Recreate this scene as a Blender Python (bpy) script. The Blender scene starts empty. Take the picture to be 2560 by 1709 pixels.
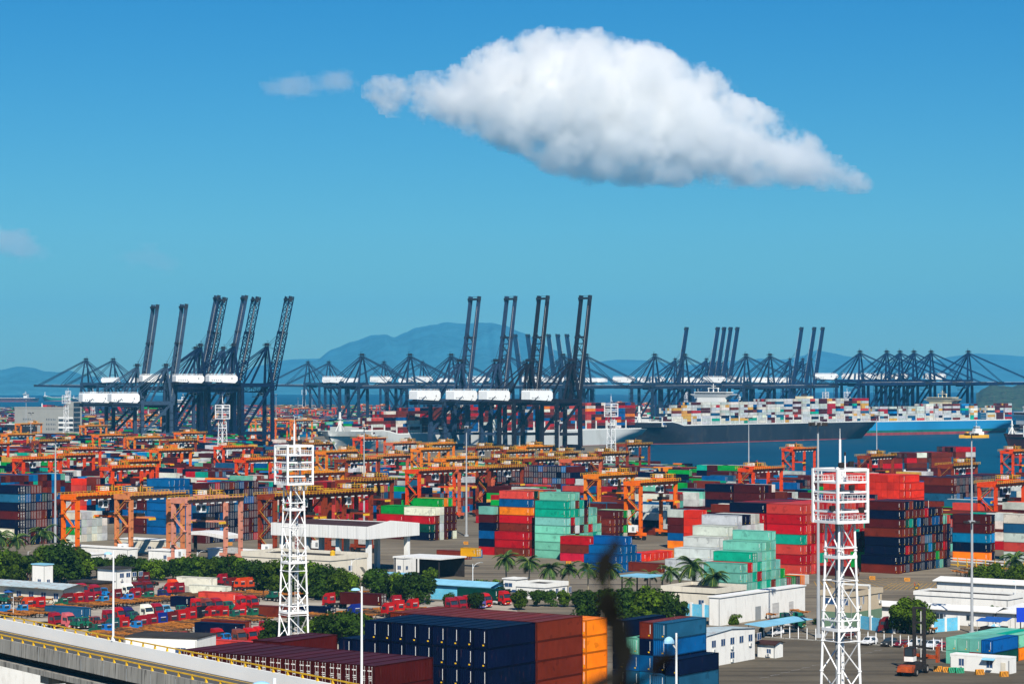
import bpy, math, random
from mathutils import Vector, Matrix
R = math.radians
rnd = random.Random(7)
SC = bpy.context.scene
COL = SC.collection
# ---------------------------------------------------------------- camera model
HC, FPX, YH = 56.0, 6100.0, 955.0            # eye height, focal length in photo pixels, horizon row
PITCH = math.atan((YH - 854.5) / FPX)
CP, SP = math.cos(PITCH), math.sin(PITCH)
PHI = R(35.5)                                # heading of the quay grid
U = Vector((math.sin(PHI), math.cos(PHI), 0))
V = Vector((-math.cos(PHI), math.sin(PHI), 0))
AU = math.pi/2 - PHI                         # rotation that turns local x into U
AV = AU + math.pi/2                          # ... into V

def ray(px, py):
    a, b = (px - 1280.0) / FPX, (854.5 - py) / FPX
    return Vector((a, CP - SP*b, SP + CP*b))
def G(px, py, z=0.0):
    d = ray(px, py); t = (z - HC) / d.z
    return Vector((d.x*t, d.y*t, z))
def AT(px, py, Y):
    d = ray(px, py); t = Y / d.y
    return Vector((d.x*t, Y, HC + d.z*t))
def XY(px, Y, z=0.0):
    return Vector(((px - 1280.0)/FPX*Y, Y, z))

def s2l(c):
    c /= 255.0
    return c/12.92 if c <= 0.04045 else ((c+0.055)/1.055)**2.4
def rgb(r, g, b): return (s2l(r), s2l(g), s2l(b), 1.0)

# ---------------------------------------------------------------- materials
MATS = {}
def nodes_of(name):
    m = bpy.data.materials.new(name); m.use_nodes = True
    nt = m.node_tree; b = nt.nodes['Principled BSDF']
    return m, nt, b
def N(nt, kind, **kw):
    n = nt.nodes.new(kind)
    for k, v in kw.items():
        if k.startswith('i_'):
            key = k[2:]
            n.inputs[int(key) if key.isdigit() else key.replace('_', ' ')].default_value = v
        else: setattr(n, k, v)
    return n
def L(nt, a, b): nt.links.new(a, b)
def ramp(nt, fac, stops):
    r = N(nt, 'ShaderNodeValToRGB'); e = r.color_ramp.elements
    while len(e) > 1: e.remove(e[-1])
    e[0].position, e[0].color = stops[0]
    for p, c in stops[1:]:
        x = e.new(p); x.color = c
    L(nt, fac, r.inputs[0]); return r.outputs[0]
def mixc(nt, fac, a, b, mode='MIX'):
    n = N(nt, 'ShaderNodeMix', data_type='RGBA', blend_type=mode)
    for sock, v in ((n.inputs[0], fac), (n.inputs[6], a), (n.inputs[7], b)):
        if hasattr(v, 'links'): L(nt, v, sock)
        elif isinstance(v, (int, float)): sock.default_value = v
        else: sock.default_value = v
    return n.outputs[2]
def coords(nt, kind='Object', scale=(1, 1, 1)):
    t = N(nt, 'ShaderNodeTexCoord'); m = N(nt, 'ShaderNodeMapping')
    m.inputs['Scale'].default_value = scale
    L(nt, t.outputs[kind], m.inputs[0]); return m.outputs[0]
def noise(nt, vec, scale, detail=4.0, rough=0.6):
    n = N(nt, 'ShaderNodeTexNoise', i_Scale=scale, i_Detail=detail, i_Roughness=rough)
    L(nt, vec, n.inputs['Vector']); return n.outputs[0]

def mat(name, col, rough=0.6, var=0.25, scale=0.6, metal=0.0, stretch=(1, 1, 1), dirt=None, spec=0.15):
    """plain weathered surface: base colour broken up by two noises"""
    if name in MATS: return MATS[name]
    m, nt, b = nodes_of(name)
    v = coords(nt, 'Object', stretch)
    n = noise(nt, v, scale); n2 = noise(nt, v, scale*6, 3)
    lo = tuple(c*(1-var) for c in col[:3]) + (1,); hi = tuple(min(1, c*(1+var)) for c in col[:3]) + (1,)
    c = ramp(nt, n, [(0.3, lo), (0.7, hi)])
    if dirt:
        c = mixc(nt, ramp(nt, n2, [(0.52, (0, 0, 0, 1)), (0.7, (1, 1, 1, 1))]), c, dirt)
    L(nt, c, b.inputs['Base Color'])
    b.inputs['Roughness'].default_value = rough; b.inputs['Metallic'].default_value = metal
    b.inputs['Specular IOR Level'].default_value = spec
    MATS[name] = m; return m

def mat_objcolor(name, rough=0.5, rust=0.5, dark=1.0, seamscale=1.0, spec=0.06):
    """painted steel whose paint colour is the object's own colour, with rust and fading"""
    if name in MATS: return MATS[name]
    m, nt, b = nodes_of(name)
    oi = N(nt, 'ShaderNodeObjectInfo')
    t = N(nt, 'ShaderNodeTexCoord')
    add = N(nt, 'ShaderNodeVectorMath', operation='MULTIPLY_ADD')
    L(nt, oi.outputs['Random'], add.inputs[0]); add.inputs[1].default_value = (531.0, 217.0, 97.0)
    L(nt, t.outputs['Object'], add.inputs[2])
    n = noise(nt, add.outputs[0], 0.28*seamscale, 5, 0.65)
    mp = N(nt, 'ShaderNodeMapping'); mp.inputs['Scale'].default_value = (1.6, 1.6, 0.28)
    L(nt, add.outputs[0], mp.inputs[0])
    n2 = noise(nt, mp.outputs[0], 1.3*seamscale, 6, 0.7)
    hs = N(nt, 'ShaderNodeHueSaturation')
    val = N(nt, 'ShaderNodeMapRange', i_1=0.3, i_2=0.7, i_3=0.78*dark, i_4=1.16*dark)
    L(nt, n, val.inputs[0]); L(nt, val.outputs[0], hs.inputs['Value']); L(nt, oi.outputs['Color'], hs.inputs['Color'])
    n4 = noise(nt, add.outputs[0], 0.55*seamscale, 2, 0.4)
    patch = ramp(nt, n4, [(0.0, (1, 1, 1, 1)), (0.635, (1, 1, 1, 1)), (0.65, (0.74, 0.74, 0.75, 1)), (1.0, (0.74, 0.74, 0.75, 1))])
    hs_ = mixc(nt, 1.0, hs.outputs[0], patch, 'MULTIPLY')
    rfac = ramp(nt, n2, [(0.60, (0, 0, 0, 1)), (0.78, (rust, rust, rust, 1))])
    c = mixc(nt, rfac, hs_, (0.10, 0.040, 0.022, 1))
    L(nt, c, b.inputs['Base Color'])
    b.inputs['Roughness'].default_value = rough; b.inputs['Specular IOR Level'].default_value = spec
    MATS[name] = m; return m

def mat_attr(name, rough=0.55):
    """paint read from the colour stored with each face"""
    if name in MATS: return MATS[name]
    m, nt, b = nodes_of(name)
    a = N(nt, 'ShaderNodeAttribute', attribute_name='paint')
    v = coords(nt, 'Object'); n = noise(nt, v, 0.35, 5)
    hs = N(nt, 'ShaderNodeHueSaturation')
    val = N(nt, 'ShaderNodeMapRange', i_1=0.3, i_2=0.7, i_3=0.75, i_4=1.2)
    L(nt, n, val.inputs[0]); L(nt, val.outputs[0], hs.inputs['Value']); L(nt, a.outputs['Color'], hs.inputs['Color'])
    L(nt, hs.outputs[0], b.inputs['Base Color']); b.inputs['Roughness'].default_value = rough; b.inputs['Specular IOR Level'].default_value = 0.06
    MATS[name] = m; return m

def mat_glass(name='window glass', col=(0.02, 0.035, 0.05, 1)):
    if name in MATS: return MATS[name]
    m, nt, b = nodes_of(name)
    b.inputs['Base Color'].default_value = col; b.inputs['Roughness'].default_value = 0.08
    b.inputs['Specular IOR Level'].default_value = 0.8
    MATS[name] = m; return m

# ---------------------------------------------------------------- mesh building
class MB:
    def __init__(s): s.v = []; s.f = []; s.m = []; s.mats = []; s.c = None
    def mi(s, m):
        if m not in s.mats: s.mats.append(m)
        return s.mats.index(m)
    def poly(s, pts, m, faces=None):
        o = len(s.v); s.v.extend([tuple(p) for p in pts]); k = s.mi(m)
        for f in (faces or [tuple(range(len(pts)))]):
            s.f.append(tuple(o+i for i in f)); s.m.append(k)
    HEX = [(0, 3, 2, 1), (4, 5, 6, 7), (0, 1, 5, 4), (1, 2, 6, 5), (2, 3, 7, 6), (3, 0, 4, 7)]
    def box(s, x0, y0, z0, x1, y1, z1, m, mtop=None):
        p = [(x0, y0, z0), (x1, y0, z0), (x1, y1, z0), (x0, y1, z0), (x0, y0, z1), (x1, y0, z1), (x1, y1, z1), (x0, y1, z1)]
        if mtop is None: s.poly(p, m, s.HEX)
        else:
            s.poly(p, m, [f for f in s.HEX if f != (4, 5, 6, 7)]); s.poly(p[4:], mtop)
    def cbox(s, cx, cy, cz, sx, sy, sz, m): s.box(cx-sx/2, cy-sy/2, cz-sz/2, cx+sx/2, cy+sy/2, cz+sz/2, m)
    def frustum(s, b, t, m):
        """two quads (four points each) joined"""
        s.poly(list(b)+list(t), m, s.HEX)
    def beam(s, p, q, w, h, m, w2=None, h2=None):
        p, q = Vector(p), Vector(q); d = (q-p).normalized()
        up = Vector((0, 0, 1)) if abs(d.z) < 0.95 else Vector((1, 0, 0))
        a = d.cross(up).normalized(); b = a.cross(d).normalized()
        w2 = w if w2 is None else w2; h2 = h if h2 is None else h2
        r = [p-a*w/2-b*h/2, p+a*w/2-b*h/2, p+a*w/2+b*h/2, p-a*w/2+b*h/2]
        t = [q-a*w2/2-b*h2/2, q+a*w2/2-b*h2/2, q+a*w2/2+b*h2/2, q-a*w2/2+b*h2/2]
        s.poly(r+t, m, [(0, 1, 2, 3), (7, 6, 5, 4), (4, 5, 1, 0), (5, 6, 2, 1), (6, 7, 3, 2), (7, 4, 0, 3)])
    def tube(s, p, q, r0, r1, m, n=8, caps=True):
        p, q = Vector(p), Vector(q); d = (q-p).normalized()
        up = Vector((0, 0, 1)) if abs(d.z) < 0.95 else Vector((1, 0, 0))
        a = d.cross(up).normalized(); b = a.cross(d).normalized()
        ring = [(math.cos(2*math.pi*i/n), math.sin(2*math.pi*i/n)) for i in range(n)]
        pts = [p+(a*c+b*e)*r0 for c, e in ring] + [q+(a*c+b*e)*r1 for c, e in ring]
        f = [(i, n+i, n+(i+1) % n, (i+1) % n) for i in range(n)]
        if caps: f += [tuple(range(n)), tuple(range(2*n-1, n-1, -1))]
        s.poly(pts, m, f)
    def prism(s, pts, z0, z1, m, mtop=None):
        n = len(pts)
        p = [(x, y, z0) for x, y in pts] + [(x, y, z1) for x, y in pts]
        f = [(i, (i+1) % n, n+(i+1) % n, n+i) for i in range(n)] + [tuple(range(n-1, -1, -1))]
        s.poly(p, m, f); s.poly(p[n:], mtop or m)
    def rail(s, pts, h, m, step=2.0, t=0.08, mid=True):
        """guard rail along a polyline"""
        for a, b in zip(pts, pts[1:]):
            a, b = Vector(a), Vector(b); k = max(1, int((b-a).length/step))
            for i in range(k+1):
                c = a.lerp(b, i/k); s.beam(c, c+Vector((0, 0, h)), t, t, m)
            z = Vector((0, 0, h)); s.beam(a+z, b+z, t, t, m)
            if mid: s.beam(a+z*0.5, b+z*0.5, t*0.8, t*0.8, m)
    def mesh(s, name):
        me = bpy.data.meshes.new(name)
        me.from_pydata(s.v, [], s.f)
        for m in s.mats: me.materials.append(m)
        me.polygons.foreach_set('material_index', s.m)
        if s.c is not None:
            at = me.attributes.new('paint', 'FLOAT_COLOR', 'FACE')
            at.data.foreach_set('color', [x for c in s.c for x in c])
        me.update(); return me
    def build(s, name, parent=None):
        o = bpy.data.objects.new(name, s.mesh(name)); COL.objects.link(o)
        if parent is not None: o.parent = parent
        return o

LABELS = {}
def tag(o, label, cat, group=None):
    while len(label.split()) > 15 and ' the ' in label: label = label.replace(' the ', ' ', 1)
    if label in LABELS: LABELS[label] += 1
    else: LABELS[label] = 1
    o['label'] = label; o['category'] = cat
    if group: o['group'] = group
    return o
def struct(o): o['kind'] = 'structure'; return o
def stuff(o, label=None):
    o['kind'] = 'stuff'
    if label: o['label'] = label
    return o
def empty(name, loc=(0, 0, 0), rot=0.0):
    o = bpy.data.objects.new(name, None); COL.objects.link(o)
    o.location = loc; o.rotation_euler = (0, 0, rot); o.empty_display_size = 1; return o

class Kit:
    """a kind of thing: its parts (and their sub-parts) as shared meshes, spawned as real objects"""
    def __init__(s): s.parts = []
    def add(s, name, mb, subs=()):
        s.parts.append((name, mb.mesh(name), [(n, b.mesh(n)) for n, b in subs])); return s
    def spawn(s, name, loc, rot=0.0, scale=(1, 1, 1), color=None, body=None, skip=()):
        root = bpy.data.objects.new(name, body); COL.objects.link(root)
        root.location = loc; root.rotation_euler = (0, 0, rot)
        root.scale = (scale,)*3 if isinstance(scale, (int, float)) else scale
        if color: root.color = color
        for n, me, subs in s.parts:
            if n in skip: continue
            o = bpy.data.objects.new(n, me); COL.objects.link(o); o.parent = root
            if color: o.color = color
            for n2, me2 in subs:
                q = bpy.data.objects.new(n2, me2); COL.objects.link(q); q.parent = o
                if color: q.color = color
        return root
# ---------------------------------------------------------------- camera, light, sky
cam = bpy.data.cameras.new('camera'); co = bpy.data.objects.new('camera', cam); COL.objects.link(co)
co.location = (0, 0, HC); co.rotation_euler = (math.pi/2 + PITCH, 0, 0)
cam.sensor_width = 36.0; cam.lens = 36.0*FPX/2560.0; cam.clip_start = 0.5; cam.clip_end = 90000
SC.camera = co
SUN_EL, SUN_AZ = R(41), R(180-8)            # sun behind the camera, a little to the right
sd = Vector((math.sin(SUN_AZ)*math.cos(SUN_EL), math.cos(SUN_AZ)*math.cos(SUN_EL), math.sin(SUN_EL)))
sl = bpy.data.lights.new('sun', 'SUN'); so = bpy.data.objects.new('sun', sl); COL.objects.link(so)
sl.energy = 5.0; sl.angle = R(0.5); sl.color = (1.0, 0.93, 0.82)
so.rotation_euler = sd.to_track_quat('Z', 'Y').to_euler(); so.location = (200, -300, 400)
w = bpy.data.worlds.new('World'); SC.world = w; w.use_nodes = True
nt = w.node_tree; bg = nt.nodes['Background']
sky = N(nt, 'ShaderNodeTexSky', sky_type='NISHITA', sun_disc=False)
sky.sun_elevation = SUN_EL; sky.sun_rotation = SUN_AZ
sky.altitude = 0; sky.air_density = 1.0; sky.dust_density = 0.2; sky.ozone_density = 3.0
hs = N(nt, 'ShaderNodeHueSaturation', i_Saturation=1.55, i_Value=1.0, i_Hue=0.495)
L(nt, sky.outputs[0], hs.inputs['Color'])
L(nt, mixc(nt, 1.0, hs.outputs[0], (0.43, 0.89, 1.13, 1), 'MULTIPLY'), bg.inputs[0])
bg.inputs[1].default_value = 0.054
SC.view_settings.view_transform = 'Standard'; SC.view_settings.look = 'None'
SC.view_settings.exposure = 0.40; SC.view_settings.gamma = 1.0
cy = SC.cycles
cy.max_bounces = 28; cy.diffuse_bounces = 1; cy.glossy_bounces = 2; cy.transmission_bounces = 2
cy.transparent_max_bounces = 8; cy.volume_bounces = 26; cy.use_denoising = True
cy.sample_clamp_indirect = 8.0; cy.caustics_reflective = False; cy.caustics_refractive = False
try: cy.denoiser = 'OPENIMAGEDENOISE'; cy.denoising_input_passes = 'RGB_ALBEDO_NORMAL'
except Exception: pass

# ---------------------------------------------------------------- ground, water, hills
def ground_mat(name, c0, c1, streak, sc=0.02):
    m, nt, b = nodes_of(name)
    v = coords(nt, 'Object')
    t = N(nt, 'ShaderNodeTexCoord'); mp = N(nt, 'ShaderNodeMapping')
    mp.inputs['Rotation'].default_value = (0, 0, -AV); mp.inputs['Scale'].default_value = (0.012, 0.22, 1)
    L(nt, t.outputs['Object'], mp.inputs[0])
    n1 = noise(nt, v, sc, 6, 0.62); n2 = noise(nt, mp.outputs[0], 1.0, 5, 0.7); n3 = noise(nt, v, 0.35, 5, 0.7)
    c = ramp(nt, n1, [(0.32, c0), (0.68, c1)])
    c = mixc(nt, ramp(nt, n2, [(0.47, (0, 0, 0, 1)), (0.68, (0.9, 0.9, 0.9, 1))]), c, streak)
    c = mixc(nt, ramp(nt, n3, [(0.55, (0, 0, 0, 1)), (0.8, (0.5, 0.5, 0.5, 1))]), c, streak)
    L(nt, c, b.inputs['Base Color']); b.inputs['Roughness'].default_value = 0.85
    b.inputs['Specular IOR Level'].default_value = 0.08
    return m
M_yard = ground_mat('yard concrete', (0.145, 0.121, 0.086, 1), (0.25, 0.212, 0.156, 1), (0.055, 0.047, 0.04, 1))
M_lot = ground_mat('pale lot concrete', (0.36, 0.32, 0.26, 1), (0.46, 0.41, 0.34, 1), (0.2, 0.17, 0.14, 1))
M_apron = ground_mat('dark apron asphalt', (0.085, 0.070, 0.050, 1), (0.17, 0.145, 0.105, 1), (0.040, 0.034, 0.026, 1), 0.02)
def sheet(name, pts, z, m, depth=0.0):
    b = MB()
    if depth: b.prism([(p[0], p[1]) for p in pts], z-depth, z, m)
    else: b.poly([(p[0], p[1], z) for p in pts], m)
    return struct(b.build(name))
# one land sheet: near port, peninsula on the left, far quay behind the ships
sheet('ground', [(-6000, -400), (6000, -400), (6000, 1150), (205, 1180), (168, 1250), (150, 1400), (106, 1500), (95, 1760), (92, 2190), (-150, 1880), (-168, 2240),
                 (-60, 2560), (480, 2860), (470, 3300), (90, 3900), (-300, 5200), (-900, 5300), (-1150, 4300), (-6000, 4300)], 0.0, M_yard, 6.0)
m, nt, b = nodes_of('sea water')
v = coords(nt, 'Object', (1, 0.45, 1)); n1 = noise(nt, v, 0.09, 6, 0.6); n2 = noise(nt, v, 0.004, 4, 0.6)
c = ramp(nt, n2, [(0.3, (0.001, 0.038, 0.080, 1)), (0.7, (0.001, 0.070, 0.130, 1))]); L(nt, c, b.inputs['Base Color'])
bp = N(nt, 'ShaderNodeBump', i_Strength=0.8, i_Distance=1.2); L(nt, n1, bp.inputs['Height']); L(nt, bp.outputs[0], b.inputs['Normal'])
b.inputs['Roughness'].default_value = 0.5; b.inputs['IOR'].default_value = 1.33; b.inputs['Specular IOR Level'].default_value = 0.06
M_water = m
sheet('water', [(-30000, -800), (30000, -800), (30000, 40000), (-30000, 40000)], -3.0, M_water)

def fbm(x, seed):
    r = 0; a = 1.0; f = 1.0
    for o in range(6):
        k = math.floor(x*f); t = x*f-k; t = t*t*(3-2*t)
        h = lambda i: random.Random(seed*7919+o*101+int(i)).random()-0.5
        r += a*(h(k)*(1-t)+h(k+1)*t); a *= 0.52; f *= 2.07
    return r
M_hill = mat('haze blue wooded hillside', (0.030, 0.150, 0.210, 1), 0.95, 0.25, 0.004, dirt=(0.05, 0.19, 0.25, 1), spec=0.1)  # blue of the distant haze is mixed into the hills' base colour
def ridge(name, Y, prof, depth, seed, m=None, rough=9.0):
    """terrain rising from the water to the skyline given by (column, row) pairs at distance Y, falling away behind"""
    b = MB(); m = m or M_hill; n = 150; k = 22
    x0, x1 = prof[0][0], prof[-1][0]; pts = []
    rg = random.Random(seed)
    for i in range(n+1):
        px = x0+(x1-x0)*i/n
        for (a, ya), (c, yc) in zip(prof, prof[1:]):
            if a <= px <= c: t = (px-a)/(c-a); t = t*t*(3-2*t)*0.5+t*0.5; py = ya+(yc-ya)*t; break
        top = AT(px, py, Y).z; base = -3.5
        for j in range(k+1):
            t = j/k                                  # 0 shore .. 0.6 crest .. 1 back foot
            y = Y + depth*(t-0.6)
            e = (t/0.6)**0.85 if t <= 0.6 else max(0, 1-((t-0.6)/0.4)**1.5)
            q = fbm(i*0.10+j*0.13*math.sin(seed), seed)*0.6+fbm(j*0.35+i*0.05, seed+3)*0.7
            z = base+(top-base)*e*(1+q*0.35*min(1, 4*abs(t-0.6)))+fbm(i*0.5, seed+9)*rough*e*0.25
            pts.append(((px-1280)/FPX*y, y, z if 0 < j < k else base-30))
    f = []
    for i in range(n):
        for j in range(k):
            a = i*(k+1)+j; f.append((a, a+k+1, a+k+2, a+1))
    b.poly(pts, m, f); o = b.build(name)
    for p in o.data.polygons: p.use_smooth = True
    return struct(o)
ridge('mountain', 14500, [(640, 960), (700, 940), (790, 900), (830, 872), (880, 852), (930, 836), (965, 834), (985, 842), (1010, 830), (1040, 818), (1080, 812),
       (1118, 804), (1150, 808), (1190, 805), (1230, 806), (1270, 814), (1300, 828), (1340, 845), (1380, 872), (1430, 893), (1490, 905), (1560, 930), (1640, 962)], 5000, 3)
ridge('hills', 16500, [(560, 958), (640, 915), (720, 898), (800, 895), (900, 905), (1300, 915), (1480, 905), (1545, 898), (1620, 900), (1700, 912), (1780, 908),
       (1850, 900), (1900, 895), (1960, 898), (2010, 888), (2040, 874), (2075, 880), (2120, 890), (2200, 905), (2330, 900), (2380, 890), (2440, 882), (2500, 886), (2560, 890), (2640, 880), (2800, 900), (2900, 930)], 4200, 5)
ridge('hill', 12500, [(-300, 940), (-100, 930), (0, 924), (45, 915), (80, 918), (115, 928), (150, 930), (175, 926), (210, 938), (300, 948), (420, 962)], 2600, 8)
ridge('headland', 5600, [(2440, 982), (2462, 968), (2480, 958), (2500, 962), (2530, 965), (2560, 955), (2620, 940), (2700, 935), (2800, 925), (2950, 935)], 900, 12,
      mat('headland scrub', (0.030, 0.060, 0.028, 1), 0.95, 0.6, 0.03, dirt=(0.12, 0.10, 0.08, 1), spec=0.1), 6)
b = MB(); rg = random.Random(5)                                       # low breakwater land far left
sheet('sand_spit', [(-1500, 3550), (-780, 3700), (-640, 3950), (-700, 4350), (-1500, 4500)], 0.03, ground_mat('sand', (0.30, 0.23, 0.15, 1), (0.42, 0.33, 0.22, 1), (0.08, 0.10, 0.05, 1)))
# haze: one closed box of air round everything below the clouds
b = MB(); mh, nt, _b = nodes_of('haze air'); nt.nodes.remove(_b)
pv = N(nt, 'ShaderNodeVolumePrincipled'); pv.inputs['Color'].default_value = (0.12, 0.58, 0.98, 1)
pv.inputs['Density'].default_value = 4.6e-5; pv.inputs['Anisotropy'].default_value = 0.0
L(nt, pv.outputs[0], nt.nodes['Material Output'].inputs['Volume'])
b.box(-9000, -900, -8, 9000, 22000, 760, mh)
hz = b.build('haze'); stuff(hz, 'thin blue sea haze over the harbour')
# ---------------------------------------------------------------- clouds (real volumes, 20 km off)
def cloud(name, Y, outline, label, seed, dens=0.011, thick=0.55, vox=30.0, nscale=0.003, soft=250.0):
    """outline: list of (px, ytop, ybot); spheres fill it in depth, then become one soft volume"""
    rg = random.Random(seed); b = MB(); dm = mat('cloud shape', (0.9, 0.9, 0.9, 1))
    px_m = Y/FPX
    # interpolated outline
    def at(px):
        for (a, t0, b0), (c, t1, b1) in zip(outline, outline[1:]):
            if a <= px <= c:
                k = (px-a)/(c-a); return t0+(t1-t0)*k, b0+(b1-b0)*k
    x0, x1 = outline[0][0], outline[-1][0]
    ico = []
    import bmesh
    bm = bmesh.new(); bmesh.ops.create_icosphere(bm, subdivisions=2, radius=1.0)
    bm.verts.ensure_lookup_table()
    iv = [v.co.copy() for v in bm.verts]; jf = [tuple(v.index for v in f.verts) for f in bm.faces]; bm.free()
    px = x0
    while px < x1:
        t, bo = at(px); h = bo-t
        k = 0
        for q in range(max(9, int(h/26))):
            r = rg.uniform(0.10, 0.22)*h+rg.uniform(8, 18); r = min(r, h*0.46+3, 84)
            lo, hi = t+r, bo-r*1.04
            u = rg.random(); py = lo+(max(lo, hi)-lo)*u
            k = min(1, 1.3*(1-u)+0.25)                                # broad below the shoulders, narrow at the flat foot
            dy = rg.uniform(-1, 1)*h*thick*(0.45+0.55*math.sin(math.pi*min(1, u*0.8+0.15)))
            c = AT(px+rg.uniform(-10, 10), py, Y+dy*px_m); r *= px_m
            b.poly([(c.x+v.x*r, c.y+v.y*r, c.z+v.z*r*0.96) for v in iv], dm, jf)
        # knobs along the skyline
        for q in range(2):
            r = rg.uniform(9, 26)*min(1, h/120+0.25)
            c = AT(px+rg.uniform(-16, 16), t+r*rg.uniform(0.7, 1.25), Y+rg.uniform(-1, 1)*h*thick*0.5*px_m); r *= px_m
            b.poly([(c.x+v.x*r, c.y+v.y*r, c.z+v.z*r) for v in iv], dm, jf)
        px += 9
    src = b.build(name+'_shape'); 
    vd = bpy.data.volumes.new(name); vo = bpy.data.objects.new(name, vd); COL.objects.link(vo)
    md = vo.modifiers.new('fill', 'MESH_TO_VOLUME'); md.object = src
    md.resolution_mode = 'VOXEL_SIZE'; md.voxel_size = vox; md.interior_band_width = soft; md.density = 1.0
    COL.objects.unlink(src)
    m, nt, pb = nodes_of(name+' vapour'); nt.nodes.remove(pb)
    pv = N(nt, 'ShaderNodeVolumePrincipled'); pv.inputs['Color'].default_value = (0.999, 0.995, 0.988, 1); pv.inputs['Anisotropy'].default_value = 0.1
    pv.inputs['Density Attribute'].default_value = ''
    at_ = N(nt, 'ShaderNodeAttribute', attribute_name='density')
    tc = N(nt, 'ShaderNodeTexCoord')
    nz = noise(nt, tc.outputs['Object'], nscale, 10, 0.66)
    nz2 = noise(nt, tc.outputs['Object'], nscale*4.3, 6, 0.6)
    mr0 = N(nt, 'ShaderNodeMath', operation='MULTIPLY_ADD'); L(nt, nz2, mr0.inputs[0]); mr0.inputs[1].default_value = 0.40; L(nt, nz, mr0.inputs[2])
    mr = N(nt, 'ShaderNodeMapRange', i_1=0.45, i_2=1.0, i_3=-0.55, i_4=0.62); L(nt, mr0.outputs[0], mr.inputs[0])
    ad = N(nt, 'ShaderNodeMath', operation='ADD'); L(nt, at_.outputs['Fac'], ad.inputs[0]); L(nt, mr.outputs[0], ad.inputs[1])
    cl = N(nt, 'ShaderNodeMath', operation='MULTIPLY', use_clamp=False); L(nt, ad.outputs[0], cl.inputs[0]); cl.inputs[1].default_value = dens*2.2
    mx = N(nt, 'ShaderNodeMath', operation='MAXIMUM'); L(nt, cl.outputs[0], mx.inputs[0]); mx.inputs[1].default_value = 0.0
    mn = N(nt, 'ShaderNodeMath', operation='MINIMUM'); L(nt, mx.outputs[0], mn.inputs[0]); mn.inputs[1].default_value = dens
    gate = N(nt, 'ShaderNodeMath', operation='GREATER_THAN'); L(nt, at_.outputs['Fac'], gate.inputs[0]); gate.inputs[1].default_value = 0.001
    ml = N(nt, 'ShaderNodeMath', operation='MULTIPLY'); L(nt, mn.outputs[0], ml.inputs[0]); L(nt, gate.outputs[0], ml.inputs[1])
    L(nt, ml.outputs[0], pv.inputs['Density'])
    L(nt, pv.outputs[0], nt.nodes['Material Output'].inputs['Volume'])
    vd.materials.append(m)
    tag(vo, label, 'cloud', 'clouds in the blue sky')
    return vo
BIG = [(940, 196, 262), (960, 188, 276), (985, 193, 300), (1010, 196, 298), (1060, 184, 314), (1110, 178, 318), (1150, 165, 340), (1190, 132, 358), (1240, 104, 378), (1300, 90, 404),
       (1360, 72, 432), (1420, 75, 458), (1470, 74, 470), (1520, 84, 476), (1570, 106, 478), (1620, 104, 478), (1680, 135, 478), (1720, 158, 474), (1770, 168, 474), (1790, 180, 474), (1800, 225, 474),
       (1850, 236, 476), (1900, 264, 476), (1960, 290, 478), (2010, 330, 478), (2040, 362, 482), (2090, 405, 482), (2130, 425, 486), (2160, 440, 478), (2172, 458, 470)]
cloud('cumulus_cloud', 20500, BIG, 'huge bright white cumulus with a grey flat underside in the blue sky', 4)

W1 = [(664, 214, 222), (690, 200, 240), (725, 190, 248), (750, 188, 244), (780, 210, 228), (800, 202, 222), (825, 178, 228), (850, 174, 236), (876, 196, 216)]
cloud('wisp_cloud', 20500, W1, 'small torn white wisp left of the big cumulus', 9, dens=0.0018, vox=45, nscale=0.006, soft=170)
W2 = [(-60, 560, 640), (10, 562, 642), (55, 590, 645), (90, 612, 648), (125, 628, 642)]
cloud('wisp_cloud', 20500, W2, 'faint pale cloud bank low at the left edge', 10, dens=0.002, vox=60, nscale=0.003, soft=220)
W3 = [(282, 632, 642), (340, 624, 664), (380, 616, 672), (420, 640, 678), (446, 664, 676)]
cloud('wisp_cloud', 20500, W3, 'very faint wisp low above the left cranes', 12, dens=0.0007, vox=60, nscale=0.003, soft=220)
# ---------------------------------------------------------------- freight containers
PAL = {'R': ('crimson', (0.40, 0.012, 0.022)), 'S': ('salmon red', (0.52, 0.085, 0.065)), 'M': ('maroon', (0.062, 0.010, 0.010)),
       'B': ('brown red', (0.16, 0.030, 0.015)), 'O': ('orange', (0.80, 0.17, 0.010)), 'N': ('navy', (0.002, 0.009, 0.038)),
       'U': ('blue', (0.002, 0.055, 0.23)), 'K': ('sky blue', (0.004, 0.17, 0.40)), 'T': ('teal', (0.012, 0.33, 0.24)),
       'L': ('pale teal', (0.15, 0.45, 0.35)), 'G': ('green', (0.010, 0.28, 0.060)), 'W': ('pale grey', (0.50, 0.53, 0.51)),
       'C': ('cream white', (0.66, 0.63, 0.53)), 'Y': ('yellow', (0.62, 0.38, 0.095)), 'D': ('dark green', (0.005, 0.045, 0.035)),
       'P': ('pink red', (0.58, 0.026, 0.075)), 'V': ('vermilion', (0.66, 0.040, 0.018)), 'X': ('bright yellow', (0.75, 0.42, 0.008)),
       'A': ('slate blue', (0.035, 0.11, 0.20))}
for _k, (_n, _c) in list(PAL.items()):
    if _k not in 'WCL': _m = max(_c); PAL[_k] = (_n, tuple(_m*(x/_m)**1.3 for x in _c))
PAL['U'] = ('blue', (0.002, 0.080, 0.25)); PAL['O'] = ('orange', (0.85, 0.20, 0.004)); PAL['K'] = ('sky blue', (0.003, 0.17, 0.40)); PAL['A'] = ('slate blue', (0.012, 0.085, 0.17)); PAL['V'] = ('vermilion', (0.66, 0.030, 0.010))
PAL['N'] = ('navy', (0.0012, 0.0045, 0.024)); PAL['B'] = ('brown red', (0.14, 0.019, 0.008))
P_paint = mat_objcolor('container paint', 0.48, 0.55)
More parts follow.
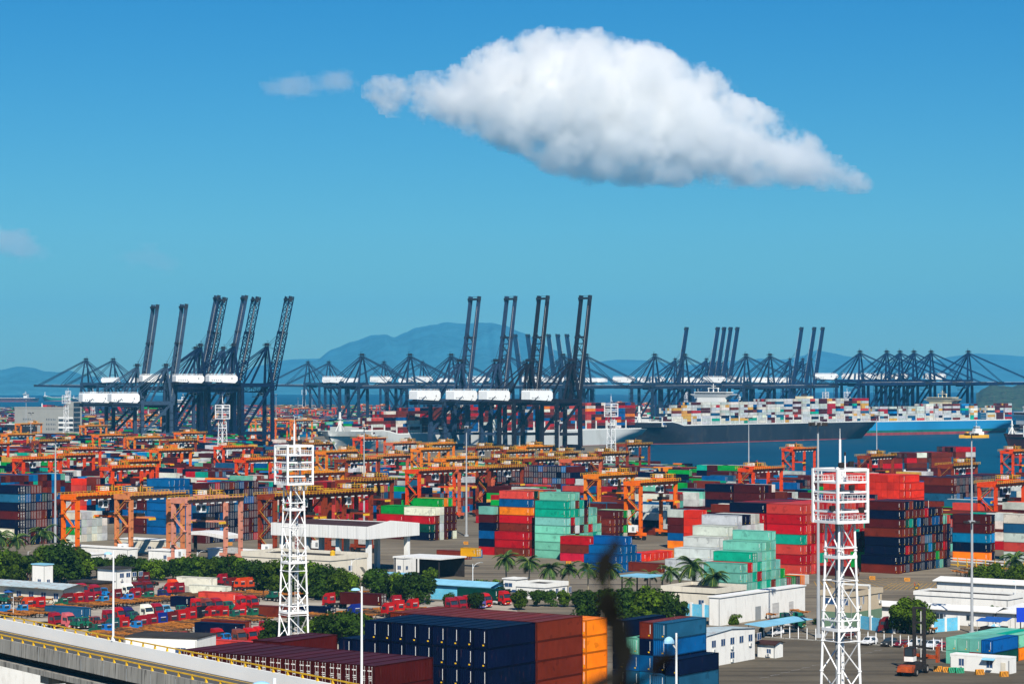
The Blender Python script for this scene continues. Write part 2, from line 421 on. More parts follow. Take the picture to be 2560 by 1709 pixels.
P_frame = mat_objcolor('container frame paint', 0.6, 0.9, 0.62, 3.0)
P_door = mat_objcolor('container door paint', 0.5, 0.6, 0.9)
P_steel = mat('galvanised bar', (0.45, 0.45, 0.44, 1), 0.45, 0.2, 2.0)
P_mark = mat('white stencil', (0.75, 0.75, 0.72, 1), 0.6, 0.1)
P_yel = mat('yellow sticker', (0.75, 0.45, 0.01, 1), 0.6, 0.1)
P_dark = mat('dark steel', (0.025, 0.022, 0.022, 1), 0.6, 0.3, 1.0)
P_black = mat('black rubber', (0.014, 0.014, 0.015, 1), 0.8, 0.3, 2.0)
W_ = 2.438
def corr(mb, p0, along, out, length, z0, z1, pitch=0.32, dep=0.065, m=None):
    """trapezoidal corrugated wall from p0 along a direction"""
    pts = []; n = max(2, int(length/pitch)); st = length/n
    for i in range(n):
        for k, d in ((0, 0), (0.3, 0), (0.5, -dep), (0.8, -dep)):
            pts.append(p0+along*((i+k)*st)+out*d)
    pts.append(p0+along*length)
    k = len(pts); v = [(p.x, p.y, z0) for p in pts]+[(p.x, p.y, z1) for p in pts]
    mb.poly(v, m, [(i, i+1, k+i+1, k+i) for i in range(k-1)])
def body_mesh(Ln, H, end_door, ribs=True):
    X, Y = Vector((1, 0, 0)), Vector((0, 1, 0)); b = MB()
    corr(b, Vector((Ln-0.1, -0.03, 0)), -X, Y, Ln-0.2, 0.16, H-0.09, m=P_paint)
    corr(b, Vector((0.1, -W_+0.03, 0)), X, -Y, Ln-0.2, 0.16, H-0.09, m=P_paint)
    if not end_door:
        corr(b, Vector((0.03, -0.1, 0)), -Y, -X, W_-0.2, 0.16, H-0.09, m=P_paint)
        b.box(0.012, -W_+0.42, H*0.30, 0.028, -W_+0.50, H*0.86, P_mark)
        b.box(0.010, -W_*0.78, 0.42, 0.026, -W_*0.66, 0.62, P_yel)
    corr(b, Vector((Ln-0.03, -W_+0.1, 0)), Y, X, W_-0.2, 0.16, H-0.09, m=P_paint)
    n = 16                                                            # roof with shallow pressed panels
    for i in range(n):
        x0 = 0.08+(Ln-0.16)*i/n; x1 = 0.08+(Ln-0.16)*(i+0.72)/n; x2 = 0.08+(Ln-0.16)*(i+1)/n
        b.poly([(x0, -W_+0.06, H-0.035), (x1, -W_+0.06, H-0.035), (x1, -0.06, H-0.035), (x0, -0.06, H-0.035)], P_paint)
        b.poly([(x1, -W_+0.06, H-0.035), (x2, -W_+0.06, H-0.035), (x2, -0.06, H-0.035), (x1, -0.06, H-0.035)][:], P_paint)
    b.poly([(0.1, -W_+0.1, 0.15), (0.1, -0.1, 0.15), (Ln-0.1, -0.1, 0.15), (Ln-0.1, -W_+0.1, 0.15)], P_dark)
    # stencilled numbers on the long sides
    for k in range(4): b.box(0.75, -0.032, H*0.40+0.28*k, 0.93, -0.022, H*0.40+0.28*k+0.17, P_mark)
    b.box(0.55, -0.030, 0.45, 0.72, -0.020, 0.62, P_yel)
    return b.mesh('container_body')
def frame_mb(Ln, H):
    b = MB(); t = 0.15
    for x in (0, Ln-t):
        for y in (0, -W_+t): b.box(x, y-t, 0, x+t, y, H, P_frame)
        b.box(x+0.004, -W_+t, 0, x+t-0.004, -t, 0.16, P_frame); b.box(x+0.004, -W_+t, H-0.11, x+t-0.004, -t, H-0.004, P_frame)
    for y in (-0.012, -W_+0.112):
        b.box(t, y-0.10, 0.0, Ln-t, y, 0.16, P_frame); b.box(t, y-0.10, H-0.10, Ln-t, y, H-0.006, P_frame)
    return b
def door_mb(H, text=True):
    b = MB()
    for k in (0, 1):
        y1 = -0.155-k*(W_-0.31)/2-0.01*k; y0 = y1-(W_-0.31)/2+0.02
        b.box(0.05, y0, 0.17, 0.09, y1, H-0.12, P_door)
        if text:
            for q in range(3): b.box(0.043, y0+0.28, H*0.50-0.24*q, 0.048, y0+0.28+0.55-0.1*q, H*0.50-0.24*q+0.10, P_mark)
            b.box(0.043, y0+0.24, H*0.74, 0.048, y0+0.95, H*0.74+0.14, P_mark)
    return b
def rods_mb(H):
    b = MB()
    for y in (-0.40, -0.85, -W_+0.85, -W_+0.40):
        b.box(0.012, y-0.022, 0.2, 0.042, y+0.022, H-0.16, P_steel)
        b.box(0.008, y-0.06, H*0.42, 0.04, y+0.16, H*0.42+0.05, P_steel)
        for z in (0.22, H-0.24): b.box(0.008, y-0.06, z, 0.045, y+0.06, z+0.09, P_steel)
    return b
BOX = {}
for _L in (12.19, 6.06):
    for _H in (2.59, 2.90):
        for _d in (0, 1):
            k = Kit(); k.add('frame', frame_mb(_L, _H))
            if _d: k.add('door', door_mb(_H), [('locking_rod', rods_mb(_H))])
            BOX[(_L, _H, _d)] = (k, body_mesh(_L, _H, _d))
BULK = []          # boxes too small or too deep in a stack to be objects: (origin, angle, L, H, colour)
CAND = []          # boxes that may become objects: (size, args)
ORD = ['ground', 'second', 'third', 'fourth', 'fifth', 'sixth', 'seventh', 'eighth', 'ninth', 'tenth']
def nth(n):
    w = ['first', 'second', 'third', 'fourth', 'fifth', 'sixth', 'seventh', 'eighth', 'ninth', 'tenth', 'eleventh', 'twelfth', 'thirteenth', 'fourteenth', 'fifteenth', 'sixteenth', 'seventeenth', 'eighteenth', 'nineteenth', 'twentieth']
    return w[n] if n < len(w) else str(n+1)+'th'
PITCHW, PITCHL = 2.53, 12.55
def put(loc, ang, Ln, H, key, door, label, group, area):
    CAND.append((area, loc, ang, Ln, H, key, door, label, group))
def jitter(key, rg):
    c = PAL[key][1]; f = rg.uniform(0.82, 1.15); return tuple(min(0.95, x*f*rg.uniform(0.93, 1.07)) for x in c)+(1.0,)
def stack(corner, rows, name, H=2.59, Ln=12.19, doors=0.0, face='end', bays=1, fill='', seed=1, gap=0.0, z0=0.0, lab=True, offs=0.0, group=None):
    """rows of tiers from the corner nearest the camera. face 'end': ends run away to the right (U), sides to the left (V).
    face 'side': ends run away to the left (V), sides to the right (U). rows: strings, bottom tier first."""
    rg = random.Random(seed); group = group or 'containers in '+name
    ht = H+0.025
    for j in range(bays):
        for i, tiers in enumerate(rows):
            if j: tiers = ''.join(rg.choice(fill or tiers) for _ in tiers) if tiers else tiers
            for t, key in enumerate(tiers):
                if key == '.': continue
                jt = rg.uniform(-0.05, 0.05)
                if face == 'end':
                    loc = corner+U*(i*PITCHW)+V*(j*PITCHL+offs+jt)+Vector((0, 0, t*ht+z0)); ang = AV
                    prev = rows[i-1] if i else ''
                else:
                    loc = corner+V*(i*PITCHW+W_)+U*(j*PITCHL+offs+jt)+Vector((0, 0, t*ht+z0)); ang = AU
                    prev = rows[i-1] if i else ''
                sidevis = i == 0 or t >= len(prev)
                top = t == len(tiers)-1
                if j and not (sidevis or top): continue
                s = FPX/max(60, loc.y)
                area = s*s*((W_*H*0.5 if j == 0 else 0)+(Ln*H*0.7 if sidevis else 0)+(Ln*W_*0.05 if top else 0))
                tier = 'top' if top and t else ORD[t]
                lb = '%s container, %s tier, %s column of %s' % (PAL[key][0], tier, nth(i), name) if len(name.split()) < 10 else '%s container, %s tier, %s column, %s' % (PAL[key][0], tier, nth(i), name)
                if j: lb = '%s container, %s tier, %s column, rear bay of %s' % (PAL[key][0], tier, nth(i), name)
                mid = loc+(V if face == 'end' else U)*(Ln*.3)+Vector((0, 0, H*.6)); qx = 1280+FPX*mid.x/mid.y; qy = YH-(mid.z-HC)/mid.y*FPX
                if not (-60 < qx < 2620 and qy < 1725): area *= 1e-4
                put(loc, ang, Ln, H, key, rg.random() < doors, lb, group, area if lab else 0)
def mixrows(n, tiers, weights, seed, vary=1):
    rg = random.Random(seed); ks = list(weights); ws = [weights[k] for k in ks]; out = []
    for i in range(n):
        t = tiers if isinstance(tiers, int) else tiers[min(i, len(tiers)-1)]
        out.append(''.join(rg.choices(ks, ws)[0] for _ in range(t)))
    return out
DARK = {'N': 6, 'M': 4, 'B': 2, 'U': 1.2, 'A': .4, 'R': .4, 'K': .2}
REDS = {'S': 5, 'R': 4, 'T': .9, 'B': .4}
WARM = {'R': 4, 'B': 3, 'S': 2, 'M': 1.5, 'P': .7, 'T': .4}
ANY = {'M': 6.5, 'B': 4, 'N': 3, 'U': 2, 'W': 2.0, 'C': 1.1, 'G': 1.4, 'R': 1.2, 'T': .9, 'L': .5, 'Y': .8, 'K': .7, 'O': .35, 'S': .8, 'A': .8}

# ---- nearest stacks (front, turned the other way): corners from the photograph at their real height
def top_corner(px, py, n, H): return G(px, py, n*(H+0.025))-Vector((0, 0, n*(H+0.025)))
c = top_corner(1218, 1571, 7, 2.9)
stack(c, ['NNNNNNN']*9+['NNNNNN']*2, 'navy high stack at the viaduct', 2.9, face='side', seed=11)
stack(c+U*PITCHL, ['BBBBBBB']*11, 'rust brown high stack beside the navy one', 2.9, face='side', seed=12)
c3 = top_corner(1466, 1549, 7, 2.59)
stack(c3, ['OOOOOOO', 'OOOOOOO', 'NNNNNNN'], 'orange front stack', 2.59, 6.06, face='side', seed=13)
c4 = top_corner(1665.6, 1557, 7, 2.59)
stack(c4, ['UKNUNUA', 'NUBKUNB', 'NAKAUL', 'KNUNNNN'], 'blue mixed front stack', 2.59, face='side', seed=15)
c5 = top_corner(1697, 1647, 5, 2.59)
stack(c5, ['UAUAN', 'OBUA'], 'low dark blue stack by the lamp', 2.59, face='side', seed=16)
c6 = top_corner(935.7, 1663, 7, 2.9)
stack(c6, ['MMMMMMM']*13, 'maroon roofed stack behind the viaduct', 2.9, face='side', doors=1.0, seed=17)
c7 = top_corner(701, 1603, 7, 2.9)
stack(c7, ['MMMMMMM']*2, 'maroon stack beside the white tower', 2.9, face='side', seed=18)
c8 = G(2482, 1666)
stack(c8, ['DU', 'RL', 'TL', 'LL'], 'teal and green stack behind white cabin', 2.59, face='side', seed=19)
stack(c8+U*PITCHL, ['OL', 'LT', 'LL', 'TL'], 'bay behind teal and green stack', 2.59, face='side', seed=20)
# ---- main yard, near edge, left to right
stack(G(50, 1363), ['BNNMNAN', 'MNNNNUN', 'NMNBNNB', 'NNBBMUB', 'BNBBMDM'[:6], 'NNNNNN', 'NMUBB', 'NNNNB'], 'dark stack behind the left palms', 2.9, doors=.8, seed=21)
stack(G(36, 1364)-U*PITCHW, ['BC'], 'short pair before the dark left stack', 2.9, seed=22)
stack(G(-34, 1306), mixrows(17, 7, {'M': 5, 'B': 2.5, 'K': 2, 'U': 1.2, 'N': 1, 'L': .4, 'T': .4}, 23), 'long brown and blue wall at left', 2.59, seed=23)
stack(G(205, 1313), ['OVVSSSV'[:7]]+mixrows(9, [6, 6, 7, 7, 6, 6, 5, 5, 4], DARK, 24), 'vermilion faced stack behind the orange gantry', 2.59, 6.06, doors=.3, seed=24)
stack(G(191, 1355), ['WGUC', 'CWWW', 'WCWWC'[:4], 'CWWC', 'WCWW', 'WWCC'[:3]], 'white reefer stack by the orange gantry', 2.59, doors=.9, seed=25)
stack(G(427, 1337), ['UUUUUUU', 'UUUNUUU', 'UUUBUUU', 'UKUUBUU', 'UUUUUUK'[:6], 'UUUUUU'], 'tall blue stack behind the pale gantry', 2.9, seed=26)
stack(G(427, 1337), mixrows(6, [6, 6, 5, 5, 4, 4], {'M': 3, 'U': 1}, 27), 'maroon bay left of the tall blue stack', 2.9, offs=PITCHL, seed=27)
stack(G(513, 1358), ['MBNNABNM']+mixrows(14, [8]*10+[7]*4, DARK, 28), 'dark door wall behind the pink gantry', 2.59, 6.06, doors=.7, seed=28)
stack(G(775, 1322), mixrows(15, [6]*15, WARM, 29), 'red wall behind the white canopy', 2.9, seed=29)
stack(G(1078, 1351), ['NDRC', 'MMBC', 'WWWCG', 'MMMMO', 'NMMMG', 'CMMM'], 'green topped stack right of the canopy', 2.9, seed=30)
stack(G(1078, 1351), ['MMR', 'MMGG', 'BMGG', 'MMMG'], 'green bay behind the canopy roof', 2.9, offs=PITCHL, seed=31)
stack(G(1313.5, 1391), ['BRR', 'RBRBROUS', 'BRBRMBBD', 'BBSRRSSO', 'BRBBSBRR', 'BBPMBRTB', 'BBMMBRBR', 'BMRBRBTL'], 'tall red stack in the middle', 2.59, seed=32)
stack(G(1313.5, 1391), ['RNUNML', 'NNUMMM', 'UNMMMB'], 'blue maroon bay left of tall red stack', 2.59, 6.06, offs=PITCHL, seed=33)
put(G(1371, 1393), AV, 6.06, 2.59, 'S', False, 'small salmon container alone on the ground before the tall red stack', 'single containers on the yard', 9e9)
stack(G(1416, 1397), ['LLLLLTT', 'LLLMRTLL', 'TTMWLTBL', 'LLLMLLT', 'MBLLMMN', 'NMLRLL', 'LTTLLL', 'LLLLB'], 'teal stack lashed with poles', 2.59, seed=34)
stack(G(1481, 1405), ['PBR', 'PBR', 'UBG'], 'three high red stack before the teal one', 2.59, seed=35)
stack(G(1546, 1432), ['UU', 'UUU', 'UUUU', 'UUU', 'UU'], 'bright blue stepped stack behind the palms', 2.59, seed=36)
stack(G(1618, 1403), ['V', 'V', 'V', 'V', 'V', 'V', 'O'], 'single high vermilion row', 2.59, 6.06, seed=37)
stack(G(1530, 1352), ['MBB', 'MMMM', 'DMMM', 'CGMG', 'MNCC', 'BCNG'], 'brown stack behind the tall orange gantry', 2.59, seed=38)
stack(G(1748, 1373), ['VVVVV', 'VVVVV', 'MVVV'], 'vermilion bay behind the pale staircase', 2.59, 6.06, seed=39)
stack(G(1748, 1373), ['OUMMW', 'CMMBM'], 'grey topped bay left of the vermilion bay', 2.59, 6.06, offs=6.4, seed=40)
stack(G(1754, 1452), ['WW', 'WW', 'WWW', 'CWW', 'WWWW', 'WWWW', 'WWWWW', 'WWCWW', 'WWWWWW', 'WWWWWN', 'WWWWWN', 'WWWWWW', 'WWWWWW', 'WWWWW'], 'pale grey staircase stack', 2.9, seed=41)
stack(G(1858, 1482), ['LLL', 'LLR', 'LTLT', 'TRTL', 'LLLLL', 'TTLLL', 'BLLLLL', 'LLL', 'LG'], 'pale teal staircase stack', 2.59, seed=42, doors=.15)
stack(G(1956, 1468), ['L', 'R', 'G', 'M', 'O', 'C'], 'short row of doors beside the teal staircase', 2.59, 6.06, doors=1, seed=43)
stack(G(2008, 1437), ['SRSTRRS']+mixrows(18, [7]*17+[6], REDS, 44), 'big red wall behind the white lattice tower', 2.9, seed=44)
stack(G(2008, 1437), mixrows(12, [7]*12, {'R': 2, 'N': 2, 'M': 3, 'B': 2}, 45), 'second bay of big red wall', 2.9, offs=PITCHL, seed=45)
put(G(2138, 1441), AV, 12.19, 2.59, 'M', False, 'lone maroon container on the ground before the big red wall', 'single containers on the yard', 9e9)
stack(G(2201, 1425), ['GG'], 'green pair right of the lattice tower', 2.59, seed=46)
stack(G(2246, 1434), ['BN'], 'low brown and navy pair at the dark wall', 2.59, seed=47)
stack(G(2255, 1432), ['MNNNBMNM', 'NNRNBDBN', 'BDMNBTMB', 'NMNMDNBN', 'NBBNBKMN', 'NNMBNNBN', 'NMDANNR', 'NBKANMN', 'NMDBNUN', 'AGBNNU', 'LBMNNMM', 'NBRMBLB'[:6], 'NNNNNS'], 'dark blue wall right of the lattice tower', 2.59, seed=48, doors=.1)
stack(G(2471, 1404), ['ONKMM', 'NMKMN'], 'striped stack of five behind the tall pole', 2.9, seed=49)
stack(G(2600, 1404), ['WSWAC', 'WMWWC'], 'pale stack at the right edge', 2.9, seed=50)
for pxy, key, ln, nm in (((1168, 1398), 'B', 12.19, 'brown container alone on the open yard'), ((1195, 1394), 'K', 6.06, 'light blue container end beside the brown one on the open yard')):
    put(G(*pxy), AV, ln, 2.59, key, key == 'B', nm, 'single containers on the yard', 9e9)
# ---- second line
cV = top_corner(2263, 1187, 7, 2.9)
stack(cV, ['VVVVVVV']*14, 'bright vermilion wall by the water', 2.9, face='side', seed=51)
stack(cV-V*PITCHW, ['VVVVVV'], 'vermilion step before the bright wall', 2.9, face='side', seed=52)
cW = top_corner(2385, 1194, 7, 2.9)
stack(cW, mixrows(20, 7, DARK, 53), 'far dark door wall at the right', 2.9, doors=.8, seed=53)
cX = top_corner(1262, 1172, 7, 2.59)
stack(top_corner(1426, 1166, 7, 2.59), mixrows(16, 7, DARK, 54), 'dark door wall in the middle distance', 2.59, doors=.9, seed=54, face='side')
stack(G(1905, 1330), ['MMMMMM', 'MMMMMN', 'NMMMMM', 'MBMMMC'], 'maroon roofed block behind the pale staircase', 2.9, bays=2, fill='MMNB', seed=55)
# ---- the rest of the yard: long rows across the grid, one mesh
def inpoly(x, y, P):
    c = False; j = len(P)-1
    for i in range(len(P)):
        if (P[i][1] > y) != (P[j][1] > y) and x < (P[j][0]-P[i][0])*(y-P[i][1])/(P[j][1]-P[i][1])+P[i][0]: c = not c
        j = i
    return c
YARD = [(-420, 700), (430, 700), (560, 900), (480, 1130), (190, 1165), (150, 1250), (130, 1390), (90, 1470), (60, 1500), (-105, 1490), (-140, 1800), (-200, 1840), (-280, 2300), (-170, 2600),
        (60, 3100), (-330, 4700), (-800, 4500), (-1000, 3300), (-560, 1500)]
LIM = [(-200, 1285), (170, 1285), (205, 1300), (290, 1290), (427, 1318), (500, 1320), (513, 1335), (700, 1325), (780, 1300), (960, 1300), (1010, 1325), (1075, 1325), (1130, 1290), (1205, 1280), (1250, 1325), (1420, 1365), (1560, 1345), (1660, 1340), (1745, 1355), (1900, 1390), (2010, 1405), (2200, 1400), (2260, 1405), (2380, 1385), (2800, 1380)]
def limit(px):
    for (a, ya), (c, yc) in zip(LIM, LIM[1:]):
        if a <= px <= c: return ya+(yc-ya)*(px-a)/(c-a)
    return 1280
TAKEN = [(l.x, l.y) for (_, l, *_r) in CAND]
def near_taken(x, y):
    for a, b in TAKEN:
        if abs(a-x) < 15 and abs(b-y) < 15 and math.hypot(a-x, b-y) < 12.5: return True
    return False
rg = random.Random(99)
ks, ws = list(ANY), [ANY[k] for k in ANY]
Uo, Vo = U, V
for a in range(-60, 190):                      # blocks of six rows every 25 m along U
    a0 = a*24.5
    for bb in range(-160, 300):
        b0 = bb*PITCHL
        o = Uo*a0+Vo*b0
        if not inpoly(o.x, o.y, YARD): continue
        qx = 1280+o.x/o.y*FPX; qy = YH+HC/o.y*FPX
        if abs(qx-1280) > 1450 or qy > limit(qx): continue
        if 0 < qx < 230 and 2050 < o.y < 2760: continue
        if bb % 22 == 0: continue
        far = o.y > 2000
        base = rg.choice([1, 2, 3, 3, 4, 4, 5]) if o.y < 1500 else rg.choice([2, 3, 4, 4, 5, 5])
        fam = rg.choices(['any', 'M', 'N', 'W', 'G'], [6, 1.2, .7, .5, .4])[0]
        if rg.random() < 0.05: continue
        for i in range(6):
            p = o+Uo*(i*PITCHW)
            if near_taken(p.x, p.y): continue
            t = max(1, min(5 if o.y < 1250 or o.x < -130 else 3, base+rg.choice([-1, 0, 0, 0, 1])))
            for k in range(t):
                if k < t-3 and far: continue
                if k < t-1 and i not in (0, 1) and rg.random() < 0.0: continue
                key = rg.choices(ks, ws)[0] if fam == 'any' or rg.random() < .5 else fam
                H = 2.59 if i % 2 else 2.75
                if rg.random() < 0.12 and not far:
                    BULK.append((p+Vector((0, 0, k*2.68)), AV, 6.03, H, jitter(key, rg)))
                    BULK.append((p+Vo*6.12+Vector((0, 0, k*2.68)), AV, 6.03, H, jitter(rg.choices(ks, ws)[0], rg)))
                else:
                    BULK.append((p+Vector((0, 0, k*2.68)), AV, 12.19, H, jitter(key, rg)))

# ---- choose the containers that show largest; everything else goes into the mass
CAND.sort(key=lambda c: -c[0])
NOBJ = 292
P_bulk = mat_attr('stacked container paint')
seen = {}
for n, (area, loc, ang, Ln, H, key, door, label, group) in enumerate(CAND):
    rg2 = random.Random(n)
    if n < NOBJ:
        k, body = BOX[(Ln, H, 1 if door else 0)]
        o = k.spawn('container', loc, ang, 1, jitter(key, rg2), body)
        tag(o, label, 'container', group)
    else:
        BULK.append((loc, ang, Ln, H, jitter(key, rg2), door))
def bulk_mesh(name, items, label):
    mb = MB(); mb.c = []; k = mb.mi(P_bulk)
    dk = (0.03, 0.02, 0.018, 1)
    for loc, ang, Ln, H, c, *dr in items:
        ca, sa = math.cos(ang), math.sin(ang); o = len(mb.v)
        pts = [(0, 0, 0.05), (Ln, 0, 0.05), (Ln, -W_, 0.05), (0, -W_, 0.05)]
        for z in (0.06, H):
            for x, y, _ in pts: mb.v.append((loc.x+x*ca-y*sa, loc.y+x*sa+y*ca, loc.z+z))
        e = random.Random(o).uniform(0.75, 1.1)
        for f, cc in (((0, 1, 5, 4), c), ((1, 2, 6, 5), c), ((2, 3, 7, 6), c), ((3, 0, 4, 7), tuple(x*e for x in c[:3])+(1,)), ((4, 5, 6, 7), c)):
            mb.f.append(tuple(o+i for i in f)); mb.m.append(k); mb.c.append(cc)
        if dr and not dr[0] and loc.y < 900:
            for y0, y1, z0, z1, bc in ((-2.02, -1.94, H*.3, H*.86, (.75, .75, .72, 1)), (-1.9, -1.6, .42, .62, (.75, .45, .01, 1))):
                q = len(mb.v)
                for x, y, z in ((-.03, y0, z0), (-.03, y1, z0), (-.03, y1, z1), (-.03, y0, z1)): mb.v.append((loc.x+x*ca-y*sa, loc.y+x*sa+y*ca, loc.z+z))
                mb.f.append((q, q+1, q+2, q+3)); mb.m.append(k); mb.c.append(bc)
        elif loc.y < 1300 and (dr[0] if dr else random.Random(o+1).random() < 0.5):       # door ends with pale bars
            bc = (0.45, 0.45, 0.45, 1)
            for yy in (-0.42, -0.85, -1.6, -2.02):
                q = len(mb.v)
                for x, y, z in ((-0.03, yy-.05, .2), (-0.03, yy+.05, .2), (-0.03, yy+.05, H-.2), (-0.03, yy-.05, H-.2)):
                    mb.v.append((loc.x+x*ca-y*sa, loc.y+x*sa+y*ca, loc.z+z))
                mb.f.append((q, q+1, q+2, q+3)); mb.m.append(k); mb.c.append(bc)
    return stuff(mb.build(name), label)
# ---------------------------------------------------------------- ship-to-shore cranes
C_paint = mat_objcolor('crane paint', 0.5, 0.3)
C_dark = mat('dark crane steel', (0.020, 0.024, 0.032, 1), 0.6, 0.3, 0.5)
C_white = mat('white machinery house', (0.80, 0.82, 0.82, 1), 0.5, 0.05, 0.3)
C_louv = mat('grey louvre', (0.25, 0.27, 0.28, 1), 0.6, 0.1)
GLASS = mat_glass()
def truss(b, p, q, w, h, m, bay=5.0, t=0.45):
    """box truss between two points, w wide along y and h deep"""
    p, q = Vector(p), Vector(q); d = (q-p); n = max(2, int(d.length/bay)); dn = d.normalized()
    y = Vector((0, 1, 0)); k = dn.cross(y).normalized()
    cs = [(-1, -1), (1, -1), (1, 1), (-1, 1)]
    at = lambda i, c: p+d*(i/n)+y*(w/2*c[0])+k*(h/2*c[1])
    for c in cs: b.beam(at(0, c), at(n, c), t, t, m)
    for i in range(n):
        for a, e in ((0, 1), (1, 2), (2, 3), (3, 0)):
            A, E = (cs[a], cs[e]) if i % 2 else (cs[e], cs[a])
            b.beam(at(i, A), at(i+1, E), t*0.6, t*0.6, m)
            b.beam(at(i, cs[a]), at(i, cs[e]), t*0.6, t*0.6, m)
def sts_kit(zt=55.0, zg=50.0, g=27.0, apex=86.0, Lb=82.0, ang=80.0, lattice=False, back=26.0, house=(25, 9, 5.4), wide=18.0, zh=None, sep=7.0, hx=-2.5):
    K = Kit(); m = C_paint; y0 = wide/2; hinge = Vector((g+2.5, 0, zg)); zh = zg+6.5 if zh is None else zh
    for x in (0, g):
        for y in (-y0, y0):
            b = MB(); b.beam((x, y, 3.2), (x, y*0.94, zt), 2.8, 3.0, m, 2.4, 2.6)
            for z in range(8, int(zt)-4, 6): b.cbox(x, y, z, 3.0, 3.2, 0.12, C_dark)
            bog = MB()
            for k in (-2.6, 2.6):
                bog.cbox(x, y+k, 1.3, 1.2, 4.2, 1.5, m)
                for q in (-1.3, 1.3): bog.tube((x-0.35, y+k+q, 0.55), (x+0.35, y+k+q, 0.55), 0.55, 0.55, C_dark, 10)
            K.add('leg', b, [('bogie', bog)])
    for x in (0, g):
        b = MB(); b.cbox(x, 0, 3.4, 1.8, wide+1.6, 2.6, m); K.add('sill_beam', b)
    for y in (-y0, y0):
        b = MB(); b.beam((1.3, y*0.95, zt-1.4), (g-1.3, y*0.95, zt-1.4), 1.8, 3.2, m); K.add('portal_beam', b)
        zlow = 13.5; b = MB(); b.beam((1.3, y, zlow), (g-1.3, y, zlow), 1.4, 2.2, m); K.add('tie_beam', b)
        b = MB(); b.beam((g-0.6, y*0.95, zt-2.6), (0.8, y, zlow+1.0), 1.7, 1.8, m); K.add('diagonal_brace', b)
        
    for x in (0, g): b = MB(); b.beam((x, -y0*0.94, zt-1), (x, y0*0.94, zt-1), 2.0, 3.0, m); K.add('cross_beam', b)
    b = MB()
    if lattice: truss(b, (-back, 0, zg), (g+2.5, 0, zg), sep, 4.2, m, 5, 0.6)
    else:
        for s in (-1, 1): b.beam((-back, s*sep/2, zg), (g+2.5, s*sep/2, zg), 1.6, 3.0, m)
        for i in range(6): b.beam((-back+i*9, -sep/2, zg), (-back+i*9, sep/2, zg), 0.7, 1.2, m)
    wk = MB(); wk.box(-back, sep/2+0.9, zg+0.2, g+2, sep/2+1.9, zg+0.3, C_dark); wk.rail([(-back, sep/2+1.9, zg+0.3), (g+2, sep/2+1.9, zg+0.3)], 1.1, C_dark, 3, 0.12)
    wk.box(-back, -sep/2-1.9, zg+0.2, g+2, -sep/2-0.9, zg+0.3, C_dark); wk.rail([(-back, -sep/2-1.9, zg+0.3), (g+2, -sep/2-1.9, zg+0.3)], 1.1, C_dark, 3, 0.12)
    K.add('girder', b, [('walkway', wk)])
    # boom
    a = R(ang); dx, dz = math.cos(a), math.sin(a); P = lambda t, y=0.0, n=0.0: hinge+Vector((dx*t-dz*n, y, dz*t+dx*n))
    b = MB(); pl = MB(); rp = MB()
    if lattice:
        truss(b, P(0), P(Lb*0.62), sep, 5.0, m, 5.2, 0.85); truss(b, P(Lb*0.62), P(Lb), sep, 4.0, m, 5.2, 0.75)
        b.beam(P(0, 0, -0.6), P(Lb*0.66, 0, -0.6), 1.6, 0.5, C_dark)
    else:
        for s in (-1, 1):
            b.beam(P(0, s*sep/2), P(Lb, s*sep/2), 2.4, 3.2, m, 2.1, 2.7)
        for i in range(1, 12): b.beam(P(Lb*i/12*0.66, -sep/2), P(Lb*i/12*0.66, sep/2), 0.8, 0.8, m)
        for i in range(0, 6):
            b.beam(P(Lb*0.11*i, -sep/2), P(Lb*0.11*(i+1), sep/2), 0.6, 0.6, C_dark)
    pls = []
    for f, wd in ((1.0, 5.0), (0.62, 2.0)):
        pl = MB(); pls.append(pl)
        for s in (-1, 1): pl.beam(P(Lb*f-wd, s*(sep/2+1.2), 0.6), P(Lb*f, s*(sep/2+1.2), 0.6), 0.4, 2.2, C_dark)
        pl.beam(P(Lb*f-wd*0.5, -sep/2-1.2, 0.6), P(Lb*f-wd*0.5, sep/2+1.2, 0.6), wd*0.8, 1.6, C_dark)
        pl.beam(P(Lb*f, -sep/2-1.4, -1.2), P(Lb*f, sep/2+1.4, -1.2), 0.3, 0.3, C_dark)
    ld = MB()
    for i in range(int(Lb*0.9/1.6)):
        t = i*1.6; ld.beam(P(t, -sep/2-0.9, 1.4), P(t, -sep/2-0.9, 2.0), 0.10, 0.3, P_steel)
    ld.beam(P(0, -sep/2-0.9, 2.2), P(Lb*0.9, -sep/2-0.9, 2.0), 0.14, 0.14, P_steel)
    K.add('boom', b, [('boom_platform', p_) for p_ in pls]+[('boom_ladder', ld)])
    # apex frame
    b = MB(); ap = Vector((g-1.5, 0, apex))
    for s in (-1, 1):
        t = ap+Vector((0, s*2.2, 0))
        b.beam((g, s*y0*0.9, zt), t, 1.8, 1.9, m, 1.2, 1.3)
        b.beam((g*0.30, s*y0*0.9, zt), t+Vector((-0.6, 0, -1.5)), 1.3, 1.4, m)
    for f in (0.35, 0.7): b.beam(Vector((g, -y0*0.9, zt)).lerp(ap+Vector((0, -2.2, 0)), f), Vector((g, y0*0.9, zt)).lerp(ap+Vector((0, 2.2, 0)), f), 0.5, 0.5, m)
    pf = MB(); pf.cbox(ap.x, 0, apex+0.6, 4.2, 8.4, 0.4, C_dark); pf.cbox(ap.x, 0, apex+1.8, 2.0, 5.6, 2.2, C_dark)
    pf.rail([(ap.x-2.1, -4.2, apex+0.8), (ap.x+2.1, -4.2, apex+0.8), (ap.x+2.1, 4.2, apex+0.8), (ap.x-2.1, 4.2, apex+0.8), (ap.x-2.1, -4.2, apex+0.8)], 1.3, C_dark, 2, 0.14)
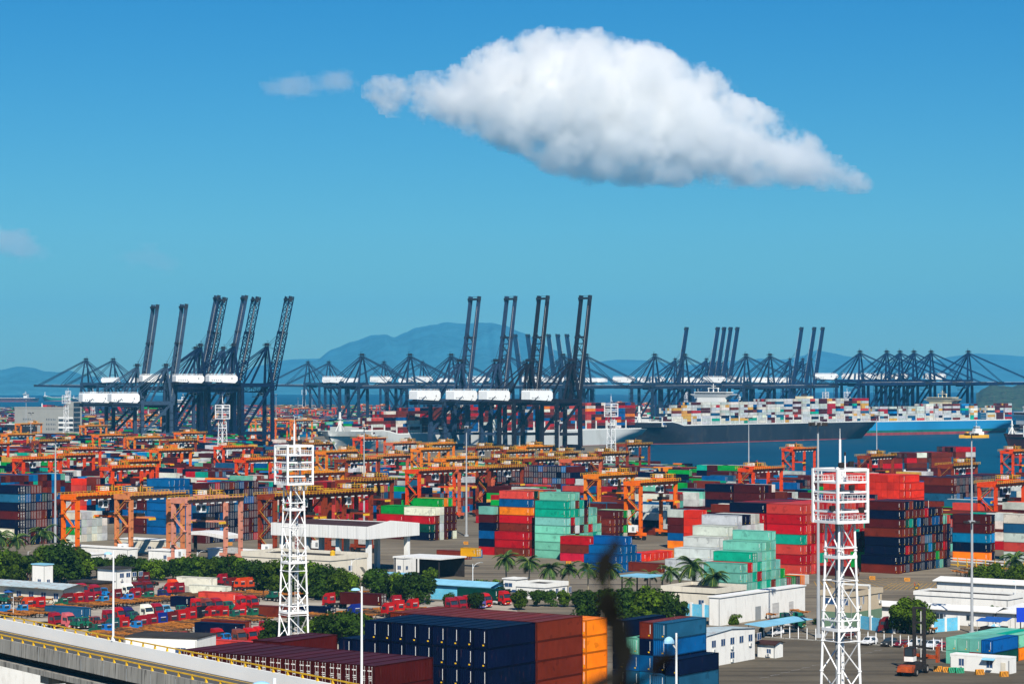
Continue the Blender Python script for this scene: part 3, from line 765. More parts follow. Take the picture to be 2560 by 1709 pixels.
    pf.beam((ap.x, -2.5, apex+3), (ap.x, -2.5, apex+5), 0.2, 0.2, C_dark); pf.beam((ap.x, -3.6, apex+4.8), (ap.x, 0.8, apex+4.8), 0.2, 0.2, C_dark)
    K.add('apex_frame', b, [('apex_platform', pf)])
    b = MB()
    for s in (-1, 1):
        b.beam(ap+Vector((0, s*2.2, 0)), (-back*0.92, s*sep/2, zg+1.2), 0.75, 0.75, m)
        b.beam(ap+Vector((0, s*1.6, -1)), (-back*0.35, s*sep/2, zg+1.2), 0.5, 0.5, m)
    K.add('backstay', b)
    b = MB()
    for s in (-1, 1):
        if ang < 45:
            b.beam(ap+Vector((0, s*2.2, 0)), P(Lb*0.93, s*sep/2, 1.2), 0.6, 0.6, m); b.beam(ap+Vector((0, s*2.2, -.8)), P(Lb*0.90, s*sep/2, 1.2), 0.35, 0.35, m)
            b.beam(ap+Vector((0, s*1.8, -1)), P(Lb*0.45, s*sep/2, 1.2), 0.55, 0.55, m)
        else:
            for f in (0.42, 0.60): b.beam(ap+Vector((0, s*2.2, 0)), P(Lb*f, s*sep/2, 1.2), 0.22, 0.22, m)
            b.beam(ap+Vector((0.5, s*2.0, -1)), P(6, s*(sep/2+0.5), 1.0), 0.5, 0.5, m)
    K.add('forestay', b)
    # machinery house with chamfered end
    hl, hw, hh = house; x1 = hx; x0 = hx-hl; b = MB()
    prof = [(x0, zh), (x1-2.2, zh-1.2), (x1, zh+0.8), (x1, zh+hh*0.72), (x1-1.6, zh+hh), (x0+0.6, zh+hh), (x0, zh+hh*0.9)]
    n = len(prof); v = [(x, -hw/2, z) for x, z in prof]+[(x, hw/2, z) for x, z in prof]
    b.poly(v, C_white, [(i, (i+1) % n, n+(i+1) % n, n+i) for i in range(n)]+[tuple(range(n-1, -1, -1)), tuple(range(n, 2*n))])
    for i in range(5): b.cbox(x0+2.5+i*1.9, -hw/2-0.03, zh+1.2, 1.0, 0.1, 1.0, C_louv)
    b.cbox(x1-5, -hw/2-0.04, zh+2.6, 1.0, 0.1, 1.6, C_louv)
    hr = MB(); hr.rail([(x0+.5, -hw/2, zh+hh), (x1-1.6, -hw/2, zh+hh), (x1-1.6, hw/2, zh+hh), (x0+.5, hw/2, zh+hh), (x0+.5, -hw/2, zh+hh)], 1.1, C_white, 2.4, 0.12)
    hb = MB(); hb.box(x0-1, -hw/2-1, zh-2.0, x1+1, hw/2+1, zh-1.3, C_dark)
    K.add('machinery_house', b, [('roof_rail', hr), ('house_deck', hb)])
    # trolley with cab and spreader
    tx = g*0.55; b = MB(); b.box(tx-3.4, -sep/2, zg-2.6, tx+3.4, sep/2, zg-1.4, C_dark); b.box(tx-2, -2, zg-6.5, tx+2, 2, zg-5.9, C_dark)
    for x in (-1.6, 1.6):
        for y in (-1.6, 1.6): b.beam((tx+x, y, zg-6), (tx+x, y, zg-2.5), 0.1, 0.1, C_dark)
    cb = MB(); cb.box(tx+4.2, -1.3, zg-5.4, tx+7.0, 1.3, zg-2.7, C_white); cb.box(tx+6.95, -1.1, zg-5.1, tx+7.06, 1.1, zg-3.4, GLASS); cb.box(tx+4.4, -1.36, zg-4.6, tx+6.6, -1.28, zg-3.4, GLASS)
    K.add('trolley', b, [('operator_cab', cb)])
    # stair tower on a landside leg
    b = MB(); zz = 4.5; s = 1
    while zz < zt-4:
        b.beam((-1.6-1.0*s, -y0-0.2, zz), (-1.6+1.0*s, -y0-0.2, zz+3.2), 0.7, 0.16, C_dark); b.cbox(-1.6, -y0-0.2, zz+3.2, 3.0, 1.4, 0.12, C_dark)
        s = -s; zz += 3.2
    for dx_ in (-3.1, -0.1):
        for dy in (-0.9, 0.5): b.beam((dx_, -y0+dy, 3), (dx_, -y0+dy, zt-2), 0.14, 0.14, C_dark)
    K.add('stair_tower', b)
    return K
K_lat = sts_kit(lattice=True, ang=78, Lb=80, sep=9.0)                                   # tall lattice boom, raised
K_box = sts_kit(ang=78.5, Lb=88, apex=86)                                        # tall box boom, raised
K_old = sts_kit(zt=42, zg=39, g=27, apex=72.5, Lb=90, ang=81.5, zh=42.0, house=(26, 10, 7.2), hx=-1.0, sep=10.0)
K_low = sts_kit(ang=0.8, Lb=80)
K_far = sts_kit(ang=81, Lb=82)
SLATE, NAVY, CHAR, PALEB = (0.026, 0.048, 0.095, 1), (0.004, 0.012, 0.040, 1), (0.014, 0.012, 0.018, 1), (0.035, 0.062, 0.105, 1)
def crane(K, px, Y, az, label, group, col, sc=1.0, ref='apex', g=27.0):
    """px is the photo column of the apex at distance Y; az the heading of the boom"""
    P = XY(px, Y); d = Vector((math.sin(az), math.cos(az), 0))
    loc = P-d*((g-1.5)*sc if ref == 'apex' else 0)
    o = K.spawn('quay_crane', loc, math.pi/2-az, sc, col)
    tag(o, label, 'crane', group); return o
GA = 'quay cranes with raised booms at left'
for i, (px, w) in enumerate(((501, 'leftmost of the three'), (584, 'middle one of the three'), (667, 'rightmost of the three'))):
    crane(K_lat, px, 2075-12*i, R(62), 'navy quay crane with raised lattice boom, %s at left' % w, GA, NAVY)
crane(K_box, 489, 2250, R(62), 'tall grey blue quay crane with box boom behind the leftmost lattice boom', GA, SLATE, 1.0)
crane(K_box, 558, 2250, R(62), 'tall grey blue quay crane with box boom behind the middle lattice boom', GA, SLATE, 1.0)
crane(K_old, 343, 2060, R(60), 'pale blue quay crane with raised boom at the far left of the raised booms', GA, PALEB, 0.95)
crane(K_old, 415, 2045, R(60), 'pale blue quay crane with raised boom, second from the left', GA, PALEB, 0.95)
GM = 'quay cranes with raised booms at the grey ship'
for i, (px, c, w) in enumerate(((1150, SLATE, 'slate blue quay crane with raised boom over the bow of the grey ship'), (1241, SLATE, 'slate blue quay crane with raised boom, second of four at the grey ship'),
                                (1322, CHAR, 'dark charcoal quay crane with raised boom, third of four at the grey ship'), (1428, CHAR, 'dark charcoal quay crane with raised boom at the stern of the grey ship'))):
    crane(K_old, px, 2042-9*i, R(46), w, GM, c)
GR = 'quay cranes with lowered booms behind the ships'
for i, px in enumerate((905, 1025, 1128, 1270, 1408, 1466, 1637, 1712, 1865, 1925)):
    crane(K_low, px, 2800, R(122), 'slate quay crane with lowered boom, %s from the left in the row behind the ships' % nth(i), GR, (0.018, 0.036, 0.072, 1))
for i, px in enumerate((2150, 2217, 2250, 2285, 2328, 2421)):
    crane(K_low, px, 2990, R(118), 'blue quay crane with lowered boom, %s from the left behind the blue ship' % nth(i), 'quay cranes with lowered booms behind the blue ship', (0.008, 0.024, 0.072, 1), 1.07)
for i, px in enumerate((1688, 1766, 1782, 1798, 1815, 1975, 2007, 2028)):
    crane(K_far, px, 3330, R(112), 'blue quay crane with raised boom, %s from the left in the distant row' % nth(i), 'distant raised quay cranes', (0.010, 0.028, 0.080, 1))
for i, px in enumerate((1310, 1342, 1394, 1417, 1440)):
    crane(K_far, px, 3800, R(-60), 'distant hazy quay crane leaning left, %s from the left beside the mountain' % nth(i), 'hazy cranes before the mountain', (0.014, 0.040, 0.09, 1))
for i, px in enumerate((215, 283)):
    crane(K_low, px, 3330, R(-64), ('slate quay crane with lowered boom reaching left over the bay', 'slate quay crane with lowered boom standing right beside the one reaching left')[i], 'lowered cranes far left', (0.020, 0.036, 0.070, 1))
for i, px in enumerate((770, 822, 960, 1056)):
    crane(K_low, px, 3800, R(-64), 'far slate quay crane with lowered boom, %s of four right of the lattice booms' % nth(i), 'far lowered cranes', (0.020, 0.038, 0.075, 1))

# ---------------------------------------------------------------- yard gantry cranes
Y_rail = mat('yellow rail', (0.72, 0.42, 0.02, 1), 0.5, 0.2, 1.0)
RT_paint = mat_objcolor('gantry paint', 0.45, 0.6)
def rtg_kit(tx=16.0):
    K = Kit(); m = RT_paint; S = 23.5; D = 7.0; H = 19.2
    for x in (0, S):
        for y in (0.4, D-0.4):
            b = MB(); b.beam((x, y, 2.6), (x, y, H), 0.95, 1.1, m, 1.0, 1.25)
            for k in range(5): b.cbox(x, y, 4.5+k*2.8, 1.12, 1.3, 0.1, P_dark)
            K.add('leg', b)
        b = MB(); b.cbox(x, D/2, 2.1, 1.0, D+3.6, 1.1, m)
        wh = MB()
        for y in (-1.0, 1.2, D-1.2, D+1.0): wh.tube((x-0.4, y, 0.75), (x+0.4, y, 0.75), 0.75, 0.75, P_black, 12)
        bg_ = MB()
        for y in (0.1, D-0.1): bg_.cbox(x, y, 1.25, 0.7, 2.2, 0.7, m)
        K.add('sill_beam', b, [('wheel', wh), ('bogie', bg_)])
    for y in (0.4, D-0.4):
        b = MB(); b.box(-0.9, y-0.55, H, S+0.9, y+0.55, H+1.5, m)
        r = MB(); s = -1 if y < 1 else 1
        r.box(-1.4, y+s*0.6, H+0.9, S+1.4, y+s*1.4, H+1.0, P_dark); r.rail([(-1.4, y+s*1.4, H+1.0), (S+1.4, y+s*1.4, H+1.0)], 1.1, Y_rail, 1.6, 0.09)
        K.add('girder', b, [('guard_rail', r)])
    b = MB()
    for x in (-0.2, S+0.2): b.box(x-0.5, 0.9, H-0.1, x+0.5, D-0.9, H+1.1, m)
    K.add('end_tie', b)
    b = MB(); b.box(tx-3.2, 0.2, H+1.75, tx+3.2, D-0.2, H+2.25, m)
    b.rail([(tx-3.2, 0.1, H+2.25), (tx+3.2, 0.1, H+2.25), (tx+3.2, D-0.1, H+2.25), (tx-3.2, D-0.1, H+2.25), (tx-3.2, 0.1, H+2.25)], 1.3, Y_rail, 1.3, 0.10)
    b.tube((tx-0.6, 1.8, H+3.2), (tx-0.6, 5.2, H+3.2), 0.85, 0.85, P_dark, 12); b.tube((tx+1.4, 1.4, H+3.0), (tx+1.4, 3.4, H+3.0), 0.6, 0.6, m, 10)
    b.cbox(tx+2.2, 4.6, H+3.0, 1.2, 1.6, 1.4, m)
    eb = MB(); eb.box(tx-3.0, 2.6, H+2.3, tx-1.5, 5.0, H+3.6, C_white)
    for q in range(5): b.beam((tx-2.6+q*1.2, .4+q*.9, H+2.3), (tx-2.6+q*1.2, .4+q*.9, H+3.5+q%3*.6), .16, .16, Y_rail if q % 2 else m)
    b.cbox(tx-.2, 1.0, H+2.8, 1.4, .9, 1.0, P_dark); b.cbox(tx+.8, 5.9, H+2.9, 2.0, .9, 1.2, m)
    K.add('trolley', b, [('electric_house', eb)])
    b = MB(); cx = tx-4.6; b.box(cx-1.1, 1.0, H-3.0, cx+1.1, 3.2, H-0.4, C_white); b.box(cx-0.9, 1.2, H-0.4, cx+0.9, 3.0, H+1.8, m)
    gl = MB(); gl.box(cx-0.85, 0.94, H-2.6, cx+0.85, 1.03, H-1.0, GLASS); gl.box(cx-1.14, 1.3, H-2.4, cx-1.07, 2.9, H-1.0, GLASS)
    K.add('operator_cab', b, [('cab_window', gl)])
    b = MB(); z = H-6.2
    b.box(tx-1.2, -2.6, z, tx+1.2, D+2.6, z+0.5, m); b.box(tx-1.0, 1.6, z+0.5, tx+1.0, D-1.6, z+1.5, P_dark)
    for y in (2.0, D-2.0):
        for x in (-0.8, 0.8): b.beam((tx+x, y, z+1.4), (tx+x, y, H+1.8), 0.07, 0.07, P_dark)
    for y in (-2.5, D+2.5): b.box(tx-1.3, y-0.3, z-0.5, tx+1.3, y+0.3, z+0.2, Y_rail)
    K.add('spreader', b)
    b = MB(); z = 2.7; s = 1                                                  # zigzag stairs between the left legs
    for k in range(4):
        ya, yb = (1.2, D-1.2) if s > 0 else (D-1.2, 1.2)
        b.beam((-0.75, ya, z), (-0.75, yb, z+4.0), 0.7, 0.22, m); b.beam((-1.1, ya, z+1.0), (-1.1, yb, z+5.0), 0.07, 0.07, Y_rail)
        b.cbox(-0.8, yb, z+4.0, 1.6, 1.6, 0.15, m); s = -s; z += 4.0
    K.add('stairway', b)
    b = MB(); b.box(-1.4, 1.6, 2.7, 0.9, D-2.2, 5.2, C_white); b.box(-1.45, 2.2, 3.2, -1.39, 3.2, 4.6, C_louv); K.add('power_house', b)
    b = MB(); b.box(S-0.9, 2.0, 2.7, S+1.2, D-2.0, 4.4, P_steel); K.add('control_box', b)
    b = MB()
    for i in range(6): b.box(2.5+i*3.4, -0.22, H-0.42, 3.9+i*3.4, 0.2, H-0.04, P_mark)
    K.add('floodlight', b)
    return K
K_rtg = [rtg_kit(t) for t in (17.5, 6.5, 12.0, 20.0)]
ORG, VER, BRN, PALE_O, PINK, SAL, OCH = (0.78, 0.13, 0.003, 1), (0.70, 0.055, 0.003, 1), (0.24, 0.036, 0.010, 1), (0.58, 0.20, 0.075, 1), (0.62, 0.25, 0.17, 1), (0.58, 0.115, 0.05, 1), (0.76, 0.19, 0.008, 1)
GN = {ORG: 'orange', VER: 'bright vermilion', BRN: 'rusty brown', PALE_O: 'faded pale orange', PINK: 'faded pink', SAL: 'salmon red', OCH: 'golden orange'}
RTG = [(196, 1243, ORG, 0, 'standing among the left trees'), (330, 1242, PALE_O, 1, 'beside the tall blue stack'), (474, 1252, PINK, 2, 'next to the curved canopy'),
       (690, 1243, BRN, 3, 'behind the left lattice tower'), (745, 1239, BRN, 1, 'directly above the white canopy roof'), (815, 1236, BRN, 0, 'nearest the right end of the canopy roof'),
       (148, 1141, VER, 1, 'front one of the left pair'), (172, 1125, VER, 0, 'rear one of the left pair'), (283, 1172, VER, 1, 'front one before the tall blue stack'), (303, 1157, VER, 2, 'rear one behind the tall blue stack'),
       (-55, 1112, VER, 0, 'cut by the left edge'), (101, 1105, BRN, 3, 'left of the lattice masts'), (424, 1104, BRN, 0, 'below the lattice boom cranes'), (618, 1152, VER, 1, 'left of the first lattice tower platform'),
       (764, 1113, BRN, 2, 'left of the grey bow'), (762, 1186, OCH, 1, 'right of the lattice tower platform'), (945, 1143, SAL, 0, 'before the grey bow'), (1055, 1126, OCH, 1, 'front one under the grey hull'),
       (1074, 1112, OCH, 3, 'rear one under the grey hull'), (1050, 1179, VER, 0, 'left of the red middle stack'), (1150, 1175, SAL, 1, 'over the red middle stack'), (1225, 1172, BRN, 3, 'right of the salmon one over the middle stack'),
       (1268, 1131, BRN, 1, 'below the charcoal cranes'), (1318, 1119, OCH, 2, 'rear one below the charcoal cranes'), (1378, 1136, BRN, 0, 'left of the lattice mast at midships'), (1506, 1136, BRN, 1, 'right of the lattice mast at midships'),
       (1569, 1113, BRN, 2, 'at the edge of the basin'), (1500, 1192, OCH, 0, 'rear one right of the teal stack'), (1604, 1209, ORG, 3, 'tallest right of the teal stack'), (1885, 1175, VER, 1, 'left of the right lattice tower'),
       (1985, 1124, VER, 1, 'by the water left of the antenna'), (2178, 1143, BRN, 2, 'by the moored feeder ship'), (2384, 1166, BRN, 0, 'before the far dark wall'), (2492, 1212, VER, 0, 'near the right edge'), (2534, 1130, VER, 1, 'far one at the right edge')]
for i, (px, py, col, k, where) in enumerate(RTG):
    p = G(px, py, 19.9); p.z = 0
    o = K_rtg[k].spawn('gantry_crane', p, AU, 1, col)
    tag(o, '%s gantry crane on wheels %s' % (GN[col], where), 'gantry crane', 'gantry cranes in the container yard')
FARR = [(53, 1061, OCH), (215, 1066, OCH), (55, 1024, BRN), (113, 1020, BRN), (262, 1050, OCH), (330, 1052, ORG), (365, 1040, OCH), (415, 1046, OCH), (640, 1050, OCH), (690, 1052, ORG), (655, 1024, VER), (700, 1020, VER), (745, 1022, VER), (790, 1026, VER), (520, 1044, ORG), (570, 1036, VER),
        (840, 1020, VER), (905, 1014, VER), (950, 1014, VER), (740, 1052, OCH), (1440, 1009, VER), (1548, 1007, VER), (1610, 1010, VER), (560, 1022, VER), (470, 1026, VER)]
for i, (px, py, col) in enumerate(FARR):
    p = G(px, py, 19.9); p.z = 0
    o = K_rtg[i % 4].spawn('gantry_crane', p, AU, 1, col)
    tag(o, '%s gantry crane in the far yard, %s from the left' % (GN[col], nth(sorted(q[0] for q in FARR).index(px))), 'gantry crane', 'gantry cranes in the far yard')

MORE = [(22, 1088, OCH), (250, 1090, ORG), (338, 1096, OCH), (455, 1084, ORG), (560, 1120, VER), (700, 1134, BRN), (818, 1132, OCH), (868, 1152, BRN), (905, 1098, VER), (985, 1110, SAL), (1118, 1150, OCH), (1192, 1122, BRN), (1246, 1152, BRN), (1432, 1152, SAL), (1340, 1150, BRN), (60, 1150, VER), (400, 1128, ORG), (880, 1206, BRN)]
for i, (px, py, col) in enumerate(MORE):
    p = G(px, py, 19.9); p.z = 0
    o = K_rtg[(i*3+1) % 4].spawn('gantry_crane', p, AU, 1, col)
    tag(o, '%s gantry crane in the crowded middle rows, %s from the left' % (GN[col], nth(sorted(q[0] for q in MORE).index(px))), 'gantry crane', 'gantry cranes in the middle rows')
# ---------------------------------------------------------------- ships
def ext(P, d, px):
    """length along d from P at which the photo column px is reached"""
    k = (px-1280.0)/FPX
    return (k*P.y-P.x)/(d.x-k*d.y)
S_white = mat('ship white', (0.78, 0.78, 0.74, 1), 0.5, 0.06, 0.1)
S_cream = mat('ship cream', (0.72, 0.64, 0.42, 1), 0.5, 0.08, 0.1)
S_red = mat('antifouling red', (0.26, 0.045, 0.045, 1), 0.6, 0.3, 0.15, stretch=(1, 1, .3))
def ship(name, bow, az, Ln, B, D, hullm, label, bottom=1.8, band=None, bridge=0.72, tiers=8, pal=None, seed=1, funnel=None, gaps=(), cream=False, trim=0.0, fore=1.0, bay0=0.055):
    rg = random.Random(seed)
    d = Vector((math.sin(az), math.cos(az), 0)); rot = math.pi/2-az
    bow = bow+Vector((-d.y, d.x, 0))*(B*.28)
    root = empty(name, Vector((bow.x, bow.y, -3.0)), rot); tag(root, label, 'container ship', 'ships in the harbour')
    n = 44; lv = [-1.0, 0.0, bottom] + ([bottom+2.6] if band else []) + [bottom+4.5 if not band else bottom+5, D*0.6, D*0.8, D]
    def half(x, z):
        k = max(0, min(1, z/D)); e0 = 0.16-0.10*k                      # flared bow
        x0 = Ln*(0.030*(1-k))                                        # raked stem
        u = (x-x0)/(Ln*e0)
        w = 0.02 if u <= 0 else (1.0 if u >= 1 else math.sin(u*math.pi/2)**0.85)
        us = (Ln-x)/(Ln*(0.16-0.13*k)); w *= 1.0 if us >= 1 else max(0.0, (0.35+0.65*k)*(1-us)*(1 if k > .5 else .7)+us*1.0) if us >= 0 else 0
        return B/2*w
    xs = [Ln*(i/n)**1.0 for i in range(n+1)]; xs = sorted(set(xs+[Ln*f for f in (.004, .01, .018, .03, .045, .06)]))
    sheer = lambda x: D + (3.4*fore if x < Ln*0.10 else (3.4*fore*(1-(x-Ln*0.10)/(Ln*0.035)) if x < Ln*0.135 else 0))
    parts = {}
    def skin(nm, z0, z1, m, levels):
        b = MB()
        for sgn in (-1, 1):
            v = []; 
            for x in xs:
                for z in levels:
                    zz = z if z < D else sheer(x)
                    v.append((max(x, Ln*0.03*(1-max(0, min(1, zz/D)))), sgn*half(x, min(zz, D)), zz))
            k = len(levels); f = []
            for i in range(len(xs)-1):
                for j in range(k-1):
                    q = (i*k+j, (i+1)*k+j, (i+1)*k+j+1, i*k+j+1); f.append(q if sgn < 0 else q[::-1])
            b.poly(v, m, f)
        x = xs[-1]; b.poly([(x, -half(x, levels[0]), levels[0]), (x, half(x, levels[0]), levels[0]), (x, half(x, min(D, levels[-1])), levels[-1]), (x, -half(x, min(D, levels[-1])), levels[-1])], m)
        if levels[-1] >= D:
            v = [(x, -half(x, D), D-0.6) for x in xs]+[(x, half(x, D), D-0.6) for x in xs]; k = len(xs)
            b.poly(v, C_louv, [(i, i+1, k+i+1, k+i) for i in range(k-1)])
        o = b.build(nm, root)
        for p in o.data.polygons: p.use_smooth = len(p.vertices) == 4 and abs(p.normal.z) < 0.8
        return o
    skin('bottom_stripe', -1, bottom, S_red, [-1.0, 0.2, bottom])
    if band: skin('hull_band', bottom, bottom+2.6, band, [bottom, bottom+2.6])
    skin('hull', 0, D, hullm, [bottom+2.6 if band else bottom, D*0.45, D*0.65, D*0.82, D])
    # containers on deck
    bl = 14.9; x = Ln*bay0; i = 0; lash = MB(); k = list(pal); wts = [pal[q] for q in k]
    while x+12.5 < Ln*0.985:
        f = x/Ln; rows = 1
        if not any(a <= f <= c for a, c in gaps):
            hb = max(4.0, half(x+ (0 if f < .2 else 12), D)*0.985 if f < .2 or f > .9 else B/2-0.4)
            t = tiers[min(len(tiers)-1, i)] if isinstance(tiers, (list, tuple)) else tiers+rg.choice([-1, 0, 0, 0])
            nr = int(2*hb/2.5)
            fam = rg.choices(k, wts)[0]
            for r in range(min(nr, 7)):
                for q in range(t):
                    if r > 0 and q < t-2: continue
                    key = rg.choices(k, wts)[0] if rg.random() < .75 else fam
                    p = Vector((bow.x, bow.y, 0))+d*(x)+Vector((-d.y, d.x, 0))*(-hb+r*2.5+2.44)+Vector((0, 0, D-3.0+1.2+q*2.62))
                    if rg.random() < .35:
                        BULK.append((p, rot, 6.0, 2.55, jitter(key, rg))); BULK.append((p+d*6.12, rot, 6.0, 2.55, jitter(rg.choices(k, wts)[0], rg)))
                    else: BULK.append((p, rot, 12.19, 2.55, jitter(key, rg)))
            for yy in (-hb-0.1,):
                lash.box(x-1.9, yy, D-0.5, x-1.5, yy+0.6, D+8.5, S_white)
                lash.box(x-1.2, yy, D-0.5, x-0.8, yy+0.6, D+8.5, S_white)
                for zz in (2.6, 5.4, 8.2): lash.box(x-1.9, yy, D+zz, x-0.8, yy+B*0.2, D+zz+0.25, S_white)
            for q in range(4): lash.box(x+0.6+q*3.4, -hb+0.1, D-0.6, x+1.4+q*3.4, -hb+0.8, D+1.2, S_white)
        x += bl; i += 1
    lash.build('lashing_bridge', root)
    b = MB(); xw = [x for x in xs if x > Ln*.02 and x < Ln*.985]                # bulwark rail along the deck edge
    for a, c in zip(xw, xw[1:]): b.beam((a, -half(a, D)+.1, sheer(a)+.5), (c, -half(c, D)+.1, sheer(c)+.5), 0.2, 0.9, S_white)
    b.build('bulwark', root)
    if bridge:
        m = S_cream if cream else S_white; bx = Ln*bridge; top = D+ (max(tiers) if isinstance(tiers, (list, tuple)) else tiers)*2.62+2.5
        b = MB(); b.box(bx, -B*0.36, D-1, bx+10.5, B*0.36, top, m); b.frustum([(bx+.5, -B*.36, top), (bx+10, -B*.36, top), (bx+10, B*.36, top), (bx+.5, B*.36, top)], [(bx-1, -B*.52, top+3.2), (bx+9.5, -B*.52, top+3.2), (bx+9.5, B*.52, top+3.2), (bx-1, B*.52, top+3.2)], m)
        wn = MB(); wn.box(bx-1.1, -B*.40, top+3.6, bx+9.4, B*.40, top+5.2, GLASS)
        rf = MB(); rf.box(bx-1.5, -B*.42, top+5.2, bx+10, B*.42, top+5.9, m); rf.box(bx-1.05, -B*.52, top+3.2, bx+9.6, B*.52, top+3.7, m)
        b.build('bridge_house', root); bh = root.children[-1] if root.children else None
        wn.build('bridge_window', root); rf.build('bridge_roof', root)
        ms = MB(); ms.beam((bx+4, 0, top+5.9), (bx+4, 0, top+14), 0.9, 0.9, m, .4, .4); ms.box(bx+3, -5, top+9.5, bx+5, 5, top+10, m); ms.box(bx+3.5, -2.6, top+11.4, bx+4.5, 2.6, top+11.8, m)
        for yy in (-6, 6): ms.beam((bx+4, yy, top+5.9), (bx+4, yy, top+9), 0.6, 0.6, m); ms.tube((bx+4, yy, top+8.6), (bx+4, yy, top+10), .8, .8, m)
        ms.build('radar_mast', root)
    if funnel:
        fx = Ln*funnel; top = D+27; b = MB(); b.box(fx, -7, D-1, fx+12, 7, top, S_cream)
        for q in range(4): b.tube((fx+2+q*2.4, 0, top), (fx+2.2+q*2.4, 0, top+2.2), .9, .9, P_dark)
        b.build('funnel', root)
    b = MB(); fx = Ln*0.035; k_ = min(1, Ln/250); b.beam((fx, 0, D+3*fore), (fx, 0, D+19*k_), 2.0*k_, 2.0*k_, S_white, 1.1*k_, 1.1*k_); b.box(fx-1.5*k_, -1.5*k_, D+13*k_, fx+1.5*k_, 1.5*k_, D+13*k_+.4, S_white); b.beam((fx-5*k_, 0, D+3*fore), (fx, 0, D+11*k_), .5, .5, S_white); b.beam((fx+5*k_, 0, D+3*fore), (fx, 0, D+11*k_), .5, .5, S_white)
    b.build('foremast', root)
    b = MB(); b.box(Ln*.055, -B*.34, D-.6, Ln*.062, B*.34, D+6.5, hullm if hullm is M_hgrey else S_white); b.build('breakwater', root)
    return root
M_hgrey = mat('pale grey hull', (0.50, 0.52, 0.50, 1), 0.45, 0.12, 0.03, dirt=(0.40, 0.40, 0.36, 1), stretch=(.4, .4, .2))
M_hblack = mat('black hull', (0.018, 0.022, 0.032, 1), 0.4, 0.3, 0.05, dirt=(0.035, 0.035, 0.04, 1), stretch=(.4, .4, .2))
M_hblue = mat('sky blue hull', (0.015, 0.20, 0.40, 1), 0.4, 0.15, 0.03, stretch=(.4, .4, .2))
M_hgreen = mat('green hull band', (0.010, 0.13, 0.10, 1), 0.45, 0.2, 0.05)
M_hmar = mat('dark maroon hull', (0.05, 0.016, 0.018, 1), 0.5, 0.2, 0.05)
OOC = {'B': 5, 'M': 2.5, 'N': 2, 'U': 2, 'W': 1.6, 'C': 2, 'R': 2, 'S': 1.2, 'O': .7, 'K': .6}
GRY = {'W': 9, 'C': 2.5, 'M': 1.6, 'B': 1, 'Y': 1.8, 'U': 1.1, 'N': .8, 'R': .5, 'T': .5, 'S': .4, 'K': .4, 'A': .6}
g0 = XY(855, 1990); ship('container_ship', g0, R(40), 398, 56, 15.5, M_hgrey, 'long pale grey container ship piled with red and white containers behind the cranes', tiers=[5, 7, 7, 8, 8, 8, 8, 9, 9, 9, 9, 9, 9, 9, 9, 9, 9, 9, 9, 9, 9, 9, 9, 9, 8, 8, 8], pal=OOC, seed=3, bridge=None, gaps=(), bay0=.062)
k0 = XY(1603, 2300); ship('container_ship', k0, R(42.7), 374, 48, 17.5, M_hblack, 'black hulled container ship stacked high with pale grey containers', tiers=[3, 6, 7, 8, 8, 8, 8, 9, 8, 8, 8, 9, 9, 9, 9, 9, 9, 9, 9, 9, 9, 9, 9, 9, 8, 6], pal=GRY, seed=5, bridge=0.33, funnel=0.73, bottom=0.9)
b0 = XY(1985, 2640); ship('container_ship', b0, R(52), 352, 46, 15.0, M_hblue, 'sky blue container ship with green band, red bottom and cream bridge', band=M_hgreen, bottom=3.0, tiers=[2, 4, 5, 2, 4, 5, 4, 6, 6, 5, 6, 6, 7, 6, 7, 7, 7, 7, 3, 5, 6, 7, 7, 6, 6], pal=GRY, seed=8, bridge=0.70, cream=True, gaps=((0.80, .84),))
f0 = XY(2052, 1232); ship('feeder_ship', f0, R(66), 104, 20, 6.0, M_hmar, 'low feeder ship with red and maroon containers moored at the yard edge', tiers=[4, 5, 6, 6, 7, 7, 6], pal={'R': 3, 'M': 3, 'B': 3, 'N': 1, 'K': .7, 'W': .5}, seed=9, bridge=None, fore=.3, bay0=.18)
r0 = XY(2528, 1900); ship('cargo_ship', r0, R(70), 160, 30, 17, M_hmar, 'dark ship cut by the right edge beside white deckhouse', tiers=4, pal={'N': 3, 'M': 2}, seed=10, bridge=0.10, fore=.5)
for i, (px, Y, az, ln, hm, lb, p) in enumerate(((-60, 7400, R(95), 190, M_hmar, 'small distant ship with pink waterline on the left water', {'W': 1}), (105, 7600, R(88), 230, M_hgreen, 'distant green cargo ship anchored off the far left shore', {'W': 1}),
                                                 (178, 6700, R(92), 160, M_hblack, 'distant dark ship anchored near the lowered cranes', {'C': 1, 'W': 1}), (85, 3350, R(96), 260, M_hmar, 'container ship with green and red stacks beyond the grey office', {'G': 2, 'R': 2, 'B': 2, 'N': 1, 'U': 1}), (1500, 3350, R(80), 250, M_hblack, 'container ship partly hidden behind the far gantry row', {'B': 2, 'W': 1, 'T': 1}))):
    ship('container_ship' if i > 2 else 'cargo_ship', XY(px, Y), az, ln, 30, 11, hm, lb, tiers=2 if i < 3 else 6, pal=p, seed=20+i, bridge=.78, gaps=() if i > 2 else ((0, .95),))
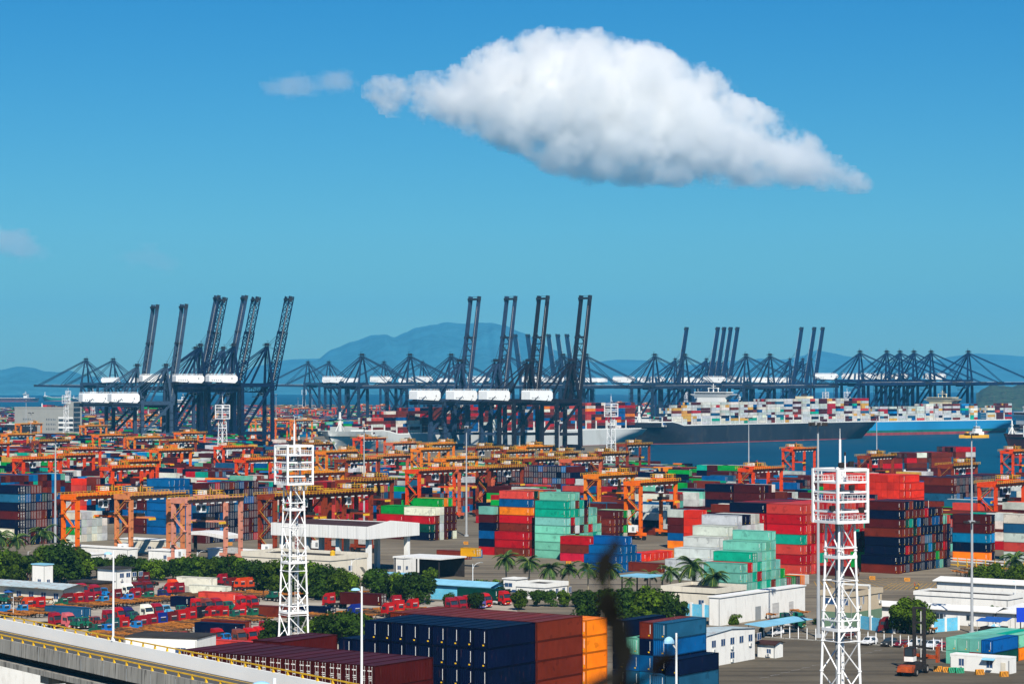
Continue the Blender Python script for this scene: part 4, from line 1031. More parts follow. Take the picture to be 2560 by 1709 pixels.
# tug
T_yel = mat('tug yellow', (0.70, 0.36, 0.015, 1), 0.5, 0.1)
t = empty('tugboat', XY(2432, 2590, -3.0), R(20)); tag(t, 'small yellow and white tugboat beside the blue ship', 'tugboat')
b = MB(); pl = [(-17, 0), (-12, -5), (12, -5.4), (17, -4), (17, 4), (12, 5.4), (-12, 5)]; b.prism(pl, -0.5, 3.4, T_yel); b.build('hull', t)
b = MB(); b.box(-1, -4, 3.4, 11, 4, 6.5, S_white); b.box(1, -3.4, 6.5, 9, 3.4, 9.4, S_white); b.box(2, -2.6, 9.4, 7, 2.6, 12.2, S_white); b.build('deckhouse', t)
b = MB(); b.box(1.9, -2.4, 10.3, 1.98, 2.4, 11.6, GLASS); b.box(2.2, -2.68, 10.3, 6.8, -2.58, 11.6, GLASS); b.build('wheelhouse_window', t)
b = MB(); b.beam((4, 0, 12.2), (4, 0, 18), .3, .3, S_white); b.box(3.7, -1.6, 15, 4.3, 1.6, 15.3, S_white); b.build('mast', t)
b = MB(); b.box(-9, -2.4, 3.4, -5, 2.4, 6.2, T_yel); b.tube((-7, -2, 5), (-7, 2, 5), 1.6, 1.6, T_yel, 10); b.build('winch', t)
# ---------------------------------------------------------------- lattice towers, masts, lamps
T_white = mat('white tower paint', (0.82, 0.83, 0.83, 1), 0.45, 0.05, 0.4)
def tower_kit(z1=35.4, w0=4.6, w1=2.9, pw=5.6, HH=7.6):
    K = Kit(); wd = lambda z: w0+(w1-w0)*min(z, z1)/z1
    c = [(-1, -1), (1, -1), (1, 1), (-1, 1)]; A = lambda q, zz: (q[0]*wd(zz)/2, q[1]*wd(zz)/2, zz)
    n = 8; st = z1/n
    for q in c:
        b = MB(); b.tube(A(q, 0), A(q, z1), 0.21, 0.17, T_white, 8)
        for i in range(n): b.tube(A(q, i*st+.3), A(q, i*st+.5), .29, .29, T_white, 8)
        K.add('leg', b)
    b = MB()
    for i in range(n):
        for k in range(4):
            p, q = c[k], c[(k+1) % 4]
            if i % 2: p, q = q, p
            b.tube(A(p, i*st+.4), A(q, (i+1)*st+.2), .105, .105, T_white, 6)
            if i % 2 == 0:
                b.tube(A(p, i*st+.4), A(q, i*st+.4), .07, .07, T_white, 6)
    K.add('lattice_bracing', b)
    for zz in (9.6, 19.6, 30.2):
        b = MB(); q = wd(zz)/2+.12
        for h in (0, 1.5):
            t = .45 if h == 0 else .18
            for s in (-1, 1): b.box(-q, s*q-.08, zz+h, q, s*q+.08, zz+h+t, T_white); b.box(s*q-.08, -q+.08, zz+h, s*q+.08, q-.08, zz+h+t, T_white)
        b.box(-q+.1, -q+.1, zz+.05, q-.1, q-.1, zz+.12, P_steel); K.add('rest_platform', b)
    hd = pw/2; z0 = z1+.2; b = MB(); lv = [z0+HH*f for f in (0, .2, .39, .57, .76, 1)]
    for s, t in c: b.box(s*hd-.18, t*hd-.18, z0-.2, s*hd+.18, t*hd+.18, lv[-1]+.15, T_white)
    for i, zz in enumerate(lv):
        hh = .42 if i in (0, 5) else .28
        for s in (-1, 1): b.box(-hd+.18, s*hd-.1, zz-hh/2, hd-.18, s*hd+.1, zz+hh/2, T_white); b.box(s*hd-.1, -hd+.18, zz-hh/2, s*hd+.1, hd-.18, zz+hh/2, T_white)
    fl = MB(); fl.box(-hd+.15, -hd+.15, z0-.08, hd-.15, hd-.15, z0+.04, T_white); fl.box(-hd+.2, -.8, lv[2]-.1, hd-.2, hd-.2, lv[2], C_louv); fl.box(-hd+.2, -.6, lv[4]-.06, hd-.2, hd-.2, lv[4], T_white)
    rl = MB()
    for zz in (z0, lv[2], lv[4]): rl.rail([(-hd, -hd, zz), (hd, -hd, zz), (hd, hd, zz), (-hd, hd, zz), (-hd, -hd, zz)], .95, T_white, .9, .045)
    K.add('head_frame', b, [('floor_plate', fl), ('guard_rail', rl)])
    b = MB()
    for x in (.55, 1.05): b.beam((x, .5, 0), (x, .5, lv[-1]), .06, .06, T_white)
    for i in range(int(lv[-1]/.6)): b.box(.55, .47, i*.6, 1.05, .53, i*.6+.06, T_white)
    b.tube((-.45, .3, 0), (-.45, .3, z1), .24, .24, C_louv, 8); K.add('ladder', b)
    b = MB(); b.tube((.3, .4, lv[4]), (.3, .4, lv[-1]+4.4), .19, .17, T_white, 8); b.tube((.3, .4, lv[-1]+4.4), (.3, .4, lv[-1]+6.0), .05, .03, T_white, 6); K.add('antenna_mast', b)
    b = MB(); b.tube((1.5, .7, lv[4]), (1.5, .7, lv[-1]+2.0), .12, .09, T_white, 8); b.tube((1.5, .7, lv[-1]+2.0), (1.5, .7, lv[-1]+2.5), .14, .14, P_dark, 8); K.add('warning_light', b)
    for x, y, zz in ((-hd-.2, -hd+1.0, lv[1]+.5), (-.4, -hd-.3, lv[3]+.7), (hd-1.4, -hd-.3, lv[1]+.2), (-hd+.6, -hd-.1, lv[5]+.7), (.2, -hd+.6, lv[5]+.8), (hd-.8, hd, lv[3])):
        b = MB(); b.frustum([(x-.4, y-.2, zz-.4), (x+.4, y-.2, zz-.4), (x+.32, y+.35, zz-.25), (x-.32, y+.35, zz-.25)], [(x-.4, y-.2, zz+.45), (x+.4, y-.2, zz+.45), (x+.32, y+.35, zz+.35), (x-.32, y+.35, zz+.35)], P_dark); K.add('floodlight', b)
    return K
KT = tower_kit()
def tower(px, Y, rz, label, sc=1.0):
    o = KT.spawn('lattice_tower', XY(px, Y), rz, sc); tag(o, label, 'tower', 'white lattice light towers'); return o
tower(2100, 359, R(32), 'tall white lattice light tower standing on the dark apron')
tower(735, 492, R(32), 'white lattice light tower beside the truck lot')
for px, py, lb in ((556, 1205, 'white lattice tower before the navy lattice boom cranes'), (165, 1100, 'white lattice tower before the grey office'), (1528, 1190, 'white lattice tower at the stern of the grey ship'), (760, 1040, 'far white lattice tower in the sea of containers'),
                   (170, 1050, 'far white lattice tower behind the grey office'), (232, 1060, 'far white lattice tower under the small pale blue cranes'), (2064, 1065, 'far white lattice tower behind the black ship'), (2118, 1062, 'far white lattice tower left of the blue crane legs'), (1715, 1066, 'far white lattice tower behind the bridge of the black ship'), (1745, 1064, 'distant white lattice tower between slate crane legs')):
    p = G(px, py); o = KT.spawn('lattice_tower', p, R(32+px % 20), 1.0); tag(o, lb, 'tower', 'white lattice light towers')
G_pole = mat('grey mast', (0.36, 0.38, 0.40, 1), 0.45, 0.15, 0.3)
def mast_kit(Hh=31):
    K = Kit(); b = MB(); b.tube((0, 0, 0), (0, 0, Hh*.5), .42, .32, G_pole, 10); b.tube((0, 0, Hh*.5), (0, 0, Hh), .32, .18, G_pole, 10); b.tube((0, 0, 0), (0, 0, .5), .8, .8, G_pole, 10); K.add('shaft', b)
    b = MB(); b.tube((0, 0, Hh), (0, 0, Hh+.6), .9, .9, G_pole, 12); r = MB()
    for k in range(8):
        a = k*math.pi/4; x, y = 1.7*math.cos(a), 1.7*math.sin(a); b.beam((0, 0, Hh+.3), (x, y, Hh+.3), .1, .1, G_pole); r.cbox(x, y, Hh+.15, .75, .75, .5, P_dark)
    K.add('lamp_ring', b, [('lamp', r)]); return K
KM = mast_kit()
MAST = [(138, 1370, 1091), (77, 1150, 1030), (65, 1085, 1000), (265, 1120, 1024), (445, 1120, 1020), (910, 1312, 1066), (1166, 1340, 1064), (1398, 1228, 1050), (1872, 1200, 1042), (2192, 1178, 1036), (2430, 1432, 1080), (2046, 1592, 1052), (745, 1045, 995), (780, 1040, 985), (690, 1070, 985), (2430, 1581, 1300)]
for i, (px, py, pt) in enumerate(MAST):
    p = G(px, py); h = 56-(pt-YH)/FPX*p.y; sc = h/31.6
    o = KM.spawn('light_mast', p, 0, (max(.8, min(1, sc*1.1)),)*2+(sc,))
    tag(o, ('tall grey light mast with lamp ring by the left palms|grey light mast before the far left yard rows|far grey light mast before the grey office|grey light mast among the far orange gantries|far mast below the lattice booms|grey light mast behind the white canopy roof|thick grey light mast with striped base right of the canopy|grey light mast behind the teal stack|light mast by the basin before the black ship|light mast by the basin near the feeder ship|tall grey light mast before the striped stack of five|very tall grey light mast just behind the near lattice tower|far mast among the far red gantries|thin far mast before the slate cranes|thin far mast by the sea left of the slate cranes|slim dark pole by the blue market awnings').split('|')[i], 'light mast', 'light masts in the port')
L_white = mat('white lamp pole', (0.80, 0.82, 0.82, 1), 0.4, 0.04, .5); L_blue = mat('blue lamp shade', (0.30, 0.55, 0.75, 1), 0.35, 0.05, .5)
def lamp_kit(Hh=12.0, shade=True):
    K = Kit(); b = MB(); b.tube((0, 0, 0), (0, 0, Hh), .16, .10, L_white, 8); b.tube((0, 0, 0), (0, 0, .5), .3, .22, L_white, 8); K.add('pole', b)
    b = MB()
    if shade:
        b.beam((0, 0, Hh-.7), (-.6, 0, Hh-.35), .08, .08, L_white); n = 12; v = []; f = []
        for j in range(5):
            t = j/4*math.pi/2
            for k in range(n): v.append((-.72+.55*math.cos(t)*math.cos(2*math.pi*k/n), .4*math.cos(t)*math.sin(2*math.pi*k/n), Hh-.45+.3*math.sin(t)))
        for j in range(4):
            for k in range(n): f.append((j*n+k, j*n+(k+1) % n, (j+1)*n+(k+1) % n, (j+1)*n+k))
        b.poly(v, L_blue, f); b.poly(v[:n], P_mark)
    else:
        pts = [(0, 0, Hh-1.6), (-.5, 0, Hh-.4), (-1.4, 0, Hh+.25), (-2.4, 0, Hh+.5)]
        for a, c in zip(pts, pts[1:]): b.beam(a, c, .09, .09, L_white)
        b.beam((-2.3, 0, Hh+.5), (-3.2, 0, Hh+.42), .35, .16, C_louv)
    K.add('lamp_head', b); return K
KL, KL2 = lamp_kit(), lamp_kit(10.5, False)
# ---------------------------------------------------------------- trees, palms, bushes
def leaf_mat(name, c0, c1):
    m, nt, b = nodes_of(name); v = coords(nt, 'Object'); oi = N(nt, 'ShaderNodeObjectInfo')
    n = noise(nt, v, 0.7, 3); g = N(nt, 'ShaderNodeNewGeometry')
    ad = N(nt, 'ShaderNodeMath', operation='MULTIPLY_ADD'); L(nt, g.outputs['Random Per Island'], ad.inputs[0]); ad.inputs[1].default_value = 0.5; L(nt, n, ad.inputs[2])
    c = ramp(nt, ad.outputs[0], [(0.35, c0), (1.0, c1)])
    hs = N(nt, 'ShaderNodeHueSaturation'); mr = N(nt, 'ShaderNodeMapRange', i_3=0.42, i_4=1.05); L(nt, oi.outputs['Random'], mr.inputs[0]); L(nt, mr.outputs[0], hs.inputs['Value']); L(nt, c, hs.inputs['Color'])
    L(nt, hs.outputs[0], b.inputs['Base Color']); b.inputs['Roughness'].default_value = 0.7; b.inputs['Specular IOR Level'].default_value = 0.05
    try: b.inputs['Transmission Weight'].default_value = 0.0
    except Exception: pass
    return m
LF = leaf_mat('leaves', (0.003, 0.011, 0.003, 1), (0.046, 0.100, 0.009, 1)); LF2 = leaf_mat('bright leaves', (0.007, 0.024, 0.003, 1), (0.115, 0.200, 0.010, 1)); BARK = mat('bark', (0.10, 0.075, 0.05, 1), .9, .3, 1.5)
PF = leaf_mat('palm leaves', (0.012, 0.035, 0.012, 1), (0.055, 0.12, 0.030, 1)); PT = mat('palm trunk', (0.26, 0.22, 0.15, 1), .85, .25, 1.0); PS = mat('palm crownshaft', (0.28, 0.33, 0.05, 1), .6, .2, 1.0)
def crown_mb(rg, Rr, H0, H1, n, m, size=.55, lobes=16):
    b = MB(); L_ = []
    for k in range(lobes):
        a = rg.uniform(0, 6.28); r = rg.uniform(.15, .72)*Rr; z = rg.uniform(.22, .86)-.12*r/Rr; L_.append((r*math.cos(a), r*math.sin(a), H0+(H1-H0)*z, Rr*rg.uniform(.22, .46)))
    L_.append((0, 0, H0+(H1-H0)*.62, Rr*.6))
    for i in range(n):
        x, y, z, q = rg.choice(L_); th = rg.uniform(0, 6.28); u = rg.uniform(-.75, 1); rr = q*rg.uniform(.72, 1.06); s_ = math.sqrt(max(0, 1-u*u))
        nrm = Vector((s_*math.cos(th), s_*math.sin(th), u)); c = Vector((x, y, z))+Vector((nrm.x*rr, nrm.y*rr, nrm.z*rr*.85))
        if c.z > H1+.6: continue
        nn = (nrm+Vector((rg.uniform(-.8, .8), rg.uniform(-.8, .8), rg.uniform(-.5, .9)))).normalized(); a = nn.orthogonal().normalized(); e = nn.cross(a); t = rg.uniform(0, 6.28); a, e = a*math.cos(t)+e*math.sin(t), e*math.cos(t)-a*math.sin(t)
        w_ = size*rg.uniform(.6, 1.3); b.poly([c-a*w_, c+e*w_*.55+nn*.08, c+a*w_, c-e*w_*.55], m)
    return b
def tree_kit(seed, Rr=4.2, Ht=7.5, m=None, n=2600, size=.40):
    rg = random.Random(seed); K = Kit(); b = MB(); b.tube((0, 0, 0), (.1, 0, Ht*.4), .24, .16, BARK, 7)
    for k in range(5):
        a = k*1.26+rg.uniform(-.3, .3); b.tube((.1, 0, Ht*.36), (Rr*.5*math.cos(a), Rr*.5*math.sin(a), Ht*rg.uniform(.55, .8)), .12, .04, BARK, 5)
    K.add('trunk', b); K.add('crown', crown_mb(rg, Rr, -Ht*.02, Ht, n, m or LF, size)); return K
TREES = [tree_kit(1), tree_kit(2, 3.9, 7.8), tree_kit(3, 4.5, 7.2), tree_kit(4, 4.0, 7.4, LF2)]
BIGT = tree_kit(7, 6.0, 9.0, LF2, 7000, .42)
BUSH = [tree_kit(11, 1.9, 2.6, LF, 600, .36), tree_kit(12, 2.2, 2.9, LF2, 700, .36)]
def palm_kit(seed, Ht=8.5):
    rg = random.Random(seed); K = Kit(); b = MB(); z = 0; x = 0
    for k in range(6):
        z1 = Ht*.74*(k+1)/6; x1 = x+rg.uniform(-.06, .06); b.tube((x, 0, z), (x1, 0, z1), .27-.02*k if k else .33, .25-.02*k, PT, 9); z, x = z1, x1
    cs = MB(); cs.tube((x, 0, z), (x, 0, Ht*.9), .17, .11, PS, 9); K.add('trunk', b, [('crownshaft', cs)])
    for i in range(20):
        a = i*2.4+rg.uniform(-.2, .2); el = rg.uniform(-.25, 1.2); ln = rg.uniform(3.8, 4.8); f = MB(); p = Vector((x, 0, Ht*.9)); d = Vector((math.cos(a)*math.cos(el), math.sin(a)*math.cos(el), math.sin(el)))
        pts = [p]; n = 9
        for k in range(n): d = (d+Vector((0, 0, -.20))).normalized(); pts.append(pts[-1]+d*(ln/n))
        side = Vector((-math.sin(a), math.cos(a), 0))
        for k in range(n):
            q, w_ = pts[k], pts[k+1]; f.beam(q, w_, .05, .05, PS)
            for s in (-1, 1):
                lw = 1.25*math.sin(math.pi*(k+1.2)/(n+1.4))
                for h in (0, .5):
                    c = q.lerp(w_, h); tip = c+side*s*lw+Vector((0, 0, -.45*lw))+(w_-q)*.9; f.poly([c, c+(w_-q)*.62, tip], PF)
        K.add('frond', f)
    return K
PALMS = [palm_kit(1), palm_kit(2), palm_kit(3)]
def tree(px, py, hpx, k, label, group, base=7.5, kits=None, name='tree', cat='tree'):
    p = G(px, py); s = FPX/p.y; sc = hpx/s/base*1.1; kk = (kits or TREES); o = kk[k % len(kk)].spawn(name, p, rnd.uniform(0, 6.28), sc)
    tag(o, label, cat, group); return o
BELT = [(8, 1452, 78), (42, 1456, 74), (75, 1450, 62), (118, 1456, 88), (150, 1458, 98), (185, 1454, 84), (212, 1446, 60), (242, 1444, 50), (270, 1442, 44), (300, 1446, 58), (326, 1448, 56), (352, 1448, 52), (380, 1450, 52), (406, 1450, 50), (432, 1450, 52), (458, 1450, 56), (482, 1452, 60),
        (508, 1452, 58), (534, 1454, 60), (560, 1456, 62), (585, 1458, 66), (608, 1462, 64), (632, 1466, 66), (656, 1484, 76), (690, 1488, 84), (724, 1490, 92), (756, 1488, 84), (785, 1494, 84), (815, 1498, 80), (845, 1500, 76), (872, 1500, 66), (930, 1500, 76), (958, 1500, 60), (998, 1504, 70),
        (1028, 1508, 76), (1056, 1506, 62), (1075, 1462, 42)]
for i, (x, y, h) in enumerate(BELT): tree(x, y, h, (i*7) % 4 if i % 3 else 3, 'round leafy green tree, %s from the left in the belt behind the trucks' % nth(i) if i < 20 else 'leafy green tree, %s counted from the blue shed in the belt behind the trucks' % nth(len(BELT)-1-i), 'trees in the belt behind the truck lot')
for i, (x, y, h) in enumerate(((1122, 1522, 38), (1185, 1526, 44), (1252, 1506, 40), (1296, 1524, 48))): tree(x, y, h, i, 'low bushy tree, %s from the left along the dark green container truck' % nth(i), 'low trees by the parked container truck', kits=TREES)
for i, x in enumerate((1118, 1142, 1166, 1190, 1214, 1238, 1262)): tree(x, 1476, 24, i, 'small hedge bush, %s from the left before the blue shed' % nth(i), 'hedge before the blue shed', 2.8, BUSH, 'bush', 'bush')
for i, (x, y, h) in enumerate(((1305, 1514, 38), (1340, 1515, 40), (1376, 1514, 38), (1410, 1516, 40), (1445, 1517, 40), (1480, 1520, 42))): tree(x, y, h, i, 'dense green bush tree, %s from the left in the hedge below the palms' % nth(i), 'hedge below the palms')
for i, (x, y, h) in enumerate(((1468, 1556, 74), (1515, 1560, 84), (1562, 1564, 92), (1610, 1566, 96), (1655, 1564, 84), (1690, 1556, 56))): tree(x, y, h, i, 'big dark green tree, %s from the left behind the orange stack' % nth(i), 'big trees behind the front stacks')
for i, (x, y, h) in enumerate(((678, 1618, 66), (702, 1606, 50), (742, 1580, 44), (790, 1604, 60), (820, 1608, 72), (856, 1612, 80), (890, 1608, 76), (918, 1608, 66))): tree(x, y, h, i, 'green tree, %s from the left between the lattice tower and the navy stack' % nth(i), 'trees at the foot of the near stacks')
o = BIGT.spawn('tree', G(2275, 1584), .4, .98); tag(o, 'single wide bright green tree in front of the white offices', 'tree')
o = BIGT.spawn('tree', G(2472, 1478), 2.2, .92); tag(o, 'round green tree before the yellow trailers at the far edge', 'tree'); o = BIGT.spawn('tree', G(2545, 1486), 1.1, .95); tag(o, 'dark green tree at the right edge under a palm', 'tree')
for i, (x, y, yt, lb) in enumerate(((1265, 1465, 1386, 'palm before the small white hut'), (1323, 1476, 1396, 'palm, first of the row before the blue stepped stack'), (1374, 1486, 1412, 'palm, second of the row before the blue stepped stack'), (1422, 1486, 1411, 'palm, third of the row before the blue stepped stack'), (1470, 1488, 1414, 'palm, fourth of the row before the blue stepped stack'),
        (1523, 1498, 1412, 'palm, fifth of the row before the blue stepped stack'), (1573, 1490, 1446, 'short palm under the blue open canopy'), (1625, 1483, 1430, 'palm at the corner of the blue open canopy'), (1676, 1496, 1420, 'palm with green trunk before the white shed wall'), (1732, 1512, 1402, 'tallest palm, before the pale grey staircase stack'), (1785, 1522, 1432, 'palm at the corner of the white shed'),
        (2, 1404, 1332, 'palm cut by the left edge'), (42, 1412, 1338, 'bright palm before the dark left stack'), (108, 1408, 1322, 'tall palm beside the left light mast'), (2538, 1476, 1388, 'tall palm above the dark trees at the right edge'), (2482, 1560, 1518, 'small palm by the white office wall'))):
    p = G(x, y); s = FPX/p.y; sc = (y-yt)/s/8.6; o = PALMS[i % 3].spawn('palm_tree', p, i*1.7, sc); tag(o, 'green royal '+lb, 'palm tree', 'palm trees in the port')
for i, (x, y, h) in enumerate(((36, 1590, 24), (58, 1592, 30), (80, 1596, 22), (20, 1705, 30), (45, 1692, 26), (95, 1690, 22))): tree(x, y, h, i, 'small bush, %s from the left around the viaduct' % nth(i), 'bushes around the viaduct', 2.8, BUSH, 'bush', 'bush')
for i, (x, y, h) in enumerate(((1905, 1585, 16), (1835, 1560, 22), (1700, 1540, 24), (1990, 1555, 16), (2040, 1560, 14), (2400, 1535, 18), (2430, 1532, 16), (2360, 1532, 18), (2330, 1540, 16))): tree(x, y, h, i, 'low green bush, %s in the line along the light blue walls' % nth(i), 'bushes along the light blue walls', 2.8, BUSH, 'bush', 'bush')
# ---------------------------------------------------------------- lorries, trailers, cars
VP = mat_objcolor('vehicle paint', 0.32, 0.12); RUST = mat('rusty orange trailer steel', (0.42, 0.15, 0.025, 1), .75, .5, .7, dirt=(0.07, 0.035, 0.02, 1)); RUST2 = mat('brown trailer steel', (0.15, 0.075, 0.035, 1), .8, .5, .7, dirt=(0.05, 0.03, 0.02, 1))
LAMP = mat('headlamp lens', (0.7, 0.7, 0.66, 1), .15, .05); TAIL = mat('tail lamp', (0.4, 0.01, 0.01, 1), .3, .1); HUBM = mat('wheel hub', (0.30, 0.29, 0.27, 1), .5, .2); PLATE = mat('number plate', (.7, .45, .02, 1), .5, .05)
def wheel_mb(x, y, r, w):
    b = MB(); b.tube((x, y-w/2, r), (x, y+w/2, r), r, r, P_black, 14); h = MB(); h.tube((x, y-w/2-.02, r), (x, y+w/2+.02, r), r*.55, r*.55, HUBM, 10); return b, h
def truck_kit(kind):
    """x points forward, 0 at the front bumper"""
    K = Kit(); W = 1.25
    ch = MB()
    for s in (-1, 1): ch.box(-6.6, s*.42-.1, .75, -.4, s*.42+.1, 1.05, P_dark)
    for x in (-6.4, -5.0, -3.6, -2.4): ch.box(x-.1, -.32, .78, x+.1, .32, 1.02, P_dark)
    ch.tube((-3.0, -1.05, .75), (-4.3, -1.05, .75), .32, .32, P_steel, 10); ch.box(-5.6, -.55, 1.05, -4.4, .55, 1.25, P_dark)
    K.add('chassis', ch)
    if kind == 'cab':
        b = MB(); sec = [(-2.3, 1.0), (-.12, .55), (0, 1.3), (-.10, 1.95), (-.42, 2.85), (-2.25, 2.95)]; n = len(sec)
        v = [(x, -W, z) for x, z in sec]+[(x, W, z) for x, z in sec]
        b.poly(v, VP, [(i, n+i, n+(i+1) % n, (i+1) % n) for i in range(n)]+[tuple(range(n)), tuple(range(2*n-1, n-1, -1))]); b.box(-2.1, -W-.02, .55, -.9, W+.02, 1.1, P_dark)
        b.box(-2.33, -.7, 1.7, -2.28, .7, 2.3, GLASS); b.box(-2.34, -.7, 2.5, -2.29, .7, 2.6, P_mark)
        gr = MB(); gr.box(-.02, -.8, .95, .05, .8, 1.35, P_dark); gr.box(.04, -.35, .75, .07, .35, .9, PLATE)
        ws = MB(); ws.poly([(-.085, -W*.92, 1.98), (-.085, W*.92, 1.98), (-.395, W*.88, 2.76), (-.395, -W*.88, 2.76)], GLASS); ws.poly([(-.075, -W*.92, 1.98), (-.385, -W*.88, 2.76), (-.385, W*.88, 2.76), (-.075, W*.92, 1.98)][::-1], GLASS)
        df = MB(); df.frustum([(-2.2, -W*.96, 2.93), (-.5, -W*.94, 2.88), (-.5, W*.94, 2.88), (-2.2, W*.96, 2.93)], [(-2.3, -W*.86, 3.65), (-1.1, -W*.86, 3.5), (-1.1, W*.86, 3.5), (-2.3, W*.86, 3.65)], VP)
        sv = MB(); sv.box(-.62, -W*.9, 2.84, -.28, W*.9, 2.93, P_dark)
        hx = -.02
        K.add('cab', b, [('windscreen', ws), ('grille', gr), ('sun_visor', sv)]); K.add('roof_deflector', df)
    else:
        b = MB(); sec = [(-3.4, 1.0), (-1.9, 1.0), (-1.75, 1.75), (-2.15, 2.55), (-3.35, 2.6)]; n = len(sec); v = [(x, -1.05, z) for x, z in sec]+[(x, 1.05, z) for x, z in sec]
        b.poly(v, VP, [(i, n+i, n+(i+1) % n, (i+1) % n) for i in range(n)]+[tuple(range(n)), tuple(range(2*n-1, n-1, -1))]); b.box(-3.43, -.6, 1.75, -3.38, .6, 2.25, GLASS); b.box(-3.44, -.6, 2.32, -3.39, .6, 2.42, P_mark)
        ws = MB(); ws.poly([(-1.73, -.95, 1.8), (-1.73, .95, 1.8), (-2.1, .9, 2.48), (-2.1, -.9, 2.48)], GLASS)
        hd = MB(); hd.frustum([(-1.85, -.95, .9), (-.05, -.75, .85), (-.05, .75, .85), (-1.85, .95, .9)], [(-1.85, -.85, 1.75), (-.15, -.62, 1.55), (-.15, .62, 1.55), (-1.85, .85, 1.75)], VP)
        gr = MB(); gr.box(-.08, -.45, .95, .0, .45, 1.4, P_dark); gr.box(.0, -.3, .62, .04, .3, .78, PLATE)
        fd = MB()
        for s in (-1, 1): fd.box(-1.75, s*.98-.2, 1.0, -.35, s*.98+.2, 1.2, VP)
        K.add('cab', b, [('windscreen', ws)]); K.add('bonnet', hd, [('grille', gr), ('mudguard', fd)]); hx = -.05
    for s in (-1, 1):
        w_ = MB(); yy = (W if kind == 'cab' else 1.05); x0, x1 = (-1.75, -.55) if kind == 'cab' else (-2.9, -2.15)
        w_.box(x0, s*(yy+.012)-.012, 1.9 if kind == 'cab' else 1.75, x1, s*(yy+.012)+.012, 2.62 if kind == 'cab' else 2.4, GLASS); K.add('side_window', w_)
        m = MB(); m.box(hx-.25, s*(yy+.28)-.09, 1.9, hx-.1, s*(yy+.28)+.09, 2.6, P_dark); m.beam((hx-.4, s*yy, 2.6), (hx-.17, s*(yy+.28), 2.6), .05, .05, P_dark); K.add('mirror', m)
    bp = MB(); bp.box(-.3, -W+.02, .4, .09, W-.02, .78, VP if kind == 'cab' else P_dark); hl = MB()
    for s in (-1, 1): hl.box(.07, s*.9-.22, .52, .11, s*.9+.22, .72, LAMP)
    K.add('bumper', bp, [('headlight', hl)])
    for x in ((-1.3, -4.4, -5.7) if kind == 'cab' else (-1.05, -4.4, -5.6)):
        for s in (-1, 1):
            a, h = wheel_mb(x, s*(1.0 if x > -2 else .92), .5, .32 if x > -2 else .55); K.add('wheel', a, [('wheel_hub', h)])
    tl = MB()
    for s in (-1, 1): tl.box(-6.66, s*.8-.15, .8, -6.6, s*.8+.15, .95, TAIL)
    K.add('rear_bar', tl)
    return K
KC, KB = truck_kit('cab'), truck_kit('bonnet')
TC = {'r': ('red', (0.42, 0.010, 0.012, 1)), 'c': ('crimson', (0.27, 0.010, 0.022, 1)), 'd': ('dark maroon', (0.13, 0.012, 0.016, 1)), 'b': ('red brown', (0.20, 0.040, 0.030, 1)), 'o': ('orange red', (0.60, 0.06, 0.012, 1)), 'w': ('white', (0.78, 0.78, 0.76, 1)),
      'g': ('green', (0.012, 0.12, 0.070, 1)), 'u': ('bright blue', (0.015, 0.20, 0.52, 1)), 'n': ('navy', (0.020, 0.020, 0.11, 1)), 'k': ('black', (0.014, 0.016, 0.022, 1)), 't': ('dark teal', (0.012, 0.10, 0.09, 1)), 'y': ('royal blue', (0.010, 0.03, 0.24, 1)), 'l': ('pale blue', (0.10, 0.36, 0.62, 1)), 'p': ('pink roofed', (0.46, 0.12, 0.11, 1)), 'v': ('violet', (0.10, 0.09, 0.28, 1))}
FW, BK = R(180-122), R(180-122)
